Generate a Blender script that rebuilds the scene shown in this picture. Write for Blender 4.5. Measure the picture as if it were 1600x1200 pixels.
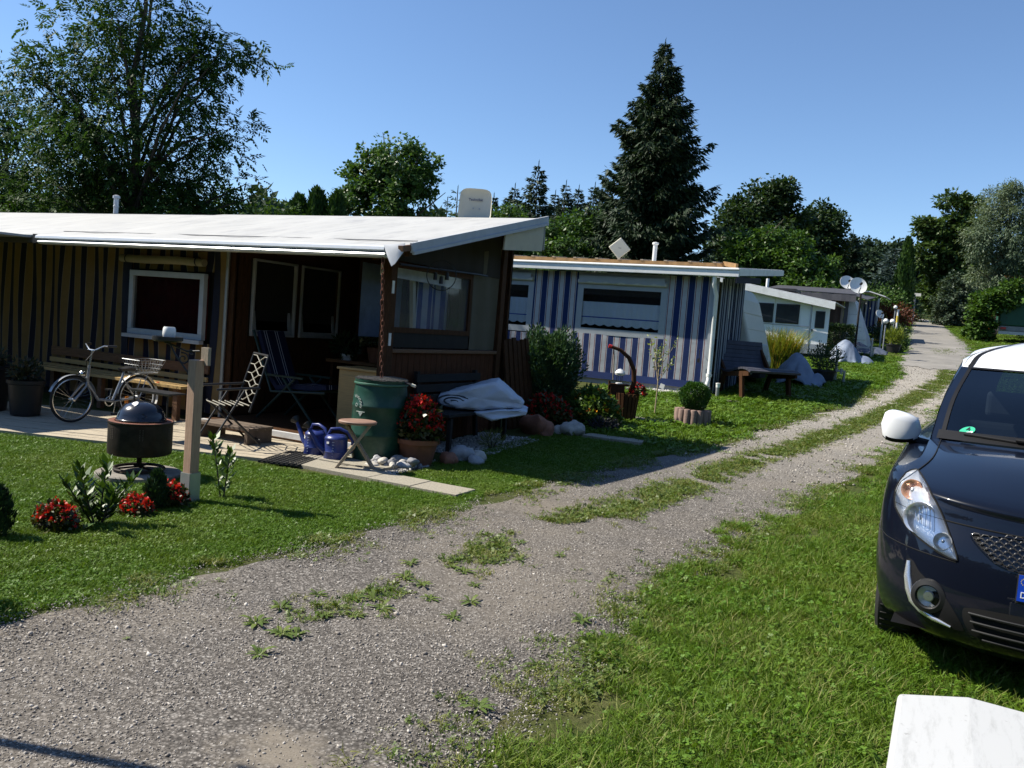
import bpy, bmesh, math, random
import numpy as np
from mathutils import Vector, Matrix, Euler
from mathutils.bvhtree import BVHTree
for o in list(bpy.data.objects): bpy.data.objects.remove(o)
scene = bpy.context.scene
COL = scene.collection
rad = math.radians

# ---------------------------------------------------------------- camera
YAW, ROLL, CAM_H = rad(27), rad(4.5), 1.6
F0 = Vector((-math.sin(YAW), math.cos(YAW), 0)); R0 = Vector((math.cos(YAW), math.sin(YAW), 0)); Z0 = Vector((0, 0, 1))
PITCH = math.atan(90*math.cos(ROLL)/1300)
fw = F0*math.cos(PITCH) - Z0*math.sin(PITCH); upv = Z0*math.cos(PITCH) + F0*math.sin(PITCH)
Rv = R0*math.cos(ROLL) + upv*math.sin(ROLL); Uv = upv*math.cos(ROLL) - R0*math.sin(ROLL)
cam = bpy.data.objects.new('camera', bpy.data.cameras.new('camera')); COL.objects.link(cam)
cam.matrix_world = Matrix(((Rv.x, Uv.x, -fw.x, 0), (Rv.y, Uv.y, -fw.y, 0), (Rv.z, Uv.z, -fw.z, CAM_H), (0, 0, 0, 1)))
cam.data.sensor_width = 36; cam.data.lens = 1300/1600*36; cam.data.clip_end = 2000; cam.data.clip_start = 0.05
scene.camera = cam
# ---------------------------------------------------------------- sky and sun
SUN_EL = rad(47); SH = Vector((0.957, 0.29, 0)).normalized()          # direction in which shadows fall
world = bpy.data.worlds.new('World'); scene.world = world; world.use_nodes = True
nt = world.node_tree; bg = nt.nodes['Background']
sky = nt.nodes.new('ShaderNodeTexSky'); sky.sky_type = 'NISHITA'; sky.sun_disc = False
sky.sun_elevation = SUN_EL; sky.sun_rotation = math.atan2(-SH.x, -SH.y)
sky.altitude = 2200; sky.air_density = 1.2; sky.dust_density = 0.12; sky.ozone_density = 5.4
nt.links.new(sky.outputs[0], bg.inputs[0]); bg.inputs[1].default_value = 0.093
sun = bpy.data.objects.new('sun', bpy.data.lights.new('sun', 'SUN')); COL.objects.link(sun)
sun.data.energy = 4.7; sun.data.angle = rad(0.53); sun.data.color = (1.0, 0.94, 0.82)
sd = Vector((SH.x*math.cos(SUN_EL), SH.y*math.cos(SUN_EL), -math.sin(SUN_EL)))
sun.rotation_euler = sd.to_track_quat('-Z', 'Y').to_euler()
sun.location = (-20, -10, 30)
vs = scene.view_settings; vs.view_transform = 'Standard'; vs.look = 'None'; vs.exposure = 0.82; vs.gamma = 1; vs.use_curve_mapping = False
scene.cycles.max_bounces = 6; scene.cycles.transparent_max_bounces = 12; scene.cycles.diffuse_bounces = 3
scene.cycles.caustics_reflective = False; scene.cycles.caustics_refractive = False

# ---------------------------------------------------------------- terrain
def sstep(a, b, x):
    t = np.clip((np.asarray(x, float)-a)/(b-a), 0, 1); return t*t*(3-2*t)
def g(x, y):
    x = np.asarray(x, float); y = np.asarray(y, float)
    yy = np.minimum(y, 84 + (y-84)*0.1)-9
    h = 0.0375*(np.sqrt(yy*yy+9)+yy) - 0.0375*(math.sqrt(90)-9)
    bank = 0.16*sstep(-1.25, -0.15, x)*(1-sstep(7.5, 13, y))
    return h + bank
def gz(x, y): return float(g(x, y))

# ---------------------------------------------------------------- helpers
def finish(name, me, mat, parent=None, smooth=False, ang=40):
    o = bpy.data.objects.new(name, me); COL.objects.link(o)
    if mat is not None:
        for m in (mat if isinstance(mat, (list, tuple)) else [mat]): me.materials.append(m)
    if smooth:
        me.polygons.foreach_set('use_smooth', [True]*len(me.polygons))
        me.set_sharp_from_angle(angle=rad(ang))
    if parent is not None: o.parent = parent
    if name in ('flowers', 'leaves', 'foliage', 'blades'): o['kind'] = 'stuff'
    return o
def tag(o, label=None, cat=None, group=None, kind=None):
    if label: o['label'] = label
    if cat: o['category'] = cat
    if group: o['group'] = group
    if kind: o['kind'] = kind
    return o
def thing(name, label, cat, loc=(0, 0, 0), rz=0, group=None):
    o = bpy.data.objects.new(name, None); COL.objects.link(o)
    o.empty_display_size = 0.1; o.location = loc; o.rotation_euler = (0, 0, rz)
    return tag(o, label, cat, group)
def dup(root, loc, rz=0, label=None, scale=None):
    r = root.copy(); COL.objects.link(r); r.location = loc; r.rotation_euler = (0, 0, rz)
    if label: r['label'] = label
    if scale: r.scale = (scale,)*3
    for ch in root.children:
        c = ch.copy(); COL.objects.link(c); c.parent = r
        for gch in ch.children:
            d = gch.copy(); COL.objects.link(d); d.parent = c
    return r
def bev(o, w=0.006, seg=2):
    m = o.modifiers.new('bevel', 'BEVEL'); m.width = w; m.segments = seg; m.limit_method = 'ANGLE'; m.angle_limit = rad(35)
    return o
class MB:
    """collects shapes into one mesh"""
    def __init__(s, off=(0, 0, 0)): s.v = []; s.f = []; s.m = []; s.off = Vector(off); s.cur = 0
    def add(s, vs_, fs, M=None):
        b = len(s.v)
        for p in vs_:
            p = Vector(p)
            if M is not None: p = M @ p
            s.v.append(p - s.off)
        for f in fs: s.f.append([i+b for i in f]); s.m.append(s.cur)
        return s
    def box(s, c, d, M=None, rz=0, R=None):
        x, y, z = [k/2 for k in d]
        vs_ = [Vector((sx*x, sy*y, sz*z)) for sz in (-1, 1) for sy in (-1, 1) for sx in (-1, 1)]
        if rz: R = Matrix.Rotation(rz, 3, 'Z')
        if R is not None: vs_ = [R @ p for p in vs_]
        vs_ = [p + Vector(c) for p in vs_]
        return s.add(vs_, [(0, 2, 3, 1), (4, 5, 7, 6), (0, 1, 5, 4), (2, 6, 7, 3), (0, 4, 6, 2), (1, 3, 7, 5)], M)
    def bb(s, x0, x1, y0, y1, z0, z1, M=None):
        return s.box(((x0+x1)/2, (y0+y1)/2, (z0+z1)/2), (x1-x0, y1-y0, z1-z0), M)
    def bar(s, p, q, w, h, up=(0, 0, 1), M=None):
        p, q = Vector(p), Vector(q); d = (q-p); L = d.length; d.normalize(); u = Vector(up)
        sd_ = d.cross(u)
        if sd_.length < 1e-4: sd_ = d.cross(Vector((1, 0, 0)))
        sd_.normalize(); u = sd_.cross(d)
        return s.box((p+q)/2, (w, L, h), M, R=Matrix((sd_, d, u)).transposed())
    def tube(s, pts, r, n=8, M=None, caps=True, closed=False):
        pts = [Vector(p) for p in pts]; k = len(pts); rr = r if isinstance(r, (list, tuple, np.ndarray)) else [r]*k
        vs_, fs = [], []; pu = None
        for i, p in enumerate(pts):
            if closed: t = pts[(i+1) % k]-pts[i-1]
            else: t = pts[min(i+1, k-1)]-pts[max(i-1, 0)]
            if t.length < 1e-9: t = Vector((0, 0, 1))
            t.normalize()
            if pu is None: pu = t.orthogonal().normalized()
            u = pu - t*pu.dot(t)
            if u.length < 1e-6: u = t.orthogonal()
            u.normalize(); pu = u; w = t.cross(u)
            for j in range(n):
                a = 2*math.pi*j/n; vs_.append(p + (u*math.cos(a)+w*math.sin(a))*rr[i])
        for i in range(k if closed else k-1):
            i2 = (i+1) % k
            for j in range(n):
                j2 = (j+1) % n; fs.append((i*n+j, i*n+j2, i2*n+j2, i2*n+j))
        if caps and not closed:
            fs.append(tuple(range(n-1, -1, -1))); fs.append(tuple((k-1)*n+j for j in range(n)))
        return s.add(vs_, fs, M)
    def lathe(s, prof, n=24, c=(0, 0, 0), M=None, a0=0, a1=2*math.pi):
        full = abs(a1-a0-2*math.pi) < 1e-6; m = n if full else n+1; vs_, fs = [], []
        for (r, z) in prof:
            for j in range(m):
                a = a0+(a1-a0)*j/n; vs_.append(Vector((c[0]+r*math.cos(a), c[1]+r*math.sin(a), c[2]+z)))
        for i in range(len(prof)-1):
            for j in range(n):
                j2 = (j+1) % m; fs.append((i*m+j, i*m+j2, (i+1)*m+j2, (i+1)*m+j))
        return s.add(vs_, fs, M)
    def prism(s, poly, t0, t1, M=None):
        """poly in local x,y extruded along local z"""
        k = len(poly); vs_ = [(x, y, t0) for x, y in poly]+[(x, y, t1) for x, y in poly]
        fs = [tuple(range(k-1, -1, -1)), tuple(range(k, 2*k))]+[(i, (i+1) % k, k+(i+1) % k, k+i) for i in range(k)]
        return s.add(vs_, fs, M)
    def grid(s, P, M=None, thick=0, flip=False):
        """P[i][j] array of points; thick gives it depth along the normals"""
        P = np.asarray(P, float); a, b = P.shape[:2]
        fs = [(i*b+j, (i+1)*b+j, (i+1)*b+j+1, i*b+j+1) for i in range(a-1) for j in range(b-1)]
        vs_ = [tuple(p) for p in P.reshape(-1, 3)]
        if thick:
            du = np.gradient(P, axis=0); dv = np.gradient(P, axis=1); N = np.cross(du, dv); N /= np.linalg.norm(N, axis=2, keepdims=True)+1e-9
            Q = P + N*thick; n = a*b
            vs_ += [tuple(p) for p in Q.reshape(-1, 3)]
            fs2 = [tuple(reversed([i+n for i in f])) for f in fs]
            edge = [(0, j, 0, j+1) for j in range(b-1)]+[(a-1, j+1, a-1, j) for j in range(b-1)]+[(i+1, 0, i, 0) for i in range(a-1)]+[(i, b-1, i+1, b-1) for i in range(a-1)]
            fs = fs+fs2+[(i0*b+j0, i1*b+j1, i1*b+j1+n, i0*b+j0+n) for i0, j0, i1, j1 in edge]
        if flip: fs = [tuple(reversed(f)) for f in fs]
        return s.add(vs_, fs, M)
    def build(s, name, mat, parent=None, smooth=False, ang=40):
        me = bpy.data.meshes.new(name); me.from_pydata([tuple(p) for p in s.v], [], s.f)
        if isinstance(mat, (list, tuple)): me.polygons.foreach_set('material_index', s.m)
        bm = bmesh.new(); bm.from_mesh(me); bmesh.ops.recalc_face_normals(bm, faces=bm.faces); bm.to_mesh(me); bm.free()
        return finish(name, me, mat, parent, smooth, ang)
def fast_mesh(name, V, Fq):
    V = np.ascontiguousarray(V, np.float32); Fq = np.ascontiguousarray(Fq, np.int32); n, k = Fq.shape
    me = bpy.data.meshes.new(name); me.vertices.add(len(V)); me.vertices.foreach_set('co', V.ravel())
    me.loops.add(n*k); me.loops.foreach_set('vertex_index', Fq.ravel())
    me.polygons.add(n); me.polygons.foreach_set('loop_start', np.arange(0, n*k, k, dtype=np.int32))
    me.update(calc_edges=True); me.validate(); return me
def text_geo(string, size, extrude=0.002):
    c = bpy.data.curves.new('lettering', 'FONT'); c.body = string; c.size = size; c.extrude = extrude; c.align_x = 'CENTER'; c.align_y = 'CENTER'; c.resolution_u = 3
    o = bpy.data.objects.new('lettering', c); COL.objects.link(o)
    dg = bpy.context.evaluated_depsgraph_get(); me = bpy.data.meshes.new_from_object(o.evaluated_get(dg))
    vs_ = [v.co.copy() for v in me.vertices]; fs = [tuple(p.vertices) for p in me.polygons]
    bpy.data.objects.remove(o); bpy.data.curves.remove(c); bpy.data.meshes.remove(me)
    return vs_, fs

# ---------------------------------------------------------------- materials
def newmat(name):
    m = bpy.data.materials.new(name); m.use_nodes = True
    return m, m.node_tree, m.node_tree.nodes['Principled BSDF']
def N_(nt_, t, **kw):
    n = nt_.nodes.new(t)
    for k, v in kw.items(): setattr(n, k, v)
    return n
def noise(nt_, scale, detail=4, rough=.6, coord='Object', vec=None):
    n = N_(nt_, 'ShaderNodeTexNoise'); n.inputs['Scale'].default_value = scale; n.inputs['Detail'].default_value = detail; n.inputs['Roughness'].default_value = rough
    if vec is None:
        tc = N_(nt_, 'ShaderNodeTexCoord'); vec = tc.outputs[coord]
    nt_.links.new(vec, n.inputs['Vector']); return n
def ramp(nt_, src, stops, interp='LINEAR'):
    r = N_(nt_, 'ShaderNodeValToRGB'); e = r.color_ramp.elements; r.color_ramp.interpolation = interp
    while len(e) > 1: e.remove(e[-1])
    for i, (p, c) in enumerate(stops):
        if not hasattr(c, '__len__'): c = (c, c, c)
        if i == 0: e[0].position = p; el = e[0]
        else: el = e.new(p)
        el.color = (*c[:3], 1)
    nt_.links.new(src, r.inputs['Fac']); return r
def mixc(nt_, a, b, fac, mode='MIX'):
    m = N_(nt_, 'ShaderNodeMix', data_type='RGBA', blend_type=mode)
    def put(s, v):
        if hasattr(v, 'is_linked') or isinstance(v, bpy.types.NodeSocket): nt_.links.new(v, s)
        elif isinstance(v, (int, float)): s.default_value = v
        else: s.default_value = (*v[:3], 1)
    put(m.inputs['Factor'], fac); put(m.inputs[6], a); put(m.inputs[7], b); return m.outputs[2]
def add_bump(nt_, p, src, strength=.3, dist=.01):
    b = N_(nt_, 'ShaderNodeBump'); b.inputs['Strength'].default_value = strength; b.inputs['Distance'].default_value = dist
    nt_.links.new(src, b.inputs['Height']); nt_.links.new(b.outputs[0], p.inputs['Normal']); return b
def mk(name, col, rough=.6, metal=0, var=.2, scale=6, bump=0, bscale=60, spec=.4, dirt=None, dirt_scale=3, dirt_amt=.5, coat=0, island=0, stretch=None):
    m, t, p = newmat(name)
    tc = N_(t, 'ShaderNodeTexCoord'); vec = tc.outputs['Object']
    if stretch:
        mp = N_(t, 'ShaderNodeMapping'); mp.inputs['Scale'].default_value = stretch; t.links.new(vec, mp.inputs['Vector']); vec = mp.outputs[0]
    n = noise(t, scale, 5, .65, vec=vec)
    lo = [max(c*(1-var), 0) for c in col]; hi = [min(c*(1+var), 1) for c in col]
    c = ramp(t, n.outputs['Fac'], [(.3, lo), (.7, hi)]).outputs[0]
    if dirt:
        n2 = noise(t, dirt_scale, 6, .7, vec=vec); c = mixc(t, c, dirt, ramp(t, n2.outputs['Fac'], [(.5, 0), (.72, dirt_amt)]).outputs[0])
    if island:
        gm = N_(t, 'ShaderNodeNewGeometry'); oi = N_(t, 'ShaderNodeObjectInfo'); s = N_(t, 'ShaderNodeMath', operation='ADD')
        t.links.new(gm.outputs['Random Per Island'], s.inputs[0]); t.links.new(oi.outputs['Random'], s.inputs[1])
        fr = N_(t, 'ShaderNodeMath', operation='FRACT'); t.links.new(s.outputs[0], fr.inputs[0])
        c = mixc(t, c, ramp(t, fr.outputs[0], [(0, 1-island), (1, 1+island)]).outputs[0], 1.0, 'MULTIPLY')
        # a ramp clamps above 1: brighten afterwards
    t.links.new(c, p.inputs['Base Color'])
    p.inputs['Roughness'].default_value = rough; p.inputs['Metallic'].default_value = metal; p.inputs['Specular IOR Level'].default_value = spec
    if coat: p.inputs['Coat Weight'].default_value = coat; p.inputs['Coat Roughness'].default_value = .04
    if bump:
        nb = noise(t, bscale, 4, .6, vec=vec); add_bump(t, p, nb.outputs['Fac'], bump, .01)
    return m
def leafmat(name, c1, c2, trans=.3, rough=.5, spec=.35, big=.35, dry=0):
    """leaves: each leaf its own tint between c1 and c2"""
    m, t, p = newmat(name)
    gm = N_(t, 'ShaderNodeNewGeometry'); oi = N_(t, 'ShaderNodeObjectInfo'); s = N_(t, 'ShaderNodeMath', operation='ADD')
    t.links.new(gm.outputs['Random Per Island'], s.inputs[0]); t.links.new(oi.outputs['Random'], s.inputs[1])
    fr = N_(t, 'ShaderNodeMath', operation='FRACT'); t.links.new(s.outputs[0], fr.inputs[0])
    mid = [(a+b)/2 for a, b in zip(c1, c2)]
    c = ramp(t, fr.outputs[0], [(0, c1), (.6, mid), (1, c2)]).outputs[0]
    n = noise(t, big, 2, .5); c = mixc(t, c, ramp(t, n.outputs['Fac'], [(.35, (.72, .8, .8)), (.65, (1, 1, .95))]).outputs[0], 1.0, 'MULTIPLY')
    if dry:
        gp = N_(t, 'ShaderNodeNewGeometry'); nd_ = noise(t, .9, 5, .65, vec=gp.outputs['Position']); c = mixc(t, c, (.30, .29, .075), ramp(t, nd_.outputs['Fac'], [(.45, 0), (.75, dry)]).outputs[0])
    t.links.new(c, p.inputs['Base Color']); p.inputs['Roughness'].default_value = rough; p.inputs['Specular IOR Level'].default_value = spec
    tr = N_(t, 'ShaderNodeBsdfTranslucent'); t.links.new(mixc(t, c, (1.0, 1.0, .35), 1.0, 'MULTIPLY'), tr.inputs['Color'])
    mx = N_(t, 'ShaderNodeMixShader'); mx.inputs[0].default_value = trans
    t.links.new(p.outputs[0], mx.inputs[1]); t.links.new(tr.outputs[0], mx.inputs[2])
    t.links.new(mx.outputs[0], t.nodes['Material Output'].inputs['Surface']); return m
def glassmat(name, tint=(.8, .85, .9), refl=1.0, rough=.02, base_mix=.0, base=(.3, .35, .4)):
    m, t, p = newmat(name); t.nodes.remove(p)
    tr = N_(t, 'ShaderNodeBsdfTransparent'); tr.inputs[0].default_value = (*tint, 1)
    gl = N_(t, 'ShaderNodeBsdfGlossy'); gl.inputs['Roughness'].default_value = rough
    fr = N_(t, 'ShaderNodeFresnel'); fr.inputs[0].default_value = 1.5
    mu = N_(t, 'ShaderNodeMath', operation='MULTIPLY'); t.links.new(fr.outputs[0], mu.inputs[0]); mu.inputs[1].default_value = refl
    a = tr.outputs[0]
    if base_mix:
        d = N_(t, 'ShaderNodeBsdfDiffuse'); d.inputs[0].default_value = (*base, 1); q = N_(t, 'ShaderNodeMixShader'); q.inputs[0].default_value = base_mix
        t.links.new(a, q.inputs[1]); t.links.new(d.outputs[0], q.inputs[2]); a = q.outputs[0]
    mx = N_(t, 'ShaderNodeMixShader'); t.links.new(mu.outputs[0], mx.inputs[0]); t.links.new(a, mx.inputs[1]); t.links.new(gl.outputs[0], mx.inputs[2])
    t.links.new(mx.outputs[0], t.nodes['Material Output'].inputs['Surface']); return m
def stripemat(name, period, stops, axis='X', phase=0.0, rough=.8, trans=0.0):
    """woven awning cloth: coloured stripes of the cloth itself"""
    m, t, p = newmat(name); tc = N_(t, 'ShaderNodeTexCoord'); sp = N_(t, 'ShaderNodeSeparateXYZ'); t.links.new(tc.outputs['Object'], sp.inputs[0])
    a = N_(t, 'ShaderNodeMath', operation='MULTIPLY_ADD'); t.links.new(sp.outputs[axis], a.inputs[0]); a.inputs[1].default_value = 1/period; a.inputs[2].default_value = phase
    f = N_(t, 'ShaderNodeMath', operation='FRACT'); t.links.new(a.outputs[0], f.inputs[0])
    c = ramp(t, f.outputs[0], stops, 'CONSTANT').outputs[0]
    n = noise(t, 5, 5, .7); c = mixc(t, c, ramp(t, n.outputs['Fac'], [(.3, .8), (.7, 1)]).outputs[0], 1.0, 'MULTIPLY')
    t.links.new(c, p.inputs['Base Color']); p.inputs['Roughness'].default_value = rough; p.inputs['Specular IOR Level'].default_value = .25
    nb = noise(t, 3, 3, .5); add_bump(t, p, nb.outputs['Fac'], .5, .03)
    return m
MAT = {}
MAT['white'] = mk('white_paint', (.78, .78, .76), .45, var=.06, dirt=(.45, .43, .38), dirt_amt=.35, dirt_scale=4)
MAT['offwhite'] = mk('cream_panel', (.62, .6, .5), .5, var=.08, dirt=(.4, .37, .28), dirt_amt=.4)
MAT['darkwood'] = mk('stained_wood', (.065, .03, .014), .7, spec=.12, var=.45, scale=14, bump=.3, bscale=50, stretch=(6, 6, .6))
MAT['brownwood'] = mk('brown_wood', (.14, .07, .035), .6, var=.4, scale=14, bump=.3, bscale=50, stretch=(.6, 6, 6))
MAT['greywood'] = mk('weathered_wood', (.33, .27, .2), .8, var=.3, scale=12, bump=.4, bscale=60, stretch=(6, 6, .5), dirt=(.17, .14, .11))
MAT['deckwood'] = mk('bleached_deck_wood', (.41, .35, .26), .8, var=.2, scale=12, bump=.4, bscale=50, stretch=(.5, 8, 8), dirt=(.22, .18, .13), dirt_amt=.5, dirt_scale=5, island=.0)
MAT['palewood'] = mk('pale_wood', (.46, .31, .13), .55, var=.15, scale=10, stretch=(.5, 8, 8), bump=.15)
MAT['orangewood'] = mk('larch_wood', (.5, .24, .06), .6, var=.2, scale=10, stretch=(.6, 8, 8))
MAT['black'] = mk('black_metal', (.014, .014, .016), .45, var=.2, spec=.5)
MAT['blackiron'] = mk('sooty_iron', (.03, .023, .02), .6, metal=.5, var=.5, scale=9, dirt=(.07, .03, .014), dirt_amt=.4, dirt_scale=7, bump=.2)
MAT['enamel'] = mk('black_enamel', (.012, .014, .022), .22, var=.2, coat=.5)
MAT['chrome'] = mk('bright_metal', (.6, .6, .6), .25, metal=1, var=.1)
MAT['greymetal'] = mk('grey_metal', (.4, .41, .42), .4, metal=.6, var=.15)
MAT['silver'] = mk('silver_paint', (.5, .52, .55), .3, metal=.4, var=.1)
MAT['rubber'] = mk('tyre_rubber', (.02, .02, .02), .8, var=.3, bump=.2)
MAT['darkplastic'] = mk('dark_plastic', (.014, .014, .015), .5, var=.2)
MAT['bluecan'] = mk('blue_plastic', (.02, .035, .17), .35, var=.15, spec=.5)
MAT['barrel'] = mk('green_plastic', (.008, .048, .033), .4, var=.25, scale=4, dirt=(.07, .12, .09), dirt_scale=9, dirt_amt=.4)
MAT['terracotta'] = mk('terracotta', (.22, .09, .05), .8, var=.25, bump=.2)
MAT['stone'] = mk('pale_stone', (.42, .39, .35), .85, var=.3, scale=8, bump=.4, bscale=25)
MAT['redstone'] = mk('red_stone', (.3, .13, .08), .85, var=.3, scale=6, bump=.5, bscale=20)
MAT['concrete'] = mk('washed_concrete', (.31, .28, .22), .9, var=.25, scale=60, bump=.5, bscale=160)
MAT['greyplinth'] = mk('grey_plinth', (.3, .32, .34), .8, var=.15)
MAT['tarp'] = mk('grey_tarpaulin', (.19, .23, .31), .5, var=.2, scale=4, bump=.3, bscale=12)
MAT['whitetarp'] = mk('white_tarpaulin', (.62, .67, .76), .45, var=.08, dirt=(.3, .33, .4), dirt_amt=.4, bump=.25, bscale=8)
MAT['rust'] = mk('rusty_chain', (.2, .08, .05), .7, metal=.3, var=.4, scale=30)
MAT['amber'] = mk('amber_plastic', (.7, .22, .02), .3, var=.1)
MAT['red'] = mk('red_plastic', (.5, .03, .02), .35, var=.1)
MAT['cushion'] = stripemat('striped_cushion', .24, [(0, (.012, .016, .04)), (.36, (.5, .5, .55)), (.42, (.012, .016, .04)), (.50, (.5, .5, .55)), (.54, (.012, .016, .04))], 'X')
MAT['pane'] = glassmat('window_glass')
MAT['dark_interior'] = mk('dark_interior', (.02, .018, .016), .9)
rng = np.random.default_rng(7); random.seed(7)
# ================================================================ GROUND, ROAD, GRASS
ROAD_L = [(-6, -3.2), (-2, -3.6), (2.37, -3.82), (3.27, -3.8), (4.8, -3.6), (5.9, -3.53), (7.5, -3.39), (9.6, -3.08), (11, -2.7), (13.35, -2.27), (16.4, -1.68), (20, -1.17), (24.4, -.88), (27, -1.2), (34.9, -1.14), (47.5, -1.57), (61, -1.75), (66, -2.6), (72, -6), (80, -14)]
ROAD_R = [(-6, -1.1), (-2, -1.2), (2.63, -1.28), (3.7, -1.29), (4.56, -1.33), (5.7, -1.28), (6.7, -1.15), (9, -.89), (11.6, -.51), (13.1, -.19), (18, .35), (24, .75), (30, .95), (37.7, .99), (44.5, .73), (56.8, .05), (63, -.1), (68, -.6), (76, -5), (84, -14)]
ROAD_M = [(2, -2.75), (2.7, -2.68), (3.5, -2.66), (4.5, -2.66), (5.9, -2.57), (7.3, -2.32), (10, -2.03), (13.4, -1.33), (16.1, -.79), (19.6, -.3), (23.7, .15), (27, .3)]
def interp(tab, y): return np.interp(y, [a for a, _ in tab], [b for _, b in tab])
def vnoise(x, y, s=1.0, seed=0):
    x = np.asarray(x, float)*s+seed*17.3; y = np.asarray(y, float)*s-seed*9.1
    return (np.sin(x*1.7+1.3*np.sin(y*1.1+seed))+np.sin(y*2.1+1.7*np.sin(x*.9))+np.sin((x+y)*2.9+np.sin(y*3.3))*.6+np.sin((x-y)*4.7+np.sin(x*3.9))*.4)/3
m, t, p = newmat('turf'); MAT['turf'] = m
n = noise(t, .9, 6, .7); n2 = noise(t, 28, 5, .7)
c = ramp(t, n.outputs['Fac'], [(.3, (.055, .085, .018)), (.5, (.085, .10, .03)), (.7, (.15, .135, .065))]).outputs[0]
c = mixc(t, c, ramp(t, n2.outputs['Fac'], [(.3, .45), (.7, 1.0)]).outputs[0], 1.0, 'MULTIPLY')
t.links.new(c, p.inputs['Base Color']); p.inputs['Roughness'].default_value = .95; p.inputs['Specular IOR Level'].default_value = .1
add_bump(t, p, n2.outputs['Fac'], .8, .03)
# terrain: one sheet, dense near the camera
xs = np.unique(np.concatenate([np.linspace(-300, -30, 19), np.linspace(-30, 12, 120), np.linspace(12, 300, 20)]))
ys = np.unique(np.concatenate([np.linspace(-120, -6, 12), np.linspace(-6, 30, 121), np.linspace(30, 100, 60), np.linspace(100, 500, 14)]))
X, Y = np.meshgrid(xs, ys, indexing='ij'); Zt = g(X, Y)
V = np.stack([X, Y, Zt], -1).reshape(-1, 3); nx, ny = X.shape
I, J = np.meshgrid(np.arange(nx-1), np.arange(ny-1), indexing='ij'); A = (I*ny+J).ravel()
Fq = np.stack([A, A+ny, A+ny+1, A+1], 1)
ground = finish('ground', fast_mesh('ground', V, Fq), MAT['turf'], None, True, 180); tag(ground, kind='structure')
# gravel
m, t, p = newmat('gravel'); MAT['gravel'] = m
tc = N_(t, 'ShaderNodeTexCoord'); vo = N_(t, 'ShaderNodeTexVoronoi'); vo.inputs['Scale'].default_value = 75; t.links.new(tc.outputs['Object'], vo.inputs['Vector'])
vo2 = N_(t, 'ShaderNodeTexVoronoi'); vo2.inputs['Scale'].default_value = 32; t.links.new(tc.outputs['Object'], vo2.inputs['Vector'])
hs = N_(t, 'ShaderNodeSeparateColor'); t.links.new(vo.outputs['Color'], hs.inputs[0])
c = ramp(t, hs.outputs[0], [(0, (.14, .125, .112)), (.5, (.255, .23, .205)), (.85, (.37, .335, .30)), (1, (.54, .505, .46))]).outputs[0]
c = mixc(t, c, ramp(t, vo.outputs['Distance'], [(0, 1), (.6, .35)]).outputs[0], 1.0, 'MULTIPLY')
dn = noise(t, .55, 4, .6); dust = ramp(t, dn.outputs['Fac'], [(.47, 0), (.70, .75)]).outputs[0]
vd_ = N_(t, 'ShaderNodeMapping'); vd_.inputs['Location'].default_value = (2.35, -4.9, 0); vd_.inputs['Scale'].default_value = (1.25, 2.2, 0); t.links.new(tc.outputs['Object'], vd_.inputs['Vector']); ln_ = N_(t, 'ShaderNodeVectorMath', operation='LENGTH'); t.links.new(vd_.outputs[0], ln_.inputs[0]); wn_ = noise(t, 3.5, 5, .7); ad_ = N_(t, 'ShaderNodeMath', operation='MULTIPLY_ADD'); t.links.new(wn_.outputs['Fac'], ad_.inputs[0]); ad_.inputs[1].default_value = 1.2; t.links.new(ln_.outputs['Value'], ad_.inputs[2]); bare = ramp(t, ad_.outputs[0], [(.75, .95), (1.35, 0)]).outputs[0]; mx_ = N_(t, 'ShaderNodeMath', operation='MAXIMUM'); t.links.new(dust, mx_.inputs[0]); t.links.new(bare, mx_.inputs[1]); dust = mx_.outputs[0]
fn = noise(t, 120, 3, .7); dc = ramp(t, fn.outputs['Fac'], [(.3, (.17, .145, .115)), (.7, (.27, .235, .19))]).outputs[0]
c = mixc(t, c, dc, dust)
ln = noise(t, .25, 3, .6); c = mixc(t, c, ramp(t, ln.outputs['Fac'], [(.35, .8), (.65, 1)]).outputs[0], 1.0, 'MULTIPLY')
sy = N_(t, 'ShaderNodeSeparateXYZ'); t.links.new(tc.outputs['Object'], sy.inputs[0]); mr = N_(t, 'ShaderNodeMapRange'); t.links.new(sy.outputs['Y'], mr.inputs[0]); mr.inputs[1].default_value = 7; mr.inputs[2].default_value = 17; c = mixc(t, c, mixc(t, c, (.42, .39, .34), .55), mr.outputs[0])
t.links.new(c, p.inputs['Base Color']); p.inputs['Roughness'].default_value = .95; p.inputs['Specular IOR Level'].default_value = .15
ad = N_(t, 'ShaderNodeMath', operation='ADD'); t.links.new(vo.outputs['Distance'], ad.inputs[0]); t.links.new(vo2.outputs['Distance'], ad.inputs[1])
add_bump(t, p, ad.outputs[0], -1.0, .012)
m, t, p = newmat('old_asphalt'); MAT['asphalt'] = m
n = noise(t, .7, 6, .7); n2 = noise(t, 60, 4, .7); sc = noise(t, 2.2, 6, .75)
c = ramp(t, n.outputs['Fac'], [(.3, (.19, .178, .16)), (.7, (.31, .29, .26))]).outputs[0]
c = mixc(t, c, ramp(t, n2.outputs['Fac'], [(.3, .7), (.7, 1)]).outputs[0], 1.0, 'MULTIPLY')
c = mixc(t, c, (.16, .15, .13), ramp(t, sc.outputs['Fac'], [(.56, 0), (.64, .65)]).outputs[0])
t.links.new(c, p.inputs['Base Color']); p.inputs['Roughness'].default_value = .9; add_bump(t, p, n2.outputs['Fac'], .4, .01)
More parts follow.
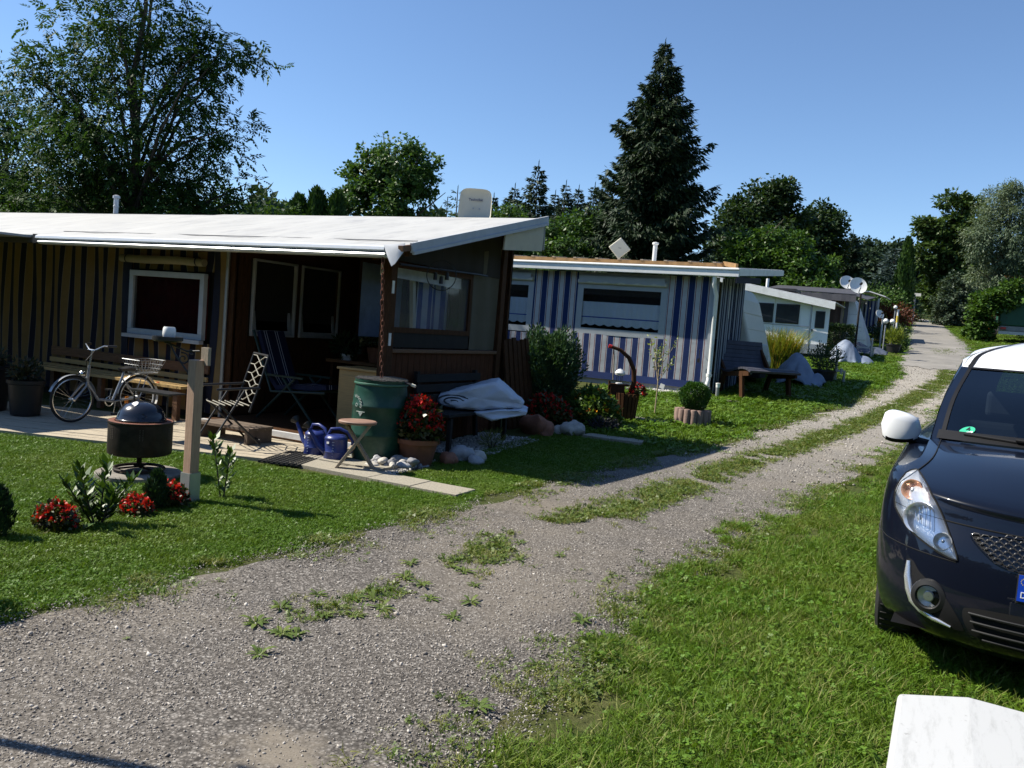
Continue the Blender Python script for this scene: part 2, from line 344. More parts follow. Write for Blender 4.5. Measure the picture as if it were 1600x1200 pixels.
def strip(name, y0, y1, ny_, mat, dz, jag, nx_=14, edge_drop=.03):
    yy = np.linspace(y0, y1, ny_); rows = []
    for y in yy:
        l = interp(ROAD_L, y)+jag*vnoise(0, y, 2.3, 3)*.5; r = interp(ROAD_R, y)+jag*vnoise(0, y, 2.7, 5)*.5
        tt = np.linspace(0, 1, nx_); xx = l+(r-l)*tt
        yv = y+(.45*vnoise(xx, 0*xx+y0, 3.1, 7)+.25*vnoise(xx, 0*xx, 9, 2))*max(0, 1-(y-y0)/1.5)*(name == 'asphalt_road'); z = g(xx, yv)+dz-edge_drop*((2*tt-1)**8)
        rows.append(np.stack([xx, yv, z], 1))
    P = np.array(rows); a, b = P.shape[:2]
    I, J = np.meshgrid(np.arange(a-1), np.arange(b-1), indexing='ij'); A = (I*b+J).ravel()
    return finish(name, fast_mesh(name, P.reshape(-1, 3), np.stack([A, A+1, A+b+1, A+b], 1)), mat, None, True, 180)
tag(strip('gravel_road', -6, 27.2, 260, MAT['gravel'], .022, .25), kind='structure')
tag(strip('asphalt_road', 26.6, 84, 300, MAT['asphalt'], .035, .3, 30), kind='structure')

# ---- scatter on points with geometry nodes
def template(name, V, Fq, mat):
    me = fast_mesh(name, V, Fq); me.materials.append(mat)
    return bpy.data.objects.new(name, me)
def scatter(name, pts, rot, scl, templates, label=None, cat=None):
    c = bpy.data.collections.new(name+'_kinds')
    for o in templates: c.objects.link(o)
    me = bpy.data.meshes.new(name); n = len(pts); me.vertices.add(n); me.vertices.foreach_set('co', np.asarray(pts, np.float32).ravel())
    a = me.attributes.new('rot', 'FLOAT_VECTOR', 'POINT'); a.data.foreach_set('vector', np.asarray(rot, np.float32).ravel())
    a = me.attributes.new('scl', 'FLOAT_VECTOR', 'POINT'); a.data.foreach_set('vector', np.asarray(scl, np.float32).ravel())
    o = bpy.data.objects.new(name, me); COL.objects.link(o)
    ng = bpy.data.node_groups.new(name, 'GeometryNodeTree'); ng.interface.new_socket('Geometry', in_out='INPUT', socket_type='NodeSocketGeometry'); ng.interface.new_socket('Geometry', in_out='OUTPUT', socket_type='NodeSocketGeometry')
    gi = ng.nodes.new('NodeGroupInput'); go = ng.nodes.new('NodeGroupOutput'); ip = ng.nodes.new('GeometryNodeInstanceOnPoints'); ci = ng.nodes.new('GeometryNodeCollectionInfo')
    ci.inputs['Collection'].default_value = c; ci.inputs['Separate Children'].default_value = True; ci.inputs['Reset Children'].default_value = True
    r = ng.nodes.new('GeometryNodeInputNamedAttribute'); r.data_type = 'FLOAT_VECTOR'; r.inputs['Name'].default_value = 'rot'
    s = ng.nodes.new('GeometryNodeInputNamedAttribute'); s.data_type = 'FLOAT_VECTOR'; s.inputs['Name'].default_value = 'scl'
    er = ng.nodes.new('FunctionNodeEulerToRotation')
    L = ng.links.new; L(gi.outputs[0], ip.inputs['Points']); L(ci.outputs[0], ip.inputs['Instance']); ip.inputs['Pick Instance'].default_value = True
    L(r.outputs['Attribute'], er.inputs[0]); L(er.outputs[0], ip.inputs['Rotation']); L(s.outputs['Attribute'], ip.inputs['Scale']); L(ip.outputs[0], go.inputs[0])
    md = o.modifiers.new('scatter', 'NODES'); md.node_group = ng
    return tag(o, label, cat, kind='stuff')
def blade_tuft(n, h, w, spread, lean, rg):
    """n bent blades of three segments"""
    V, F = [], []
    for _ in range(n):
        a = rg.uniform(0, 6.28); r = spread*math.sqrt(rg.uniform()); bx, by = r*math.cos(a), r*math.sin(a)
        d = rg.uniform(0, 6.28); hh = h*rg.uniform(.55, 1.15); ln = lean*hh*rg.uniform(.3, 1.3); ww = w*rg.uniform(.7, 1.3)
        dx, dy = math.cos(d), math.sin(d); sx, sy = -dy*ww/2, dx*ww/2; b = len(V)
        for k, (f, q) in enumerate(((0, 1), (.5, .9), (1, .12))):
            cx, cy, cz = bx+dx*ln*f*f, by+dy*ln*f*f, hh*(f-.25*lean*f*f)
            V += [(cx-sx*q, cy-sy*q, cz), (cx+sx*q, cy+sy*q, cz)]
        F += [(b, b+1, b+3, b+2), (b+2, b+3, b+5, b+4)]
    return np.array(V), np.array(F)
def clover_tuft(n, h, size, spread, rg):
    V, F = [], []
    for _ in range(n):
        a = rg.uniform(0, 6.28); r = spread*math.sqrt(rg.uniform()); c = np.array([r*math.cos(a), r*math.sin(a), h*rg.uniform(.4, 1.1)])
        tilt = rg.normal(0, .35, 2)
        for k in range(3):
            d = 2.094*k+rg.uniform(-.3, .3)+a; s = size*rg.uniform(.7, 1.2); u = np.array([math.cos(d), math.sin(d), tilt[0]*math.cos(d)+tilt[1]*math.sin(d)]); w = np.array([-math.sin(d), math.cos(d), -tilt[0]*math.sin(d)+tilt[1]*math.cos(d)])
            b = len(V); V += [c, c+u*s*.55+w*s*.45, c+u*s, c+u*s*.55-w*s*.45]; F.append((b, b+1, b+2, b+3))
    return np.array(V), np.array(F)
def rosette(n, size, rg):
    """plantain rosette of broad ribbed leaves"""
    V, F = [], []
    for k in range(n):
        a = 6.28*k/n+rg.uniform(-.3, .3); s = size*rg.uniform(.6, 1.1); u = np.array([math.cos(a), math.sin(a), 0]); w = np.array([-u[1], u[0], 0]); el = rg.uniform(.15, .6)
        b = len(V)
        for f, q, zz in ((.08, .05, .02), (.4, .19, .5), (.75, .18, .62), (1, .03, .45)):
            c_ = u*s*f+np.array([0, 0, s*el*zz]); V += [c_-w*s*q*.6+np.array([0, 0, .02*s]), c_+w*s*q*.6+np.array([0, 0, .02*s])]
        F += [(b+2*i, b+2*i+1, b+2*i+3, b+2*i+2) for i in range(3)]
    return np.array(V), np.array(F)
MAT['grass'] = leafmat('grass_blades', (.082, .165, .010), (.165, .262, .022), .3, .55, .2, 1.3, .28)
MAT['drygrass'] = leafmat('dry_grass_blades', (.17, .2, .04), (.33, .31, .11), .25, .6, .2, 1.3)
MAT['clover'] = leafmat('clover_leaves', (.08, .172, .012), (.165, .275, .028), .25, .5, .3, 1.5, .25)
MAT['weed'] = leafmat('weed_leaves', (.10, .15, .03), (.2, .24, .06), .25, .45, .35, 2)
MAT['daisy'] = mk('white_petals', (.75, .75, .68), .6, var=.05)
rg = np.random.default_rng(3)
lawn_T = [template('grass_tuft', *blade_tuft(22, .038, .0045, .055, .8, rg), MAT['grass']) for _ in range(7)]+[template('clover_tuft', *clover_tuft(14, .030, .010, .055, rg), MAT['clover']) for _ in range(2)]
long_T = [template('grass_tuft', *blade_tuft(24, .060, .0042, .06, 1.0, rg), MAT['grass']) for _ in range(6)]+[template('clover_tuft', *clover_tuft(10, .045, .014, .06, rg), MAT['clover']) for _ in range(1)]+[template('dry_grass_tuft', *blade_tuft(16, .075, .004, .07, 1.2, rg), MAT['drygrass'])]
strip_T = [template('grass_tuft', *blade_tuft(18, .05, .005, .06, 1.1, rg), MAT['grass']) for _ in range(2)]+[template('dry_grass_tuft', *blade_tuft(18, .045, .005, .06, 1.2, rg), MAT['drygrass']) for _ in range(4)]+[template('clover_tuft', *clover_tuft(9, .03, .016, .06, rg), MAT['weed']) for _ in range(3)]
far_T = [template('grass_tuft', *blade_tuft(26, .06, .010, .14, .9, rg), MAT['grass']) for _ in range(4)]+[template('clover_tuft', *clover_tuft(14, .045, .03, .14, rg), MAT['clover']) for _ in range(2)]
# footprints kept clear of grass: (x0,x1,y0,y1)
def deck_front(x): return 5.40+(x+8.82)*0.330
def blocked(x, y):
    b = (x < -5.85) & (y > deck_front(x)) & (y < 12.5)
    b |= (x < -5.3) & (y > 6.2) & (y < 11.6)
    b |= (x > -6.15) & (x < -4.6) & (y > 6.25) & (y < 7.5)
    b |= (x > -5.9) & (x < -3.82) & (y > 6.33) & (y < 6.72)
    b |= (x > -5.4) & (x < -4.75) & (y > 7.4) & (y < 11.5)
    b |= (x > -4.3) & (x < -3.35) & (y > 10.48) & (y < 10.82)
    b |= (x < -3.9) & (y > 16.0) & (y < 20.9)
    b |= (x < -3.1) & (y > 26.9) & (y < 34)
    b |= (x+6.19)**2+(y-5.0)**2 < .36**2
    return b
def lawn_points(n, x0, x1, y0, y1, cond, dens=None):
    x = rg.uniform(x0, x1, n); y = rg.uniform(y0, y1, n); k = cond(x, y) & ~blocked(x, y)
    return x[k], y[k]
def place(x, y, smin, smax, tilt=.15, zoff=0):
    n = len(x); P = np.stack([x, y, g(x, y)+zoff], 1); R = np.stack([rg.normal(0, tilt, n), rg.normal(0, tilt, n), rg.uniform(0, 6.28, n)], 1)
    s = rg.uniform(smin, smax, n); return P, R, np.stack([s, s, s*rg.uniform(.7, 1.2, n)], 1)
left = lambda x, y: x < interp(ROAD_L, y)+.16*vnoise(x, y, 2.1, 1)+.10*vnoise(x, y, 7, 15)+.03
right = lambda x, y: x > interp(ROAD_R, y)-.02+np.interp(y, [2, 5], [.2, 0])+.34*vnoise(x, y, 1.7, 2)+.22*vnoise(x, y, 5.5, 13)
inview = lambda x, y: (x > -1.72*y-.6) & (x < .16*y+1.2)
x, y = lawn_points(150000, -11.2, -2.2, 1.6, 11, lambda x, y: left(x, y) & inview(x, y))
scatter('lawn_grass', *place(x, y, .6, .95), lawn_T, 'short mown lawn with clover left of the gravel road', 'grass')
x, y = lawn_points(44000, -1.9, 1.6, 1.2, 8.5, lambda x, y: right(x, y) & (x < .35*y+.6))
x2, y2 = lawn_points(9000, -2.2, 1.6, 8.5, 16, lambda x, y: right(x, y))
x, y = np.concatenate([x, x2]), np.concatenate([y, y2])
edge_d = x-interp(ROAD_R, y); thin = (vnoise(x, y, 2.6, 8)+.5*vnoise(x, y, 8, 21) > np.interp(edge_d, [-.2, .5, 1.1], [-.2, -.65, -1.0])); x, y = x[thin], y[thin]
scatter('verge_grass', *place(x, y, .65, 1.25, .25), long_T, 'longer verge grass around the parked car', 'grass')
x, y = lawn_points(26000, -6, 3.5, 10.5, 30, lambda x, y: left(x, y) | (right(x, y) & (y > 15)))
x2, y2 = lawn_points(14000, -7, 9, 30, 64, lambda x, y: left(x, y) | right(x, y))
x3, y3 = lawn_points(16000, 1.4, 9, -2, 20, lambda x, y: x > -9); x4, y4 = lawn_points(16000, -16, -2.5, -3, 8, lambda x, y: left(x, y) & ~inview(x, y)); x2, y2 = np.concatenate([x2, x3, x4]), np.concatenate([y2, y3, y4])
scatter('far_lawn_grass', *place(np.concatenate([x, x2]), np.concatenate([y, y2]), .8, 1.3), far_T, 'mown grass beside the upper part of the road', 'grass')
# ragged strip down the middle of the road
y = rg.uniform(3.2, 26.5, 16000); wdt = np.interp(y, [3.2, 5, 7, 12, 26], [.26, .28, .27, .24, .22])
off = rg.normal(0, 1, len(y))*wdt*.55; x = interp(ROAD_M, y)+off
k = (vnoise(x, y, 1.9, 4)+.7*vnoise(x, y, 6.5, 6) > np.interp(y, [3.2, 5, 6.5, 9, 26], [.30, .12, -.3, -.65, -.5])+np.abs(off)*.9) & (rg.random(len(y)) < np.interp(y, [4.5, 6.5], [.4, 1])); x, y = x[k], y[k]
xp, yp = rg.normal(.1, .22, 260), rg.normal(34.5, .9, 260); x, y = np.concatenate([x, xp]), np.concatenate([y, yp])
scatter('middle_grass_strip', *place(x, y, .6, 1.1, .25, .015), strip_T, 'patchy grass strip growing between the two wheel tracks', 'grass')
# straggling edge growth
ye = rg.uniform(1.5, 20, 16000); sidev = rg.random(len(ye)) < .6
xe = np.where(sidev, interp(ROAD_L, ye)+np.abs(rg.normal(0, .2, len(ye)))-.12, interp(ROAD_R, ye)-np.abs(rg.normal(0, .24, len(ye)))+.12)
k = (vnoise(xe, ye, 2.4, 9)+.4*vnoise(xe, ye, 7, 3) > -.05) & ~blocked(xe, ye); xe, ye = xe[k], ye[k]
scatter('road_edge_weeds', *place(xe, ye, .5, 1.0, .25, .01), strip_T, 'straggly dry weeds creeping over the gravel edges', 'weeds')
# loose stones
def pebble(rg, flat=.6):
    bm = bmesh.new(); bmesh.ops.create_icosphere(bm, subdivisions=1, radius=1)
    V = np.array([v.co[:] for v in bm.verts])*(1+rg.normal(0, .18, (len(bm.verts), 1)))*np.array([1, rg.uniform(.6, .95), flat*rg.uniform(.7, 1.2)])
    F = np.array([[v.index for v in f.verts] for f in bm.faces]); bm.free(); return V, F
m, t, p = newmat('loose_stone'); MAT['loose'] = m
oi = N_(t, 'ShaderNodeObjectInfo'); c = ramp(t, oi.outputs['Random'], [(0, (.15, .135, .12)), (.45, (.265, .238, .21)), (.8, (.38, .345, .305)), (1, (.6, .56, .51))]).outputs[0]
t.links.new(c, p.inputs['Base Color']); p.inputs['Roughness'].default_value = .9; p.inputs['Specular IOR Level'].default_value = .2
peb_T = [template('pebble', *pebble(rg), MAT['loose']) for _ in range(6)]
def road_pts(n, y0, y1, pw=1.0):
    y = y0+(y1-y0)*rg.random(n)**pw; tt = rg.random(n); x = interp(ROAD_L, y)*(1-tt)+interp(ROAD_R, y)*tt+rg.normal(0, .06, n); return x, y
x, y = road_pts(105000, 1.3, 9.5, 1.35); x2, y2 = road_pts(9000, 9.5, 27)
big = np.concatenate([np.clip(rg.lognormal(math.log(.0033), .42, len(x)), .002, .017), np.clip(rg.lognormal(math.log(.009), .4, len(x2)), .005, .03)])
x, y = np.concatenate([x, x2]), np.concatenate([y, y2])
dusty = (vnoise(x, y, 1.1, 12) > .42) | (np.hypot((x+1.88)*1.25, (y-2.23)*2.2)+.25*vnoise(x, y, 5, 4) < .6); keep = ~dusty | (rg.random(len(x)) < .25); x, y, big = x[keep], y[keep], big[keep]
P = np.stack([x, y, g(x, y)+.022+big*.15], 1); R = rg.uniform(0, 6.28, (len(x), 3))*np.array([.12, .12, 1]); S = np.stack([big]*3, 1)
scatter('loose_gravel', P, R, S, peb_T, 'loose grey stones lying on the gravel road', 'gravel')
# plantain weeds on the road: individual plants
MAT['plantain'] = MAT['weed']
pl = []
for i in range(4):
    V, F = rosette(11, .075, rg); V2, F2 = blade_tuft(7, .06, .003, .03, .4, rg); 
    me = fast_mesh('road_weed', np.concatenate([V, V2]), np.concatenate([F, F2+len(V)])); me.materials.append(MAT['weed']); pl.append(me)
weed_xy = [(-2.63, 2.78), (-2.74, 3.02), (-2.66, 3.1), (-2.86, 3.05), (-2.72, 3.35), (-2.6, 3.42), (-2.95, 3.3), (-2.5, 3.6), (-2.62, 3.78), (-2.78, 3.72), (-2.9, 3.55), (-2.4, 3.95), (-2.58, 4.1), (-2.75, 4.2), (-2.3, 4.3), (-2.48, 4.45), (-2.66, 4.5), (-2.84, 4.4), (-2.2, 4.05), (-2.55, 4.8), (-2.4, 5.0), (-2.72, 5.0), (-2.2, 5.3), (-2.6, 5.35), (-2.1, 3.75), (-1.55, 2.95), (-1.5, 3.5), (-1.6, 4.2), (-1.45, 4.9)]
for i, (x, y) in enumerate(weed_xy):
    for k in range(1):
        o = bpy.data.objects.new('road_weed', pl[i % 4]); COL.objects.link(o)
        s = rg.uniform(.75, 1.25); o.location = (x+rg.normal(0, .03), y+rg.normal(0, .03), gz(x, y)+.02); o.rotation_euler = (0, 0, rg.uniform(0, 6)); o.scale = (s, s, s)
        tag(o, 'small broad leaved weed rosette growing out of the grey gravel road', 'weed', 'weeds in the gravel')
# ================================================================ TREES AND HEDGES
R0n, F0n = np.array(R0), np.array(F0)
def unit(v): return v/(np.linalg.norm(v, axis=-1, keepdims=True)+1e-9)
def leaf_quads(C, D, Nn, L, W):
    """rhombic leaves: C base points, D length direction, Nn leaf normal"""
    D = unit(D); S = unit(np.cross(D, Nn)); L = np.asarray(L)[:, None]; W = np.asarray(W)[:, None]
    sag = unit(Nn)*L*.08
    V = np.stack([C, C+D*L*.5+S*W*.5-sag, C+D*L, C+D*L*.5-S*W*.5-sag], 1).reshape(-1, 3)
    return V, np.arange(len(V), dtype=np.int32).reshape(-1, 4)
def lobes_world(base, lobes, deep=1.0):
    out = []
    for lat, z, rx, ry in lobes:
        c = np.array([base[0], base[1], 0.])+R0n*lat+F0n*rng.normal(0, .25)*rx+np.array([0, 0, z]); out.append((c, rx, rx*deep, ry))
    return out
def sample_clumps(lob, n, shell=.45):
    w = np.array([rx*ry for c, rx, rd, ry in lob]); w = w**.9; w /= w.sum(); idx = rng.choice(len(lob), n, p=w)
    d = unit(rng.normal(size=(n, 3))); r = rng.random(n)**shell
    C = np.array([lob[i][0] for i in idx]); A = np.array([lob[i][1:] for i in idx])
    off = (R0n[None]*d[:, :1]*A[:, :1]+F0n[None]*d[:, 1:2]*A[:, 1:2]+np.array([0, 0, 1.])[None]*d[:, 2:]*A[:, 2:])*r[:, None]
    return C+off, unit(off)
def skeleton(base, zb, lob, mat, parent, r=.16, nl=10, name='trunk'):
    """tapered trunk with limbs that run into the crown's lobes"""
    mb = MB(); top = max(c[2] for c, *_ in lob); b = np.array([base[0], base[1], zb]); cx = np.mean([c for c, *_ in lob], axis=0)
    tp = np.array([base[0]*.6+cx[0]*.4, base[1]*.6+cx[1]*.4, top])
    path = [b+(tp-b)*f+np.array([rng.normal(0, .06), rng.normal(0, .06), 0])*(0 < f < 1) for f in np.linspace(0, 1, 7)]
    mb.tube([Vector(p) for p in path], [r*(1-.85*f) for f in np.linspace(0, 1, 7)], 8)
    for c, rx, rd, ry in lob:
        for _ in range(max(1, nl//len(lob)+1)):
            e = c+np.array([rng.normal(0, .5)*rx, rng.normal(0, .5)*rd, rng.normal(.1, .4)*ry]); f = np.clip((e[2]-zb)/(top-zb+.01)*rng.uniform(.4, .75), .1, .9)
            s = b+(tp-b)*f; md = (s+e)/2+np.array([0, 0, .12*np.linalg.norm(e-s)])
            mb.tube([Vector(s), Vector(md), Vector(e)], [r*.38*(1-.6*f), r*.22, r*.06], 5, caps=False)
    o = mb.build(name, mat, parent, True, 60); return o
MAT['bark'] = mk('bark', (.07, .055, .042), .9, var=.4, scale=10, bump=.5, bscale=30)
def broad(name, label, base, lobes, n_clump, per, cr, ll, lw, mat, zb=None, group=None, shell=.45, deep=1.0, droop=.35, r=.16, flat=.7, cat='tree', kind='leaf', nl=10):
    zb = gz(*base) if zb is None else zb
    t = thing(name, label, cat, (base[0], base[1], zb), 0, group)
    lob = lobes_world(base, lobes, deep); C, Nd = sample_clumps(lob, n_clump, shell)
    n = n_clump*per; Cc = np.repeat(C, per, 0); Nn = np.repeat(Nd, per, 0)
    sz = np.repeat(rng.uniform(.55, 1.35, n_clump), per)[:, None]
    P = Cc+unit(rng.normal(size=(n, 3)))*(rng.random((n, 1))**.5)*cr*sz*np.array([1, 1, flat])
    D = unit(unit(P-Cc)*.8+Nn*.5+rng.normal(size=(n, 3))*.5+np.array([0, 0, -droop])); Nl = unit(np.array([0, 0, 1.])+Nn*.5+rng.normal(size=(n, 3))*.55)
    L = ll*rng.uniform(.6, 1.25, n)
    V, F = leaf_quads(P, D, Nl, L, L*lw/ll)
    off = np.array([base[0], base[1], zb]); me = fast_mesh('crown', V-off, F)
    finish('crown', me, mat, t)
    tr = skeleton(base, zb, lob, MAT['bark'], None, r, nl)
    tr.data.transform(Matrix.Translation(-Vector(off))); tr.parent = t
    return t
G1 = leafmat('maple_leaves', (.045, .10, .018), (.11, .19, .04), .3, .45, .35, .3)
G2 = leafmat('ash_leaves', (.028, .066, .018), (.075, .135, .032), .28, .6, .15, .25)
G3 = leafmat('dark_oak_leaves', (.026, .052, .018), (.055, .09, .028), .3, .5, .3, .2)
G4 = leafmat('fresh_leaves', (.05, .105, .018), (.10, .18, .03), .3, .45, .35, .3)
G5 = leafmat('willow_leaves', (.09, .13, .07), (.19, .23, .14), .25, .5, .3, .3)
G6 = leafmat('chestnut_leaves', (.04, .08, .018), (.095, .14, .032), .25, .45, .3, .3)
G7 = leafmat('far_leaves', (.03, .055, .032), (.055, .085, .045), .2, .6, .2, .2)
G8 = leafmat('silvery_leaves', (.045, .075, .045), (.1, .13, .085), .2, .5, .3, .4)
SPR = leafmat('spruce_needles', (.012, .03, .012), (.032, .055, .02), .12, .6, .25, .25)
BSP = leafmat('blue_spruce_needles', (.06, .095, .095), (.12, .16, .155), .12, .6, .25, .4)
THU = leafmat('thuja_sprays', (.03, .072, .014), (.065, .12, .025), .2, .6, .25, .4)
GT = 'trees behind the huts'
# ---- the big ash behind the hut: compound leaves of seven leaflets
def ash(base, lobes, n_twig):
    zb = gz(*base); t = thing('ash_tree', 'tall airy ash tree rising behind the tan striped hut, largest in the picture', 'tree', (*base, zb), 0, GT)
    lob = lobes_world(base, lobes, .9); C, Nd = sample_clumps(lob, n_twig, .55)
    per = 9; n = n_twig*per; Cc = np.repeat(C, per, 0); Nn = np.repeat(Nd, per, 0)
    B = Cc+rng.normal(size=(n, 3))*np.array([.23, .23, .15]); rd = unit(Nn*.5+rng.normal(size=(n, 3))*.7+np.array([0, 0, -.35])); rl = rng.uniform(.19, .31, n)
    up = unit(np.array([0, 0, 1.])+rng.normal(size=(n, 3))*.35); sd_ = unit(np.cross(rd, up)); Vs, k = [], 0
    PP, DD, NN, LL = [], [], [], []
    for f, sg in ((.35, 1), (.35, -1), (.65, 1), (.65, -1), (.9, 1), (.9, -1), (1, 0)):
        PP.append(B+rd*(rl*f)[:, None]+np.array([0, 0, -.04])*f*f); DD.append(unit(rd*.55+sd_*sg*.8+np.array([0, 0, -.25]))); NN.append(up+sd_*sg*.2); LL.append(rl*.5)
    L = np.concatenate(LL); V, F = leaf_quads(np.concatenate(PP), np.concatenate(DD), np.concatenate(NN), L, L*.42)
    off = np.array([*base, zb]); finish('crown', fast_mesh('crown', V-off, F), G2, t)
    tr = skeleton(base, zb, lob, MAT['bark'], None, .17, 26); tr.data.transform(Matrix.Translation(-Vector(off))); tr.parent = t
ash((-17.55, 13.63), [(-0.33, 7.77, 2.0, 1.69), (-1.53, 6.29, 1.28, 1.28), (1.21, 6.81, 1.28, 1.44), (-0.22, 5.31, 2.3, 1.38), (1.86, 7.33, 0.85, 0.62), (1.93, 5.48, 1.05, 1.13), (-1.68, 4.28, 1.44, 0.92), (1.3, 4.29, 1.5, 0.69), (-0.27, 9.93, 1.69, 1.38), (-2.49, 6.68, 0.55, 0.5), (2.75, 4.35, 0.45, 0.35), (2.65, 7.46, 0.5, 0.2), (1.2, 3.5, 1.6, .6), (-.6, 3.4, 2, .7), (-1.0, 4.9, 1.2, 1.0), (.5, 4.4, 1.8, 1.0)], 820)
broad('ash_tree', 'small tree at the left picture edge beside the big ash', (-22.15, 13.53), [(-0.28, 5.94, 0.85, 1.02), (0.16, 4.62, 1.02, 1.18), (-1.45, 5.0, 1.02, 1.3), (-0.29, 3.91, 1.02, 0.68), (.6, 3.4, 1.2, .8)], 420, 34, .35, .13, .05, G2, group=GT)
broad('maple_tree', 'round crowned maple standing behind the white hut roof beside the thuja', (-16.11, 22.32), [(-0.23, 6.46, 1.15, 0.86), (-1.06, 5.87, 0.85, 0.75), (0.69, 6.12, 0.8, 0.86), (-0.18, 5.32, 1.65, 0.73), (-1.63, 5.21, 0.65, 0.45), (0.31, 7.02, 0.55, 0.35), (.2, 4.5, 1.7, .7)], 420, 42, .28, .13, .10, G1, group=GT)
broad('oak_tree', 'broad dark oak right behind the tall spruce', (-9.48, 47.3), [(-0.02, 9.01, 1.95, 1.59), (-1.37, 8.2, 1.59, 1.59), (0.79, 9.96, 1.06, 0.78), (-0.2, 6.88, 2.83, 1.77), (1.83, 8.1, 1.06, 1.42), (0, 4.6, 3, 1.6)], 700, 44, .5, .22, .17, G3, group=GT, r=.3)
broad('oak_tree', 'dark oak with a ragged right side above the white caravan', (-7.53, 55.12), [(-0.13, 9.05, 1.52, 1.68), (0.84, 9.53, 0.8, 1.0), (-0.83, 7.8, 2.0, 2.0), (0.78, 7.72, 1.0, 1.4), (-.5, 5.4, 2.2, 1.6)], 560, 44, .5, .24, .18, G3, group=GT, r=.3)
broad('hazel_tree', 'light green bushy tree above the end of the blue striped hut', (-7.67, 36.89), [(-0.31, 5.83, 0.78, 0.83), (-0.68, 5.25, 0.55, 1.11), (0.64, 6.19, 0.69, 0.69), (0.47, 4.79, 1.25, 0.97), (0, 3.6, 1.4, 1.0)], 260, 44, .32, .17, .11, G4, group=GT)
broad('hazel_tree', 'light green bushy tree above the white caravan roof', (-5.55, 36.85), [(-0.29, 5.75, 0.67, 0.81), (-0.08, 4.82, 1.21, 0.94), (0.86, 4.9, 0.54, 0.67), (.1, 3.7, 1.3, 1.0), (1.3, 4.2, .7, .6)], 260, 44, .32, .17, .11, G4, group=GT)
broad('far_tree', 'distant blue green tree behind the large satellite dishes', (-7.5, 86.91), [(-0.92, 10.91, 0.92, 1.54), (0.9, 11.36, 1.35, 1.54), (0.12, 9.45, 2.46, 2.15), (-.3, 8, 2.6, 1.6)], 420, 40, .7, .35, .28, G7, group=GT, r=.3)
broad('far_tree', 'distant blue green tree left of the blue spruce', (-5.01, 92.73), [(0.0, 11.7, 1.29, 1.62), (-0.49, 9.73, 1.81, 2.26), (2.03, 10.57, 1.29, 1.94), (.5, 8.3, 2.8, 1.6)], 420, 40, .7, .35, .28, G7, group=GT, r=.3)
broad('chestnut_tree', 'chestnut tree with stepped branches over the end of the road', (0.67, 62.26), [(-1.23, 12.06, 0.94, 0.58), (0.14, 11.86, 0.94, 0.58), (-1.92, 10.09, 1.35, 0.82), (-0.24, 10.22, 1.58, 1.4), (-2.33, 8.37, 1.05, 1.05), (-0.46, 7.67, 1.75, 1.64), (-1.17, 5.92, 1.58, 1.26), (-2.71, 10.55, 0.58, 0.35)], 560, 36, .36, .28, .16, G6, group=GT, flat=.45)
broad('willow_tree', 'tall pale grey green willow right of the chestnut', (2.22, 48.8), [(-0.35, 9.47, 0.9, 1.23), (0.4, 10.17, 0.6, 0.71), (-1.2, 7.94, 0.9, 1.29), (0.11, 7.72, 1.45, 1.94), (1.11, 9.42, 0.97, 1.29), (-0.07, 5.93, 1.45, 0.97), (1.45, 7.18, 0.97, 1.94), (2.6, 8.2, 1.2, 2.2)], 950, 46, .34, .17, .045, G5, group=GT, droop=.7)
broad('silver_shrub', 'big grey green rounded shrub below the chestnut beside the road bend', (0.43, 59.96), [(-0.02, 6.02, 1.22, 1.14), (-0.55, 4.96, 1.22, 1.02), (0.65, 5.26, 1.02, 1.14), (0.16, 4.12, 1.32, 0.72)], 260, 40, .28, .17, .11, G8, group=GT, r=.08, cat='shrub')
broad('hazel_bush', 'leafy yellow green bush beside the green trailer', (1.31, 43.79), [(0.26, 3.87, 0.58, 0.82), (0.03, 3.12, 0.44, 0.44), (0.66, 4.49, 0.73, 0.58), (1.36, 4.84, 0.88, 0.73), (.3, 3.2, .6, .5)], 200, 36, .25, .19, .13, G4, group=GT, r=.06, cat='bush')
broad('maple_bush', 'large dark green bush in front of the distant spruces', (-16.01, 37.12), [(-0.1, 6.43, 1.08, 0.98), (-1.29, 5.97, 0.98, 0.77), (1.14, 6.37, 0.92, 1.17), (-0.02, 5.51, 1.85, 0.62), (0, 4.5, 2.2, .9)], 360, 42, .35, .18, .12, G1, group=GT)
broad('hazel_tree', 'mid green tree just right of the satellite dish on the white roof', (-24.79, 43.94), [(0.03, 7.81, 1.2, 0.9), (-0.92, 7.54, 1.15, 0.77), (1.38, 7.72, 1.15, 1.15), (0, 6.3, 2.6, 1.2), (2.6, 6.6, 1.6, 1.2)], 360, 42, .4, .2, .14, G1, group=GT)
broad('tall_hedge', 'dark clipped hedge mass behind the globe lamps', (-4.15, 63.88), [(0.43, 5.67, 1.89, 1.2), (-0.43, 5.15, 1.56, 1.11), (1.77, 5.56, 1.11, 1.44), (0.7, 4.25, 2.14, 0.88)], 330, 40, .28, .17, .11, leafmat('hornbeam_leaves', (.028, .062, .016), (.06, .11, .026), .25, .5, .3, .3), group=GT, r=.08, cat='hedge')
broad('dark_bush', 'dark bushes between the big ash and the roof', (-19.6, 17.6), [(0, 4.0, 2.2, .9), (2.2, 3.8, 1.4, .8), (-2.6, 4.2, 1.6, .9), (4.2, 3.6, 1.0, .6)], 220, 36, .4, .15, .10, G2, group=GT, cat='bush')
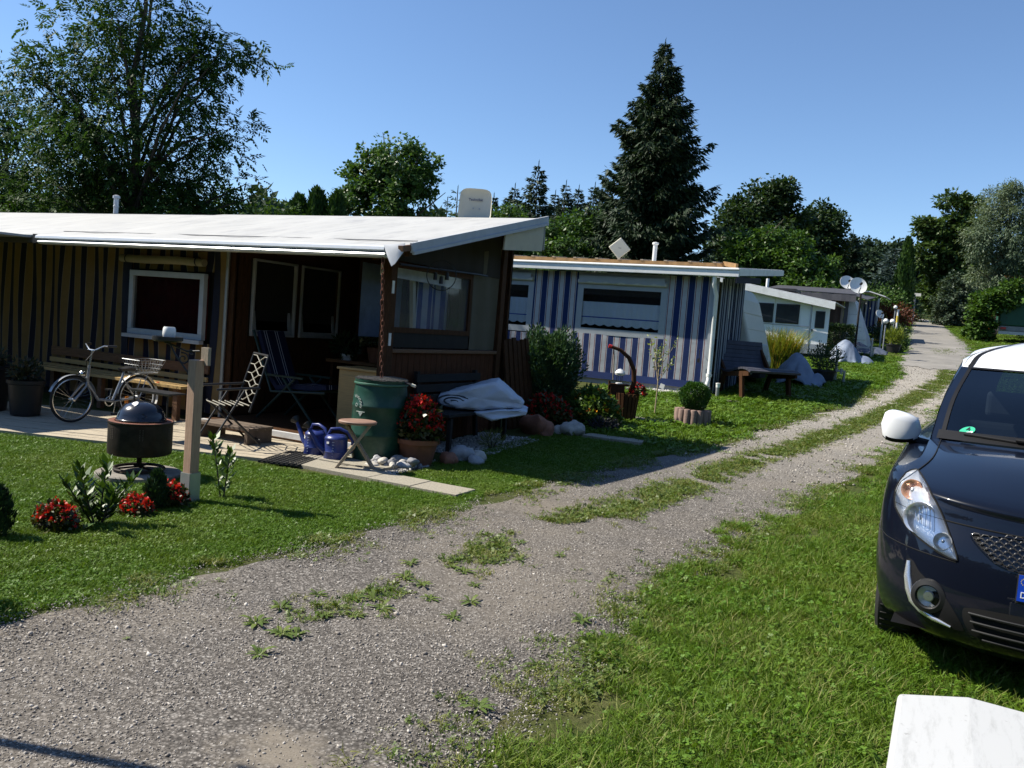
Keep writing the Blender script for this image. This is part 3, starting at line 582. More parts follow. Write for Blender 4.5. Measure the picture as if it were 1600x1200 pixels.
# ---- conifers
def spruce(label, base, top, r, mat, whorls, per, spray, name='spruce_tree', group='spruces behind the huts', z_low=.06, ragged=.28, hang=.9, wide=.34, up=.18, trunk_r=.14, sprays=26):
    zb = gz(*base); H = top-zb; t = thing(name, label, 'tree', (*base, zb), 0, group); PP, DD, NN, LL = [], [], [], []
    tb = MB(); tb.tube([(0, 0, 0), (0.02, 0, H*.5), (0, 0, H*.97)], [trunk_r, trunk_r*.6, .012], 7)
    for i in range(whorls):
        f = z_low+(1-z_low)*(i/whorls)**.92; z = H*f; rr = r*(1-f)**.78*(1+rng.normal(0, .06))+.06
        for k in range(per if f < .85 else max(4, per-3)):
            az = rng.uniform(0, 2*math.pi); L = rr*(1+rng.normal(0, ragged)); L = max(L, .08)
            o = np.array([math.cos(az), math.sin(az), 0]); sd_ = np.array([-o[1], o[0], 0]); q = np.linspace(.12, 1, 7)
            path = o[None]*(L*q)[:, None]+np.array([0, 0, 1.])[None]*(z+(-.30*q+.34*q**2.4+up*q)*L)[:, None]+sd_[None]*(rng.normal(0, .12)*L*q**2)[:, None]
            if L > .8 and k % 2 == 0: tb.tube([Vector(p) for p in path[::2]], [.022, .015, .01, .005][:len(path[::2])], 4, caps=False)
            n = max(5, int(sprays*L/(r*.6)+4)); u = rng.uniform(0, 1, n)**.75; j = np.clip((u*6).astype(int), 0, 5); fr = (u*6-j)[:, None]
            P = path[j]*(1-fr)+path[j+1]*fr; lat = rng.normal(0, 1, n)*(1-u*.75)*min(L*wide, .9)*.55; P = P+sd_[None]*lat[:, None]+np.array([0, 0, -.1])[None]*np.abs(lat)[:, None]
            D = o[None]*.75+sd_[None]*(np.sign(lat)*rng.uniform(.1, .8, n))[:, None]+np.array([0, 0, 1.])[None]*rng.uniform(-hang*1.1, .1, n)[:, None]+rng.normal(0, .25, (n, 3))
            PP.append(P); DD.append(D); NN.append(np.array([0, 0, 1.])[None]+rng.normal(0, .6, (n, 3))); LL.append(spray*rng.uniform(.6, 1.3, n)*(.55+.45*min(1, L/r*1.6)))
    for z in np.linspace(H*.93, H, 7): PP.append(np.array([[0, 0, z-.1]])); DD.append(np.array([[.1, .05, 1.]])); NN.append(np.array([[1., 0, .1]])); LL.append(np.array([spray*.9]))
    P, D, Nn, L = map(np.concatenate, (PP, DD, NN, LL))
    V, F = leaf_quads(P, D, Nn, L, L*.27); finish('crown', fast_mesh('crown', V, F), mat, t); tb.build('trunk', MAT['bark'], t, True, 60)
    return t
spruce('tall dark spruce towering behind the blue striped hut', (-12.58, 37.39), 15.1, 2.8, SPR, 74, 12, .34, ragged=.30, sprays=90, hang=1.2)
for nm, b, tp, r in [('slender spruce tip rising highest in the distant row left of the tall spruce', (-24.81, 50.07), 12.47, 1.9), ('bushy spruce just left of the tallest of the distant row', (-27.47, 52.01), 11.38, 1.7), ('small spruce tip beside the satellite dish', (-30.69, 54.86), 11.22, 1.3), ('pointed spruce in the middle of the distant row', (-26.01, 57.35), 12.59, 1.6), ('second pointed spruce of the distant row beside the middle one', (-26.75, 61.5), 13.02, 1.4), ('spruce of the distant row second from the tall spruce', (-24.09, 58.33), 12.62, 1.5), ('spruce of the distant row touching the tall spruce', (-22.47, 56.89), 12.47, 1.5), ('low spruce between the slender tip and the middle of the distant row', (-27.51, 58.8), 12.14, 1.4), ('far spire behind the large satellite dishes', (-7.14, 71.35), 11.19, 1.15)]:
    spruce(nm, b, tp, r*1.15, SPR, 30, 9, .42, sprays=40, ragged=.22)
spruce('young spruce shoot sticking up beside the roof satellite dish', (-12.29, 19.9), 5.35, .62, leafmat('young_spruce', (.03, .065, .016), (.06, .1, .025), .15), 20, 6, .16, name='young_spruce', sprays=12, up=.5, hang=.3, trunk_r=.05)
spruce('shorter young spruce shoot next to the maple', (-12.79, 20.2), 5.1, .6, SPR, 18, 6, .16, name='young_spruce', sprays=12, up=.5, hang=.3, trunk_r=.05)
spruce('silvery blue spruce beside the road end', (-3.53, 64.05), 9.24, 1.5, BSP, 24, 8, .4, name='blue_spruce', sprays=20, hang=.2)
def thuja(label, base, top, r, mat, n, name='thuja', group=None, size=.22, shape=1.0, zlow=0.0, cat='conifer', lean=.25):
    zb = gz(*base); H = top-zb; t = thing(name, label, cat, (*base, zb), 0, group)
    f = rng.random(n)**.8; az = rng.uniform(0, 6.283, n); prof = np.sin(np.clip(f*.85+.15, 0, 1)*math.pi)**.6*(1-f*.35*shape)
    rr = r*prof*np.sqrt(rng.uniform(.35, 1, n))*(1+.18*np.sin(az*5+f*9)); P = np.stack([rr*np.cos(az), rr*np.sin(az), H*(zlow+f*(1-zlow))*.93], 1)
    D = np.stack([np.cos(az)*lean, np.sin(az)*lean, np.full(n, 1.)], 1)+rng.normal(0, .25, (n, 3)); Nn = np.stack([np.cos(az), np.sin(az), np.full(n, .2)], 1)+rng.normal(0, .5, (n, 3))
    L = size*rng.uniform(.5, 1.3, n); V, F = leaf_quads(P, D, Nn, L, L*.38); finish('crown', fast_mesh('crown', V, F), mat, t)
    tb = MB(); tb.tube([(0, 0, 0), (0, 0, H*.8)], [r*.16, .01], 6); tb.build('trunk', MAT['bark'], t, True); return t
for i, (b, tp, r, lb) in enumerate([((-17.5, 19.4), 5.2, .75, 'thuja column, left of the clipped trio behind the white roof'), ((-17.0, 19.6), 5.45, .8, 'thuja column, middle of the clipped trio behind the white roof'), ((-16.4, 19.8), 5.35, .75, 'thuja column, right of the clipped trio touching the maple')]):
    thuja(lb, b, tp, r, THU, 5200, group='thuja columns behind the white roof')
thuja('slim dark thuja column beside the blue spruce at the road end', (-2.4, 55.6), 9.0, .62, THU, 4500, size=.3)
# unseen tree rows added to cut skylight and reflections, then the far-off wood
def blocking_trees():
    PP = []
    for (x0, y0, x1, y1, h) in ((-34, -13, 34, -13, 8.5), (13, -13, 15, 40, 7.5), (-36, -13, -30, 6, 6)):
        n = 26000; u = rng.random(n); bx, by = x0+(x1-x0)*u, y0+(y1-y0)*u; d = unit(rng.normal(size=(n, 3))); k = np.round(u*14)/14; hh = h*(.75+.25*np.sin(k*97)); P = np.stack([bx+d[:, 0]*1.8, by+d[:, 1]*1.8, g(bx, by)+hh*(.5+.5*d[:, 2])], 1); PP.append(P)
    P = np.concatenate(PP); n = len(P); V, F = leaf_quads(P, rng.normal(size=(n, 3)), rng.normal(size=(n, 3)), rng.uniform(.5, 1.0, n), rng.uniform(.35, .7, n))
    tag(finish('light_blocking_trees', fast_mesh('light_blocking_trees', V, F), G3), 'rows of dense trees added out of view to dim skylight and reflections', 'woods', kind='stuff')
blocking_trees()
def far_wood():
    n = 42000; u = rng.random(n); ang = -1.02+1.35*u; d = rng.uniform(100, 122, n); x = d*np.sin(ang); y = d*np.cos(ang); zt = gz(0, 100)+6.6+2.0*np.sin(ang*31)+1.4*np.sin(ang*73+1)+1.0*np.sin(ang*151)
    zz = g(x, y)+rng.random(n)**.7*np.maximum(zt-gz(0, 100), 2)
    P = np.stack([x, y, zz], 1); V, F = leaf_quads(P, rng.normal(size=(n, 3))+np.array([0, 0, .4]), rng.normal(size=(n, 3)), rng.uniform(.8, 1.7, n), rng.uniform(.5, 1.1, n))
    o = finish('distant_woods', fast_mesh('distant_woods', V, F), G7); tag(o, 'far off mixed woodland closing the view', 'woods', kind='stuff')
far_wood()
# ================================================================ FIRST HUT: tan striped awning hut with white canvas roof
H1 = (-8.0, 8.6, 0.0)
hut = thing('awning_hut', 'hut with white canvas roof, tan striped cloth front and dark wooden porch', 'hut', H1)
hm = lambda: MB(H1)
ROOFC = mk('roof_canvas', (.42, .418, .405), .7, var=.06, scale=1.5, dirt=(.27, .27, .28), dirt_scale=2.2, dirt_amt=.7, bump=.25, bscale=9, stretch=(2.2, .7, 1))
def roof_z(y): return 2.335+(y-7.12)*.235
def roof_patch(x0, x1, y0, y1, nx_, ny_, lift=0.0):
    P = np.zeros((nx_, ny_, 3))
    for i, x in enumerate(np.linspace(x0, x1, nx_)):
        for j, y in enumerate(np.linspace(y0, y1, ny_)):
            sag = .012*math.sin(x*2.6)*math.sin((y-y0)*2.2)+.006*math.sin(x*7.3+y*3); P[i, j] = (x, y, roof_z(y)+lift+sag*(0 < j < ny_-1))
    return P
b = hm(); b.grid(roof_patch(-11.05, -4.97, 7.1, 10.42, 42, 22), thick=-.02); b.build('roof_canvas', ROOFC, hut, True, 60)
b = hm(); b.grid(roof_patch(-19, -11.04, 7.2, 10.42, 40, 18, -.015), thick=-.02); b.build('roof_canvas', ROOFC, hut, True, 60)
b = hm(); b.grid(roof_patch(-11.0, -5.1, 7.5, 7.525, 30, 2, .008), thick=-.008); b.build('roof_seam', mk('grey_seam', (.2, .2, .2), .7), hut)
b = hm(); b.grid(np.array([[(x, 10.41, roof_z(10.41)-.01), (x, 10.44, 2.9), (x, 10.45, 2.68)] for x in np.linspace(-19, -5.0, 14)]), thick=.02); b.build('rear_canvas', ROOFC, hut)
WM = mk('gutter_aluminium', (.72, .73, .74), .35, metal=.25, var=.05)
def extr_x(prof, x0, x1):
    b = hm(); b.prism([(y, z) for y, z in prof], x0, x1, Matrix(((0, 0, 1, 0), (1, 0, 0, 0), (0, 1, 0, 0), (0, 0, 0, 1)))); return b
extr_x([(7.16, 2.34), (7.10, 2.335), (7.065, 2.315), (7.06, 2.285), (7.085, 2.268), (7.16, 2.266)], -10.95, -5.2).build('awning_rail', WM, hut, True, 30)
extr_x([(7.15, 2.262), (7.075, 2.258), (7.06, 2.238), (7.075, 2.215), (7.15, 2.205)], -10.9, -5.19).build('awning_rail', WM, hut, True, 30)
extr_x([(7.3, 2.33), (7.21, 2.32), (7.2, 2.24), (7.3, 2.23)], -19, -11.06).build('roof_edge', mk('dark_edge', (.06, .055, .05), .7), hut)
b = hm(); b.box((-11.0, 7.16, 2.28), (.09, .14, .12)); b.build('rail_end', MAT['darkplastic'], hut)
# verge on the right: white band rising to the back, dark gap below
b = hm(); b.bar((-4.955, 7.2, roof_z(7.2)-.03), (-4.955, 10.42, roof_z(10.42)-.02), .03, .10); b.bar((-4.94, 7.22, roof_z(7.22)-.085), (-4.94, 10.4, roof_z(10.4)-.075), .03, .035); b.build('verge_rail', mk('verge_canvas', (.42, .44, .47), .6, var=.1), hut)
b = hm(); b.bar((-4.99, 7.06, 2.30), (-4.99, 7.4, 2.36), .06, .06); b.build('rafter_end', MAT['brownwood'], hut)
b = hm(); b.bar((-5.46, 7.25, 2.25), (-5.46, 10.3, 2.97), .07, .12); b.bar((-8.12, 7.25, 2.25), (-8.12, 10.3, 2.97), .07, .12); b.bar((-6.8, 7.25, 2.25), (-6.8, 10.3, 2.97), .06, .1); b.bar((-5.05, 7.25, 2.27), (-5.05, 10.35, 3.0), .05, .06); b.build('rafter', MAT['darkwood'], hut)
# loose canvas corner hanging at the front right
P = np.zeros((7, 6, 3))
for i in range(7):
    for j in range(6):
        u, v = i/6, j/5; x = -5.2+.24*u; drop = (.01+.22*v*max(.12, 1-abs(u-.55)*1.5)); P[i, j] = (x+.03*v*(1-u), 7.045+.04*u-.04*v*math.sin(u*3), 2.335+.03*u-drop*(.35+.75*v))
b = hm(); b.grid(P, thick=.008); b.build('canvas_corner', mk('corner_canvas', (.66, .67, .7), .6, var=.05), hut, True, 60)
# cream side canvas behind the end wall
b = hm(); b.grid(np.array([[(-5.02, y, 2.54+.10*(y-9.2)), (-5.01, y, 2.75+.1*(y-9.2)), (-5.02, y, roof_z(y)-.08)] for y in np.linspace(9.3, 10.4, 6)]), thick=.02); b.build('side_canvas', mk('cream_canvas', (.5, .46, .36), .7, var=.08), hut)
# striped cloth front
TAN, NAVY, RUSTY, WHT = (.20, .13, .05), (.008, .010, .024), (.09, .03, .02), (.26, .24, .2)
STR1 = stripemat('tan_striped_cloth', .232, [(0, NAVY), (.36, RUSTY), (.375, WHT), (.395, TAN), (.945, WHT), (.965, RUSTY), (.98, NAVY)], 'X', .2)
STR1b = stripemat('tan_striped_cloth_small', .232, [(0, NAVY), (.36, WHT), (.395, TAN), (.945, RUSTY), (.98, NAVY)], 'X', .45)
def cloth(x0, x1, z0, z1, y, amp=.036):
    n = max(6, int((x1-x0)*16)); return np.array([[(x, y+amp*math.sin(x*5.1)*math.sin((z-z0)/(z1-z0+.01)*3)+amp*.5*math.sin(x*13+z*2), z) for z in np.linspace(z0, z1, 8)] for x in np.linspace(x0, x1, n)])
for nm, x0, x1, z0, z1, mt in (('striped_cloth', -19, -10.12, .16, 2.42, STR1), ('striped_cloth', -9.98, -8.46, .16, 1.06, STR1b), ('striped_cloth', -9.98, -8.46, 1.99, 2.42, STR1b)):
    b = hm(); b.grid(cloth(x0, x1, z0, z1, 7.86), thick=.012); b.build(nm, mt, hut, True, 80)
NV = mk('navy_cloth', NAVY, .8, var=.2)
b = hm(); b.grid(cloth(-10.12, -9.98, .16, 2.42, 7.85), thick=.012); b.build('navy_border', NV, hut); b = hm(); b.grid(cloth(-8.46, -8.36, .16, 2.42, 7.85), thick=.012); b.build('navy_border', NV, hut)
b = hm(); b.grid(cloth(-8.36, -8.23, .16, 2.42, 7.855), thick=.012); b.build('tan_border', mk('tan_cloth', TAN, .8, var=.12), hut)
b = hm(); b.tube([(-8.2, 7.84, .07), (-8.19, 7.84, 2.36)], .024, 10); b.build('awning_pole', MAT['greymetal'], hut, True)
MAT['oldwhite'] = mk('dull_white_frame', (.42, .44, .46), .5, var=.1); MAT['dimframe'] = mk('grey_frame', (.36, .37, .37), .5, var=.1); MAT['darkpane'] = glassmat('dark_pane', (.7, .7, .7), .2)
def window(parent, off, x0, x1, z0, z1, y, fw_=.06, depth=.06, fmat='white', behind=None, name='window'):
    """window in a wall facing -y"""
    b = MB(off); b.bb(x0, x1, y-depth, y, z1-fw_, z1); b.bb(x0, x1, y-depth, y, z0, z0+fw_); b.bb(x0, x0+fw_, y-depth+.001, y-.001, z0+fw_, z1-fw_); b.bb(x1-fw_, x1, y-depth+.001, y-.001, z0+fw_, z1-fw_)
    f = b.build(name, MAT[fmat] if isinstance(fmat, str) else fmat, parent); bev(f, .006)
    b = MB(off); b.bb(x0+fw_, x1-fw_, y-depth*.5, y-depth*.5+.006, z0+fw_, z1-fw_); b.build('pane', MAT['darkpane'], f)
    if behind:
        b = MB(off); b.grid(np.array([[(x, y+.03+.012*math.sin(x*38), z) for z in (z0+.02, z1-.02)] for x in np.linspace(x0+.02, x1-.02, 50)])); b.build('curtain', behind, f, True, 80)
    return f
w = window(hut, H1, -9.94, -8.52, 1.10, 1.965, 7.83, .075, .07, 'oldwhite', behind=mk('red_curtain', (.10, .008, .012), .85))
b = hm(); b.bb(-8.25, -8.1, 7.875, 7.93, .05, 2.42); b.build('corner_board', MAT['darkwood'], hut)
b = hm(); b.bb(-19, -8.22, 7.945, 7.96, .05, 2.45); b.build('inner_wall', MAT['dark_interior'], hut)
b = MB(H1); b.bb(-9.97, -8.49, 7.70, 7.775, 1.05, 1.098); b.build('sill', MAT['oldwhite'], w)
b = hm(); b.tube([(-10.08, 7.74, 2.115), (-9.6, 7.735, 2.11), (-9.0, 7.74, 2.118), (-8.5, 7.735, 2.10)], [.052, .055, .054, .05], 12); b.build('rolled_blind', mk('rolled_canvas', (.26, .23, .15), .8, var=.12), hut, True)
for x in (-9.95, -8.62):
    b = hm(); b.lathe([(.06, -.012), (.06, .012)], 12, M=Matrix.Translation(Vector((x, 7.738, 2.112)))@Matrix.Rotation(rad(90), 4, 'Y')); b.build('blind_strap', NV, hut)
# porch: wooden wall with two tilted windows (faces +x), back wall, floor
k = 0
def planks_y(x, y0, y1, z0, z1f, wdt, holes, mat, name, parent, off, t=.025):
    y = y0
    while y < y1-.01:
        ye = min(y+wdt, y1); yc = (y+ye)/2; zt = z1f(yc); segs = [(z0, zt)]
        for (a, c, lo, hi) in holes:
            if a-.001 < yc < c+.001: segs = [(z0, lo), (hi, zt)]
        for lo, hi in segs:
            if hi-lo < .02: continue
            b = MB(off); b.bb(x-t+random.uniform(-.003, .003), x, y+.004, ye-.004, lo, hi); b.build(name, mat, parent)
        y = ye
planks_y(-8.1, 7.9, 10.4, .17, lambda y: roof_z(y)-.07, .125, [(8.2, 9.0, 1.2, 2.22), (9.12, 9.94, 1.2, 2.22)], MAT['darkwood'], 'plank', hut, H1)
for a, c in ((8.22, 8.98), (9.14, 9.92)):
    b = MB(H1); x = -8.08
    for (y0, y1, z0, z1) in ((a-.03, c+.03, 2.195, 2.225), (a-.03, c+.03, 1.205, 1.235), (a-.03, a+.0, 1.235, 2.195), (c+.0, c+.03, 1.235, 2.195)): b.bb(x-.04, x+.012, y0, y1, z0, z1)
    f = b.build('window', MAT['dimframe'], hut); bev(f, .005)
    # sash hinged at the bottom and tilted inwards
    T = Matrix.Translation(Vector((-8.1, 0, 1.235)))@Matrix.Rotation(rad(-9), 4, 'Y'); h = .93; b = MB(H1)
    for (y0, y1, z0, z1) in ((a+.02, c-.02, h-.05, h), (a+.02, c-.02, 0, .05), (a+.02, a+.07, .05, h-.05), (c-.07, c-.02, .05, h-.05)): b.bb(-.03, .02, y0, y1, z0, z1, M=T)
    s = b.build('sash', MAT['dimframe'], f); b = MB(H1); b.bb(-.006, 0, a+.07, c-.07, .05, h-.05, M=T); b.build('pane', glassmat('dim_glass', (.25, .26, .28)), f)
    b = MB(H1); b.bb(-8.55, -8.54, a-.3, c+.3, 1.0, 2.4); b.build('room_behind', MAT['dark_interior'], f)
x = -8.075
while x < -5.45:
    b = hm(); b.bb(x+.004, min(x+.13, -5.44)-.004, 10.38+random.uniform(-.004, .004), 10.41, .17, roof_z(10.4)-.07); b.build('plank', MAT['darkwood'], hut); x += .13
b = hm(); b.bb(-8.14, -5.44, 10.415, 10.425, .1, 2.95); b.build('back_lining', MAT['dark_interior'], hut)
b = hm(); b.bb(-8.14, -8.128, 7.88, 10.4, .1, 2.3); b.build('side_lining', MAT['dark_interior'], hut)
y = 7.45
while y < 10.3:
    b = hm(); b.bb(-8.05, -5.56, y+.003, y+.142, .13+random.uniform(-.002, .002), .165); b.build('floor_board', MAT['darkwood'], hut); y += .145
b = hm(); b.bb(-8.05, -5.6, 7.39, 7.445, .10, .165); b.build('floor_edge', mk('worn_white_strip', (.62, .62, .62), .5, var=.1, dirt=(.2, .17, .15), dirt_amt=.6), hut)
b = hm(); b.bb(-8.05, -5.6, 7.41, 7.44, .03, .10); b.build('floor_riser', MAT['brownwood'], hut)
# end wall on the right: posts, knee wall of boards, window, cream cloth
b = hm(); b.bar((-5.5, 7.62, .05), (-5.5, 7.62, 2.3), .12, .12); o = b.build('post', MAT['darkwood'], hut); bev(o, .008)
b = hm(); b.bar((-5.5, 10.2, .15), (-5.5, 10.2, 2.84), .12, .12); o = b.build('post', MAT['darkwood'], hut); bev(o, .008)
for z in (.72, 1.28, 1.86):
    b = hm(); b.bb(-5.438, -5.43, 7.58, 7.62, z, z+.14); b.build('bracket', MAT['white'], hut)
planks_y(-5.48, 7.69, 10.13, .1, lambda y: 1.20, .122, [], mk('reddish_boards', (.085, .034, .017), .75, spec=.1, var=.35, scale=14, bump=.3, stretch=(6, 6, .6)), 'plank', hut, H1)
b = hm(); b.bb(-5.57, -5.44, 7.68, 10.14, 1.20, 1.245); o = b.build('knee_wall_cap', MAT['brownwood'], hut); bev(o, .006)
for a in range(1):
    b = MB(H1); x = -5.5
    for (y0, y1, z0, z1) in ((7.68, 9.42, 2.16, 2.22), (7.68, 9.42, 1.43, 1.49), (7.68, 7.73, 1.49, 2.16), (9.36, 9.42, 1.49, 2.16)): b.bb(x-.03, x+.02, y0, y1, z0, z1)
    f = b.build('window', MAT['darkwood'], hut)
    b = MB(H1); P = np.array([[(-5.505+.004*math.sin(y*6+z*3), y, z) for z in np.linspace(1.49, 2.16, 7)] for y in np.linspace(7.73, 9.36, 20)]); b.grid(P); b.build('clear_film', glassmat('clear_film', (.85, .87, .92), .6, .05, .10, (.5, .56, .66)), f, True, 90)
b = hm(); b.bb(-5.53, -5.49, 7.68, 9.42, 1.26, 1.43); b.build('dark_board', MAT['dark_interior'], hut)
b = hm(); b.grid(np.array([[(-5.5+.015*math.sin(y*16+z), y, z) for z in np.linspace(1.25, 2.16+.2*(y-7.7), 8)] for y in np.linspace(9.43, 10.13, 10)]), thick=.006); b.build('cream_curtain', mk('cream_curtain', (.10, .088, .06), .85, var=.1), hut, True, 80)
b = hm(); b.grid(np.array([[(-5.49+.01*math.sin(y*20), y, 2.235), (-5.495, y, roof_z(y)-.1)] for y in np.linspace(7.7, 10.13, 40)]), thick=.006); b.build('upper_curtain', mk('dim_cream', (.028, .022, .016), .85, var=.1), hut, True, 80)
b = hm(); b.tube([(-5.42, 7.68, 2.19), (-5.42, 9.42, 2.235), (-5.42, 9.68, 2.235)], .012, 6); b.build('curtain_rod', MAT['black'], hut)
# stand-ins behind the film imitating a reflected white roof, post and blue stripes
b = hm(); b.bar((-5.7, 7.74, 2.13), (-5.7, 9.44, 2.10), .05, .13); b.build('reflection_bar', mk('reflection_white', (.8, .82, .85), .6), hut, True)
b = hm(); b.grid(np.array([[(-5.85+.03*math.sin(y*17), y, z) for z in (1.3, 2.2)] for y in np.linspace(8.72, 9.45, 30)])); b.build('reflection_stripes', stripemat('reflection_blue_stripes', .16, [(0, (.03, .07, .3)), (.5, (.5, .55, .65))], 'Y'), hut, True, 80)
b = hm(); b.bar((-5.8, 8.6, 1.25), (-5.8, 8.5, 2.1), .05, .06); b.build('reflection_post', MAT['offwhite'], hut)
b = hm(); b.grid(np.array([[(-5.95, y, z) for z in (1.35, 2.2)] for y in (7.7, 8.5)])); b.build('reflection_panel', mk('reflection_blue', (.12, .15, .2), .5), hut)
# unseen canopy beyond the picture edge, shaped to shade the left deck and bicycle
b = hm(); b.grid(np.array([[(x, y, 2.30-.02*(7.2-y)) for y in np.linspace(6.27, 7.22, 6)] for x in np.linspace(-16, -11.25, 8)]), thick=.03); b.build('shade_canopy', ROOFC, hut)
b = hm(); b.grid(np.array([[(x, y, 2.30-.02*(7.2-y)) for y in np.linspace(4.9, 6.25, 5)] for x in np.linspace(-16, -10.45, 8)]), thick=.03); b.build('shade_canopy', ROOFC, hut)
for x in (-15.8, -10.6):
    b = hm(); b.tube([(x, 5.0, 0), (x, 5.0, 2.27)], .03, 8); b.build('awning_pole', MAT['greymetal'], hut, True)
# flue pipe on the left half of the roof
b = hm(); b.lathe([(.045, 0), (.045, .12), (.052, .125), (.052, .15), (.045, .155), (.045, .28), (.065, .285), (.065, .33), (.02, .35)], 16, (-13.9, 10.5, roof_z(10.5)-.02)); b.build('flue_pipe', MAT['silver'], hut, True)
# ---- deck in front: planks laid parallel to the deck's front edge
deck = thing('wooden_deck', 'low deck of bleached planks in front of the tan striped hut', 'deck', (-8.8, 6.3, 0))
ang = math.atan(.33*.62); 
for i in range(14):
    # each plank runs from the left to the doormat edge
    fy = .07+i*.156; x0, x1 = -12.6, -5.93-.03*i
    p0 = Vector((x0, 5.40+(x0+8.82)*.332+fy, .0)); p1 = Vector((x1, 5.40+(x1+8.82)*.332+fy, .0)); p0.z = p1.z = .05+random.uniform(-.003, .003)
    nseg = 2; cut = random.uniform(.3, .7); pts = [p0, p0.lerp(p1, cut), p1]
    for k in range(2):
        d = (pts[k+1]-pts[k]).normalized()*.004
        b = MB((-8.8, 6.3, 0)); b.bar(pts[k]+d, pts[k+1]-d, .139, .04); b.build('plank', MAT['deckwood'], deck)
step = thing('wooden_step', 'low dark wooden step at the porch entrance', 'step', (-7.05, 6.98, .07)); MAT['stepwood'] = mk('grey_brown_step', (.13, .095, .07), .8, var=.3, scale=10, bump=.3)
for i in range(3):
    b = MB(); b.box((0, -.13+.13*i, .165), (.8, .122, .03)); b.build('tread', MAT['stepwood'], step)
for x in (-.36, .36):
    b = MB(); b.box((x, 0, .075), (.045, .38, .15)); b.build('cheek', MAT['stepwood'], step)
# ================================================================ SECOND HUT: blue striped awning
H2 = (-6.6, 17.0, .5)
hut2 = thing('awning_hut', 'hut with blue, white and red striped cloth front behind the topiary planter', 'hut', H2)
hm = lambda: MB(H2)
BLU, LGR, RED = (.010, .025, .105), (.40, .42, .45), (.17, .02, .022)
STR2 = stripemat('blue_striped_cloth', .268, [(0, BLU), (.4, LGR), (.46, RED), (.51, LGR), (.86, RED), (.91, LGR), (.96, BLU)], 'X', .3)
STR2b = stripemat('blue_striped_cloth_low', .268, [(0, BLU), (.4, LGR), (.46, RED), (.51, LGR), (.86, RED), (.91, LGR), (.96, BLU)], 'X', .3)
PANEL = mk('grey_fabric_frame', (.30, .33, .36), .7, var=.06)
def cl2(x0, x1, z0, z1, y=16.3, amp=.008):
    n = max(4, int((x1-x0)*12)); return np.array([[(x, y+amp*math.sin(x*4.3+z), z) for z in np.linspace(z0, z1, 6)] for x in np.linspace(x0, x1, n)])
for x0, x1, z0, z1 in ((-10.6, -9.75, .8, 2.86), (-7.95, -6.92, .8, 2.86), (-9.75, -7.95, .8, 1.5), (-6.92, -4.97, .8, 1.58), (-4.97, -3.99, .8, 2.86)):
    b = hm(); b.grid(cl2(x0, x1, z0, z1), thick=.01); b.build('striped_cloth', STR2, hut2, True, 80)
b = hm(); b.grid(cl2(-10.6, -3.96, .66, .80, 16.285, .004), thick=.012); b.build('blue_valance', mk('blue_cloth', (.012, .030, .125), .7, var=.12), hut2, True, 80)
b = hm(); b.bb(-10.6, -3.95, 16.32, 16.42, .25, .72); b.build('plinth', MAT['greyplinth'], hut2)
LACE = leafmat('lace_curtain', (.78, .81, .88), (.82, .85, .9), .12, .8, .1); MAT['clearpane'] = glassmat('clear_pane', (.97, .98, 1), .6)
def w2(x0, x1, z0, z1):
    f0 = .13; b = hm(); y = 16.3
    for (a, c, d, e) in ((x0, x1, z1-.16, z1+.18), (x0, x1, z0-.03, z0+.1), (x0, x0+f0, z0+.1, z1-.16), (x1-f0, x1, z0+.1, z1-.16)): b.bb(a, c, y-.012, y+.004, d, e)
    f = b.build('window', PANEL, hut2)
    b = hm(); b.bb(x0+f0, x1-f0, y+.004, y+.008, z0+.1, z1-.16); b.build('pane', MAT['clearpane'], f)
    n = 90; xs_ = np.linspace(x0+f0-.05, x1-f0+.05, n); wv = .018*np.sin(xs_*44)
    zb_ = z0+.19-.035*np.abs(np.sin(xs_*15.5)); zt_ = z1-.43
    b = hm(); b.grid(np.array([[(xs_[i], y+.024+wv[i]*.6, zb_[i]+(zt_-zb_[i])*q) for q in np.linspace(0, 1, 4)] for i in range(n)])); b.build('lace_curtain', LACE, f, True, 80)
    b = hm(); b.grid(np.array([[(xs_[i], y+.020+wv[i]*.6, z0+.32+.022*q) for q in (0, 1)] for i in range(n)])); b.build('curtain_band', mk('blue_band', (.05, .09, .35), .8), f, True, 80)
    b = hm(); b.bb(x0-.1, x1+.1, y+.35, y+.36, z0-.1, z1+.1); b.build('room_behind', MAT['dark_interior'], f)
    b = hm(); b.tube([(x0+.02, y-.05, z1-.02), (x1-.02, y-.05, z1-.02)], .045, 8); b.build('rolled_blind', mk('grey_roller', (.42, .44, .44), .7), f, True)
    n = 41; xs_ = np.linspace(x0+.05, x1-.05, n); b = hm(); b.grid(np.array([[(xx, y-.09, z1-.01-.03*abs(math.sin(xx*9))), (xx, y-.085, z1+.10)] for xx in xs_]), thick=.006); b.build('scalloped_valance', PANEL, f)
w2(-9.75, -7.95, 1.55, 2.68); w2(-6.92, -4.97, 1.60, 2.68)
RW = mk('hut_roof_white', (.66, .65, .62), .5, var=.05, dirt=(.5, .42, .32), dirt_amt=.4)
b = hm(); b.prism([(16.0, 2.99), (16.03, 3.04), (20.75, 3.45), (20.75, 3.38), (16.05, 2.97)], -11, -3.56, Matrix(((0, 0, 1, 0), (1, 0, 0, 0), (0, 1, 0, 0), (0, 0, 0, 1)))); b.build('roof', RW, hut2)
b = hm(); b.bb(-11, -3.52, 15.96, 15.998, 2.86, 2.985); b.bb(-11, -3.52, 15.94, 15.996, 2.985, 3.02); o = b.build('gutter', MAT['white'], hut2); bev(o, .01)
b = hm(); b.bar((-3.535, 16.0, 2.95), (-3.535, 20.7, 3.37), .04, .13); b.build('verge_board', MAT['white'], hut2)
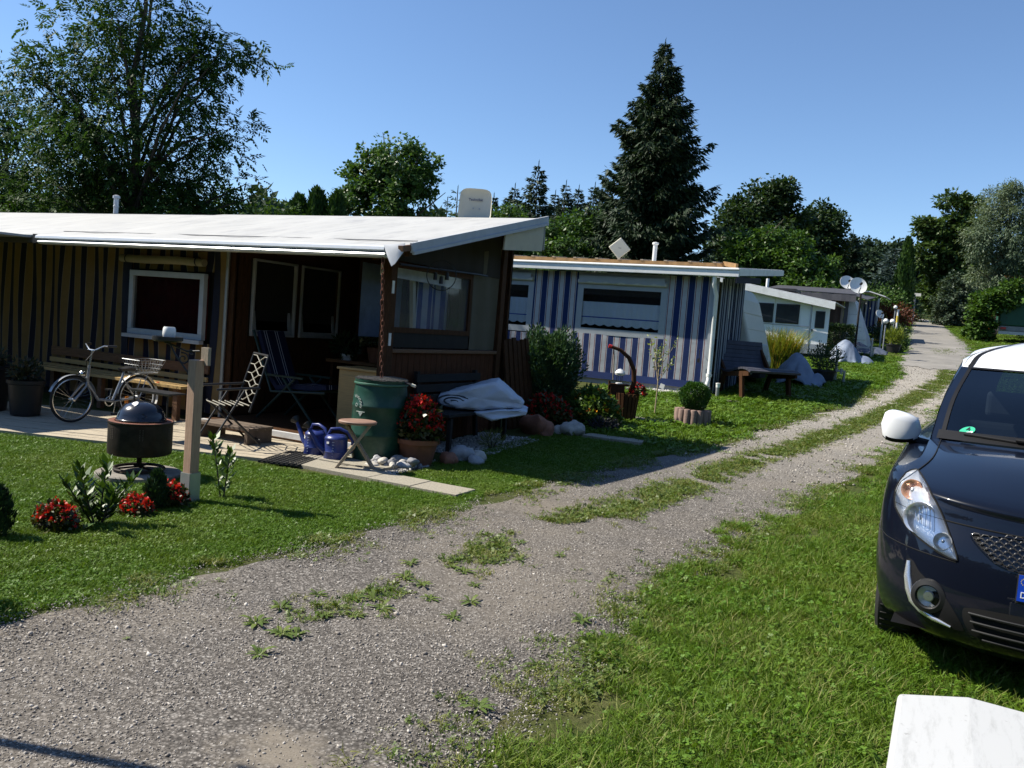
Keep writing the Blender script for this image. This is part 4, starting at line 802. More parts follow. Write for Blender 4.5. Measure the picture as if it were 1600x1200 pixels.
b = hm(); b.bar((-3.555, 15.9, 2.8), (-3.555, 18.2, 2.97), .02, .12); b.build('verge_shade_board', NV, hut2)
b = hm(); b.tube([(-3.99, 16.02, 2.87), (-3.99, 16.03, 2.7), (-3.97, 16.2, 2.5), (-3.97, 16.22, 1.2), (-3.97, 16.2, .85), (-4.0, 16.05, .6)], .042, 10); b.build('downpipe', MAT['white'], hut2, True)
b = hm(); b.tube([(-3.97, 16.215, .98), (-3.97, 16.215, .92)], .055, 10); b.build('pipe_collar', MAT['white'], hut2, True)
b = hm(); b.bb(-4.08, -3.95, 16.26, 16.294, .72, 2.86); b.build('corner_strip', PANEL, hut2)
# narrow striped side wall
b = hm(); n = 68; ys_ = np.linspace(16.3, 18.35, n); b.grid(np.array([[(-3.9+.018*math.sin((yy-16.3)*2*math.pi/.12), yy, zz) for zz in (.6, 1.7, 2.85+.08*(yy-16.3))] for yy in ys_])); 
b.build('side_cloth', stripemat('narrow_blue_grey_stripes', .19, [(0, (.012, .018, .045)), (.5, (.30, .33, .38))], 'Y', .4), hut2, True, 80)
b = hm(); b.tube([(-3.87, 16.9, 2.75), (-3.86, 16.9, 2.1)], .008, 6); b.build('blind_cord', MAT['white'], hut2)
# its caravan behind: cream body with a sloping nose towards the road
b = hm(); b.prism([(-10, .95), (-3.62, .95), (-3.58, 1.25), (-3.72, 1.75), (-3.98, 2.6), (-4.15, 2.86), (-4.5, 2.95), (-10, 2.95)], 18.45, 20.6, Matrix(((1, 0, 0, 0), (0, 0, 1, 0), (0, 1, 0, 0), (0, 0, 0, 1)))); o = b.build('caravan_body', mk('cream_caravan', (.62, .6, .5), .4, var=.05), hut2); bev(o, .06, 3)
for z in (1.5, 1.95, 2.3):
    b = hm(); b.bar((-3.655-(z-1.5)*.3+.012, 18.5, z), (-3.655-(z-1.5)*.3+.012, 20.55, z), .012, .012); b.build('body_moulding', MAT['offwhite'], hut2)
# timber lattice lying on the roof
tl = thing('roof_lattice', 'long orange brown timber lattice lying along the blue hut roof', 'timber frame', (-7.4, 18.9, 3.3))
b = MB((-7.4, 18.9, 3.3)); rz_ = lambda y: 3.03+(y-15.88)*.0862
for y in (18.5, 19.2): b.bar((-11, y, rz_(y)+.05), (-4.6, y, rz_(y)+.05), .05, .08)
b.build('rail', mk('muted_larch', (.26, .15, .06), .7, var=.25), tl)
x = -10.8
while x < -4.5:
    b = MB((-7.4, 18.9, 3.3)); b.bar((x, 18.46, rz_(18.5)+.105), (x, 19.22, rz_(19.2)+.105), .07, .025); b.build('cross_piece', MAT['greywood'], tl); x += .56
b = MB((-7.4, 18.9, 3.3)); b.bar((-4.6, 19.2, rz_(19.2)+.09), (-4.1, 18.3, rz_(18.3)+.04), .05, .1); b.build('end_brace', mk('brace_larch', (.26, .15, .06), .7, var=.25), tl)
def dishtext(s, size, M, mat, name, parent, off, ext=.002):
    vs_, fs = text_geo(s, size, ext); b = MB(off); b.add(vs_, fs, M); return b.build(name, mat, parent)
TXT = mk('dark_lettering', (.02, .03, .12), .5)
# flat diamond antenna
an = thing('flat_antenna', 'cream square satellite antenna standing on its corner on the blue hut roof', 'antenna', (-7.06, 19.0, 3.3))
face = F0*-1; M = Matrix.Translation(Vector((-7.06, 18.95, 3.66)))@Matrix(((R0.x, 0, face.x, 0), (R0.y, 0, face.y, 0), (0, 1, 0, 0), (0, 0, 0, 1)))@Matrix.Rotation(rad(-8), 4, 'X')
M2 = M@Matrix.Rotation(rad(42), 4, 'Z'); b = MB((-7.06, 19.0, 3.3)); b.box((0, 0, 0), (.375, .375, .05), M2); o = b.build('panel', mk('cream_plastic', (.62, .58, .45), .4, var=.04), an); bev(o, .02, 3)
dishtext('Flatline', .035, M@Matrix.Translation(Vector((.0, .01, .027))), mk('grey_lettering', (.15, .15, .14), .5), 'lettering', an, (-7.06, 19.0, 3.3)) if False else None
b = MB((-7.06, 19.0, 3.3)); b.box((.0, .0, .026), (.07, .012, .003), M@Matrix.Rotation(rad(-4), 4, 'Z')); b.build('maker_mark', mk('grey_lettering', (.12, .12, .12), .5), an)
b = MB((-7.06, 19.0, 3.3)); b.tube([(-7.06, 19.0, 3.3), (-7.06, 19.0, 3.6)], .022, 8); b.tube([(-7.16, 19.05, 3.32), (-7.06, 19.0, 3.45)], .02, 8); b.build('mast', MAT['greymetal'], an, True)
fp = thing('flue_pipe', 'thin white flue pipe on the blue hut roof right of the square antenna', 'pipe', (-6.23, 19.1, 3.3))
b = MB(); b.lathe([(.05, 0), (.05, .48), (.075, .49), (.075, .53), (.02, .545)], 14); b.build('pipe', MAT['white'], fp, True)
# ================================================================ dish on the first roof
dn_ = thing('satellite_dish', 'big cream rectangular satellite dish with rounded top lettered on the white roof', 'satellite dish', (-6.2, 10.62, 3.05))
M = Matrix.Translation(Vector((-6.2, 10.55, 3.30)))@Matrix(((R0.x, 0, face.x, 0), (R0.y, 0, face.y, 0), (0, 1, 0, 0), (0, 0, 0, 1)))@Matrix.Rotation(rad(-12), 4, 'X')
n = 26; ring = []
for i in range(n):
    a = 2*math.pi*i/n; c_, s_ = math.cos(a), math.sin(a); e = .42; ring.append((abs(c_)**e*math.copysign(1, c_), abs(s_)**e*math.copysign(1, s_)))
vs_, fs = [], []
for k, q in enumerate((0.02, .35, .7, .93, 1.0)):
    for (u, v) in ring: vs_.append((u*.245*q*(1-.06*(v*q+1)/2), v*.255*q, .06*q*q-.06+(.012 if k == 4 else 0)))
for k in range(4):
    for i in range(n): fs.append((k*n+i, k*n+(i+1) % n, (k+1)*n+(i+1) % n, (k+1)*n+i))
fs.append(tuple(range(n)))
b = MB((-6.2, 10.62, 3.05)); b.add(vs_, fs, M); b.add([(x, y, z-.03) for x, y, z in vs_], fs, M); b.build('dish', mk('cream_dish', (.60, .56, .44), .45, var=.04), dn_, True, 50)
dishtext('TechniSat', .052, M@Matrix.Translation(Vector((0, .10, -.032)))@Matrix.Rotation(rad(1), 4, 'Z'), TXT, 'lettering', dn_, (-6.2, 10.62, 3.05))
b = MB((-6.2, 10.62, 3.05)); 
for x in (-.03, .06): b.box((x, -.03, -.035), (.012, .02, .01), M)
b.tube([(-6.2, 10.64, 2.98), (-6.2, 10.66, 3.3)], .025, 8); b.build('mast', MAT['greymetal'], dn_)
# ================================================================ THIRD HUT: white panel awning with door, then darker huts
H3 = (-4.5, 28, 1.4)
h3 = thing('caravan_awning', 'white panelled caravan awning with two dark windows and a narrow door', 'awning', H3); hm = lambda: MB(H3)
WP = mk('white_panels', (.76, .77, .78), .5, var=.05, dirt=(.5, .5, .48), dirt_amt=.25)
def top3(x): return 3.30-(x+5.6)*.165
y = 27.0
def pan(x0, x1, z0, name, mat, yy=y, t=.04, zt=None):
    b = hm(); b.prism([(x0, z0), (x1, z0), (x1, zt if zt else top3(x1)), (x0, zt if zt else top3(x0))], yy, yy+t, Matrix(((1, 0, 0, 0), (0, 0, 1, 0), (0, 1, 0, 0), (0, 0, 0, 1)))); return b.build(name, mat, h3)
for x0, x1 in ((-6.6, -5.45), (-5.44, -4.76), (-4.75, -3.64)): pan(x0, x1, 1.78, 'panel', WP)
pan(-6.6, -3.64, 1.48, 'skirting', mk('grey_skirting', (.2, .23, .28), .6), y-.01, .05, 1.78)
DO = pan(-3.63, -3.12, 1.78, 'door', WP, y-.006); pan(-3.63, -3.12, 1.47, 'door_base', mk('grey_door_base', (.24, .27, .31), .6), y-.012, .05, 1.78)
def win3(x0, x1, z0, z1, par):
    b = hm(); o = b.bb(x0, x1, y-.035, y-.011, z0, z1).build('window', MAT['darkplastic'], par); bev(o, .02, 3)
    b = hm(); b.bb(x0+.04, x1-.04, y-.042, y-.036, z0+.04, z1-.04); b.build('pane', mk('smoked_pane', (.02, .024, .03), .12, spec=.6), o)
win3(-5.42, -4.78, 2.36, 2.96, h3); win3(-4.70, -4.0, 2.36, 2.96, h3); win3(-3.52, -3.24, 2.28, 2.80, DO)
b = hm(); b.box((-3.58, y-.03, 2.2), (.03, .04, .08)); b.build('handle', MAT['black'], DO)
b = hm(); b.bar((-3.66, y-.015, 1.48), (-3.66, y-.015, 2.96), .02, .03); b.bar((-6.6, y-.012, 2.34), (-3.66, y-.012, 2.30), .012, .02); b.build('panel_joint', MAT['greymetal'], h3)
b = hm(); b.prism([(-6.7, top3(-6.7)+.0), (-2.95, top3(-2.95)+.0), (-2.95, top3(-2.95)+.20), (-6.7, top3(-6.7)+.2)], y-.35, y-.31, Matrix(((1, 0, 0, 0), (0, 0, 1, 0), (0, 1, 0, 0), (0, 0, 0, 1)))); b.build('fascia', MAT['white'], h3)
b = hm(); b.grid(np.array([[(x, yy, top3(x)+.2-(yy-26.7)*.0) for yy in (26.7, 29.5)] for x in (-6.7, -2.95)]), thick=.03); b.build('roof', mk('pale_roof', (.5, .51, .52), .6, var=.1), h3)
b = hm(); b.bb(-3.66, -3.62, y+.05, 29.4, 1.5, top3(-3.6)); b.build('side_wall', MAT['darkplastic'], h3)
b = hm(); b.bb(-6.3, -4.3, 27.8, 28.9, top3(-5)+.22, top3(-5)+.30); b.build('roof_hatch', MAT['darkplastic'], h3)
b = hm(); b.tube([(-5.35, 28.6, 3.4), (-5.35, 28.6, 3.85)], .05, 8); b.build('vent_pipe', MAT['white'], h3, True)
gb = thing('gas_box', 'pale grey green caravan gas box with round emblem below the cream caravan nose', 'gas box', (-3.62, 19.0, .8))
b = MB(); b.prism([(-.28, .46), (.16, .46), (.17, .6), (.13, .84), (-.26, .88)], -.4, .4, Matrix(((1, 0, 0, 0), (0, 0, 1, 0), (0, 1, 0, 0), (0, 0, 0, 1)))); o = b.build('box', mk('grey_green_box', (.42, .46, .42), .5, var=.05), gb); bev(o, .03, 3)
b = MB(); M = Matrix.Translation(Vector((-.10, -.405, .72)))@Matrix.Rotation(rad(90), 4, 'X'); b.lathe([(.045, 0), (.06, .004), (.075, 0)], 24, M=M); b.tube([M@Vector(p) for p in ((-.05, -.01, .004), (-.02, .012, .004), (.02, -.012, .004), (.05, .01, .004))], .006, 5); b.build('emblem', mk('emblem_blue', (.03, .06, .12), .5), gb)
b = MB(); b.bb(-.3, .16, -.35, .35, .1, .44); b.build('drawbar', MAT['darkplastic'], gb)
# dark grey canopy hut
H4 = (-3.6, 32.5, 1.7)
h4 = thing('awning_hut', 'hut with a dark grey canopy roof and brown curtains behind the clipped hedge', 'hut', H4); hm = lambda: MB(H4)
DG = mk('dark_grey_canvas', (.055, .055, .065), .7, var=.15)
b = hm(); b.grid(np.array([[(-6, 31.9, 3.74), (-6, 34.5, 4.05)], [(-2.86, 31.9, 3.66), (-3.2, 34.5, 4.0)]]), thick=.03); b.build('canopy', DG, h4)
b = hm(); b.grid(np.array([[(x, 31.9-.01*math.sin(x*9), 3.72-(x+6)*.02), (x, 31.87, 3.48-(x+6)*.02)] for x in np.linspace(-6, -2.86, 20)]), thick=.01); b.build('canopy_valance', DG, h4)
b = hm(); b.grid(np.array([[(x, 32.4+.05*math.sin(x*22), z) for z in (1.75, 3.6)] for x in np.linspace(-4.3, -3.28, 50)])); b.build('brown_curtain', stripemat('brown_curtain_stripes', .5, [(0, (.07, .045, .035)), (.45, (.3, .24, .19)), (.7, (.07, .045, .035))], 'X'), h4, True, 80)
b = hm(); b.bb(-3.26, -3.14, 32.35, 32.45, 1.75, 3.6); b.build('corner_post', DG, h4)
b = hm(); b.prism([(-3.14, 1.75), (-2.35, 1.75), (-2.45, 2.2), (-2.85, 3.2), (-2.98, 3.55), (-3.14, 3.55)], 32.5, 34.5, Matrix(((1, 0, 0, 0), (0, 0, 1, 0), (0, 1, 0, 0), (0, 0, 0, 1)))); b.build('caravan_nose', mk('white_caravan', (.62, .64, .66), .4, var=.05), h4)
for z in (2.1, 2.55, 3.0):
    b = hm(); b.bar((-3.12, 32.49, z), (-2.45-(z-2.1)*.42, 32.49, z), .01, .012); b.build('body_moulding', MAT['greymetal'], h4)
H5 = (-3.2, 38.5, 2.2)
h5 = thing('awning_hut', 'farthest hut with blue white striped curtain and tilted white roof', 'hut', H5); hm = lambda: MB(H5)
b = hm(); b.grid(np.array([[(x, 38+.06*math.sin(x*30), z) for z in (2.5, 3.85)] for x in np.linspace(-3.15, -2.5, 40)])); b.build('striped_curtain', stripemat('far_blue_stripes', .13, [(0, (.03, .06, .2)), (.5, (.55, .57, .6))], 'X'), h5, True, 80)
b = hm(); b.bb(-3.75, -3.18, 38.1, 38.14, 2.35, 3.85); w_ = b.build('caravan_wall', mk('white_wall', (.6, .63, .68), .5), h5)
for z in (3.05, 3.13, 3.21):
    b = hm(); b.bb(-3.72, -3.25, 38.08, 38.098, z, z+.04); b.build('blue_stripe', mk('blue_stripe', (.03, .07, .3), .5), w_)
b = hm(); b.bb(-3.66, -3.45, 38.07, 38.098, 3.35, 3.75); b.build('window', MAT['darkplastic'], h5)
b = hm(); b.grid(np.array([[(-3.4, 37.6, 4.2), (-3.4, 41, 4.35)], [(-2.85, 37.6, 4.18), (-2.85, 41, 4.3)], [(-2.25, 37.6, 4.0), (-2.25, 41, 4.1)]]), thick=.04); b.build('white_roof', MAT['white'], h5)
b = hm(); b.grid(np.array([[(-4.2, 35.5, 4.15), (-4.2, 38, 4.3)], [(-2.75, 35.3, 3.70), (-2.6, 37.6, 3.95)]]), thick=.03); b.build('dark_roof', DG, h5)
b = hm(); b.bar((-3.55, 36.3, 3.7), (-2.85, 36.3, 3.72), .04, .1); b.bar((-3.7, 37.5, 3.3), (-2.95, 37.4, 3.75), .05, .05); b.bb(-2.55, -2.48, 37.9, 37.97, 2.4, 3.95); b.build('awning_frame', MAT['greymetal'], h5)
# clipped hedge
def box_hedge(name, label, x0, x1, y0, y1, z1, n, mat, size, cat='hedge', jit=.05):
    zb = gz((x0+x1)/2, (y0+y1)/2); t = thing(name, label, cat, ((x0+x1)/2, (y0+y1)/2, zb)); d = np.array([x1-x0, y1-y0, z1]); u = rng.random((n, 3)); ax = rng.integers(0, 3, n)
    for k in range(3):
        s = ax == k; u[s, k] = np.where(rng.random(s.sum()) < .5, rng.random(s.sum())*.12, 1-rng.random(s.sum())*.12)
    u[:, 2] = np.where((ax == 2), 1-np.abs(rng.normal(0, .05, n)), u[:, 2]); P = (u-np.array([.5, .5, 0]))*d+rng.normal(0, jit, (n, 3))
    V, F = leaf_quads(P, (u-.5)*1.5+rng.normal(0, .6, (n, 3)), rng.normal(0, 1, (n, 3))+np.array([0, 0, .6]), size*rng.uniform(.6, 1.3, n), size*.55*np.ones(n)); finish('foliage', fast_mesh('foliage', V, F), mat, t)
    b = MB()
    for k in range(5): b.tube([((k/4-.5)*d[0]*.8, 0, 0), ((k/4-.5)*d[0]*.9, 0, d[2]*.8)], [.02, .006], 5)
    b.build('stems', MAT['bark'], t); return t
HDG = leafmat('privet_leaves', (.022, .05, .012), (.05, .09, .022), .2, .45, .35, .6)
box_hedge('clipped_hedge', 'square clipped dark hedge beside the white awning door', -3.5, -2.72, 29.6, 31.2, .86, 6500, HDG, .065)
# dishes, lamps, posts by the road
def round_dish(label, c, r, pole_xy, zb, tilt=-22, name='satellite_dish', yaw=0):
    t = thing(name, label, 'satellite dish', (pole_xy[0], pole_xy[1], zb), 0, 'round dishes on poles'); off = (pole_xy[0], pole_xy[1], zb)
    M = Matrix.Translation(Vector(c))@Matrix(((R0.x, 0, face.x, 0), (R0.y, 0, face.y, 0), (0, 1, 0, 0), (0, 0, 0, 1)))@Matrix.Rotation(rad(yaw), 4, 'Y')@Matrix.Rotation(rad(tilt), 4, 'X')
    b = MB(off); b.lathe([(0.001, -.16*r*1.4), (r*.5, -.12*r*1.4), (r*.85, -.045*r*1.4), (r, 0), (r*1.01, -.012), (r*.85, -.07*r*1.4), (r*.5, -.15*r*1.4), (.001, -.19*r*1.4)], 36, M=M); b.build('dish', MAT['white'], t, True, 50)
    b = MB(off); b.tube([M@Vector((0, -r*.95, -.05)), M@Vector((0, -r*.55, r*.55)), M@Vector((0, -r*.15, r*.62))], .018, 6); b.build('feed_arm', MAT['greymetal'], t); b = MB(off); b.lathe([(.03, 0), (.045, .05), (.03, .12)], 10, M=M@Matrix.Translation(Vector((0, -r*.15, r*.52)))); b.build('receiver', MAT['darkplastic'], t)
    bk = M@Vector((0, 0, -r*.35)); b = MB(off); b.tube([(pole_xy[0], pole_xy[1], zb), (pole_xy[0], pole_xy[1], bk.z), bk], .03, 8); b.build('pole', MAT['blackiron'] if r > .25 else MAT['greymetal'], t, True)
    return t
round_dish('large round white satellite dish in front, on a tall pole near the hedge', (-2.53, 28.5, 3.75), .275, (-2.45, 28.72), gz(-2.45, 28.7))
round_dish('round white satellite dish half hidden behind the larger dish', (-3.5, 34.8, 4.33), .28, (-3.45, 35.0), gz(-3.5, 35))
round_dish('small round white satellite dish beside the globe lamps', (-2.1, 33, 3.1), .16, (-2.0, 33.12), gz(-2, 33), yaw=15)
def globe_lamp(label, x, y, h, r=.09):
    t = thing('globe_lamp', label, 'lamp', (x, y, gz(x, y)), 0, 'white globe lamps along the lawn edge'); b = MB(); b.tube([(0, 0, 0), (0, 0, h)], .022, 8); b.build('post', MAT['greymetal'], t, True)
    b = MB(); b.lathe([(.001, h), (.03, h+.005), (r*.75, h+r*.35), (r, h+r), (r*.75, h+r*1.65), (.4*r, h+r*1.95), (.001, h+r*2)], 18); b.build('globe', mk('opal_globe', (.8, .8, .78), .3), t, True); b = MB(); b.tube([(0, 0, h-.04), (0, 0, h+.02)], .035, 8); b.build('collar', MAT['darkplastic'], t); return t
globe_lamp('nearer left globe lamp of the pair, on the grass before the potted plant', -1.80, 31.6, 1.02); globe_lamp('right globe lamp of the pair, standing over the potted plant', -1.62, 32.2, 1.0); globe_lamp('tallest globe lamp, farther up, left of the yellow marked pole', -1.72, 35.2, 1.45, .075)
t = thing('marker_pole', 'white pole with a yellow band beside the tallest globe lamp', 'pole', (-1.62, 35.3, gz(-1.62, 35.3))); b = MB(); b.tube([(0, 0, 0), (0, 0, 1.45)], .035, 8); b.build('pole', MAT['white'], t); b = MB(); b.tube([(0, 0, .95), (0, 0, 1.2)], .041, 8); b.build('band', mk('yellow_band', (.65, .5, .08), .5), t)
for x, y, h, lb in ((-1.42, 33.6, .62, 'short grey post at the asphalt edge beyond the globe lamps'), (-1.98, 28.9, .62, 'short grey post right of the low grey tarpaulin'), (-2.17, 21.1, .72, 'grey metal post beside the potted shrub and the coiled fitting')):
    t = thing('metal_post', lb, 'post', (x, y, gz(x, y))); b = MB(); b.tube([(0, 0, 0), (0, 0, h)], .032, 10); b.build('shaft', MAT['greymetal'], t, True); b = MB(); b.lathe([(.033, h-.01), (.036, h), (.02, h+.02), (.001, h+.022)], 10); b.build('cap', MAT['greymetal'], t, True)
t = thing('water_tap_post', 'low standpipe with brass fittings beside the grey metal post', 'standpipe', (-1.98, 20.6, gz(-1.98, 20.6))); b = MB(); b.tube([(.05, 0, 0), (.05, 0, .32)], .028, 8); b.build('pipe', MAT['greymetal'], t, True); b = MB(); b.tube([(-.14, 0, .30), (.05, 0, .30)], .022, 8); b.tube([(-.12, 0, .27), (-.12, 0, .36)], .035, 8); b.tube([(-.02, 0, .24), (-.02, 0, .36)], .03, 8); b.build('fittings', MAT['stone'], t, True)
# sheet-covered heaps
def draped(name, label, base, spec, mat, w, d, h, seed, cat='covered heap', lean=0, nx_=34, ny_=26, ang=0):
    """cloth over a heap: spec = bumps (u, v, height, radius)"""
    zb = gz(*base); t = thing(name, label, cat, (*base, zb), ang); P = np.zeros((nx_, ny_, 3)); r_ = np.random.default_rng(seed)
    for i, u in enumerate(np.linspace(-1, 1, nx_)):
        for j, v in enumerate(np.linspace(-1, 1, ny_)):
            zz = 0
            for (bu, bv, bh, br) in spec: zz = max(zz, bh*max(0, 1-(math.hypot(u-bu, (v-bv)*.9)/br)**1.5))
            a = math.atan2(v, u); fold = .035*math.sin(a*9+seed)+.02*math.sin(a*17+u*5)
            e = max(abs(u), abs(v)); P[i, j] = (u*w*.5*(1+fold*e*1.5)+lean*zz, v*d*.5*(1+fold*e*1.5), max(.012, zz*h*(1+fold*.5)+.02*math.sin(u*11+v*7)*e))
    b = MB(); b.grid(P, thick=.006); b.build('sheet', mat, t, True, 120); return t
draped('covered_grill', 'grey tarpaulin peaked over a garden object in front of the yellow grass', (-2.72, 19.6), [(-.25, 0, 1, 1.05), (.62, -.1, .42, .55), (-.75, .1, .35, .6)], MAT['tarp'], 1.0, .8, .72, 3, 'tarpaulin')
draped('covered_heap', 'low grey tarpaulin with a pointed peak beside the clipped hedge', (-2.35, 26.6), [(-.3, 0, 1, .9), (.5, 0, .35, .6)], MAT['tarp'], 1.25, .9, .68, 8, 'tarpaulin', ang=.2)
draped('covered_heap', 'long flat dark tarpaulin heap lying behind the globe lamps', (-2.25, 30.6), [(-.4, 0, .9, .9), (.4, .1, .6, .9)], mk('dark_tarp', (.07, .085, .12), .5, var=.2), 1.3, 1.0, .42, 5, 'tarpaulin')
t = thing('low_platform', 'low pale wooden platform in front of the dark tarpaulin heap', 'platform', (-2.4, 29.3, gz(-2.4, 29.3)))
b = MB(); b.box((0, 0, .3), (1.0, .5, .05)); b.build('top', MAT['greymetal'], t)
for x in (-.45, .45):
    b = MB(); b.box((x, 0, .14), (.05, .4, .28)); b.build('leg', MAT['greymetal'], t)
# dark slatted lounger bench with log-like brown sides
def cat_path(P, n):
    P = np.array(P, float); s = np.concatenate([[0], np.cumsum(np.linalg.norm(np.diff(P, axis=0), axis=1))]); q = np.linspace(0, s[-1], n); return np.stack([np.interp(q, s, P[:, 0]), np.interp(q, s, P[:, 1])], 1)
lb = thing('garden_bench', 'dark curved slatted bench with brown timber sides against the blue hut', 'bench', (-3.25, 16.95, gz(-3.3, 16.75)), rad(-42)); lb.scale = (1.15, .95, 1.3)
prof = [(-.55, .80), (-.50, .66), (-.44, .55), (-.37, .46), (-.28, .40), (-.17, .37), (-.05, .37), (.07, .39), (.19, .42), (.31, .44), (.43, .44), (.53, .41)]
pq = cat_path(prof, 19)
for i_, (x, z) in enumerate(pq):
    i0, i1 = max(i_-1, 0), min(i_+1, len(pq)-1)
    b = MB(); b.box((x, 0, z), (.068, 1.25, .03), R=Matrix.Rotation(-math.atan2(pq[i1][1]-pq[i0][1], pq[i1][0]-pq[i0][0]), 3, 'Y')); b.build('slat', MAT['black'] if False else mk('dark_slat', (.045, .045, .06), .6, var=.3), lb)
for yy in (-.58, .58):
    b = MB(); b.bar((-.52, yy, .70), (-.15, yy, .30), .05, .07); b.bar((-.15, yy, .32), (.5, yy, .37), .05, .07); b.bar((-.2, yy, .3), (-.32, yy, 0), .06, .08); b.bar((.3, yy, .34), (.36, yy, 0), .06, .08); b.build('side_frame', MAT['darkwood'], lb)
# ornamental grass, potted shrub
def grass_clump(name, label, xy, n, h, spread, m1, m2, cat='ornamental grass'):
    t = thing(name, label, cat, (*xy, gz(*xy))); r_ = np.random.default_rng(5)
    V, F = blade_tuft(n, h, .022, spread, .5, r_); me = fast_mesh('blades', V, F); o = finish('blades', me, [m1, m2], t); mi = np.repeat((r_.random(n) < .3).astype(np.int32), 2); me.polygons.foreach_set('material_index', mi); return t
MAT['yg'] = leafmat('yellow_green_grass', (.16, .22, .03), (.32, .34, .06), .3, .5, .3, 1); MAT['og'] = leafmat('orange_grass', (.4, .24, .04), (.45, .34, .08), .3, .5, .3, 1)
grass_clump('ornamental_grass', 'tall yellow green ornamental grass turning orange behind the grey tarpaulin', (-3.62, 22.0), 1500, 1.15, .38, MAT['yg'], MAT['og'])
def shrub(name, label, xy, rx, rz, h0, n, mat, size, cat='shrub', group=None, zb=None, pot=None, ry=None, aspect=.5, up=.4, shell=.4, lump=1.0):
    zb = gz(*xy) if zb is None else zb; t = thing(name, label, cat, (*xy, zb), 0, group); d = unit(rng.normal(size=(n, 3))); r_ = rng.random((n, 1))**shell; bump = 1+lump*(.18*np.sin(d[:, :1]*7+d[:, 2:]*5)+.12*np.sin(d[:, 1:2]*11))
    P = d*r_*bump*np.array([rx, ry or rx, rz])+np.array([0, 0, h0+rz]); P[:, 2] = np.maximum(P[:, 2], .02)
    V, F = leaf_quads(P, d+rng.normal(0, .5, (n, 3))+np.array([0, 0, up]), rng.normal(0, .6, (n, 3))+d*.5+np.array([0, 0, .7]), size*rng.uniform(.6, 1.3, n), size*aspect*np.ones(n)); finish('foliage', fast_mesh('foliage', V, F), mat, t)
    b = MB()
    for k in range(6): a = k*1.047; b.tube([(.02*math.cos(a), .02*math.sin(a), 0), (rx*.5*math.cos(a), rx*.5*math.sin(a), h0+rz)], [.012, .004], 5)
    b.build('stems', MAT['bark'], t)
    if pot:
        b = MB(); b.lathe([(pot[0]*.8, 0), (pot[0], pot[1]), (pot[0]*1.06, pot[1]), (pot[0]*1.06, pot[1]-.04), (pot[0]*1.0, pot[1]-.045), (pot[0]*.9, pot[1]*.8), (.001, pot[1]*.8)], 20); b.build('pot', pot[2], t, True, 40)
    return t
shrub('potted_shrub', 'dark green shrub in a dark pot beside the grey tarpaulin', (-2.38, 20.6), .36, .34, .22, 1500, leafmat('dark_shrub', (.03, .06, .025), (.06, .1, .035), .2, .5, .3, 2), .06, 'potted plant', pot=(.26, .3, MAT['darkplastic']))
shrub('potted_plant', 'bright green spiky plant in a dark pot under the right globe lamp', (-1.5, 32.1), .26, .26, .26, 500, MAT['yg'], .22, 'potted plant', pot=(.24, .3, MAT['darkplastic']), aspect=.14, up=1.2)
shrub('round_bush', 'small rounded dark green bush behind the spiky potted plant', (-1.38, 33.2), .34, .28, .02, 1200, THU, .07, 'bush')
shrub('red_leaved_bush', 'reddish brown barberry bush behind the small satellite dish', (-2.15, 38.8), .95, .8, 0, 3600, leafmat('red_leaves', (.09, .02, .012), (.16, .05, .02), .25, .5, .3, 2), .11, 'bush')
shrub('hedge_bush', 'dark green bush below the red leaved bush', (-2.0, 37.2), .8, .4, 0, 2200, HDG, .09, 'bush')
for i, (x, y, rx, rz) in enumerate([(-3.9, 47, 2.0, 1.2), (-5.6, 44, 1.8, 1.2), (-3.5, 55.5, 1.2, 1.0), (-4.2, 56, 2.0, 1.4)]):
    shrub('hedge_bush', ['dense leafy hedge bush left behind the farthest hut', 'leafy bush hidden mostly by the dark canopy roof', 'dark hedge bush beside the little white sign', 'dark hedge bush below the blue spruce'][i], (x, y), rx, rz, 0, 4200, [G1, G4, HDG, HDG][i], .15, 'bush')
shrub('dark_bush', 'dark shaded bush right of the little white sign at the road bend', (-1.5, 74), 2.6, 1.5, 0, 4200, HDG, .13, 'bush')
shrub('dark_bush', 'dark tall bush behind the green trailer', (3.9, 49), 2.0, 1.8, 0, 5200, G1, .16, 'bush')
# little sign at the road bend
t = thing('road_sign', 'small white board on a pale post at the bend of the road', 'sign', (-1.75, 56.6, gz(-1.75, 56.6))); b = MB(); b.tube([(0, 0, 0), (0, 0, 2.0)], .05, 8); b.build('post', MAT['greymetal'], t); b = MB(); b.box((.16, -.04, 1.9), (.32, .03, .18)); b.build('board', MAT['white'], t)
# orange scaffold frame seen through the leaves
t = thing('orange_frame', 'orange painted steel frame showing through the trees behind the trailer', 'frame', (3.75, 53.5, gz(3.7, 53.5)))
OR = mk('orange_paint', (.6, .2, .02), .5, var=.15)
for z in (2.0, 3.1):
    b = MB(); b.bar((-1.6, 0, z), (2.6, 0, z+.25), .12, .14); b.build('beam', OR, t)
for x in (-1.5, -.2, 1.2, 2.5):
    b = MB(); b.bar((x, 0, 0), (x, 0, 3.1+.06*x), .12, .12); b.build('upright', OR, t)
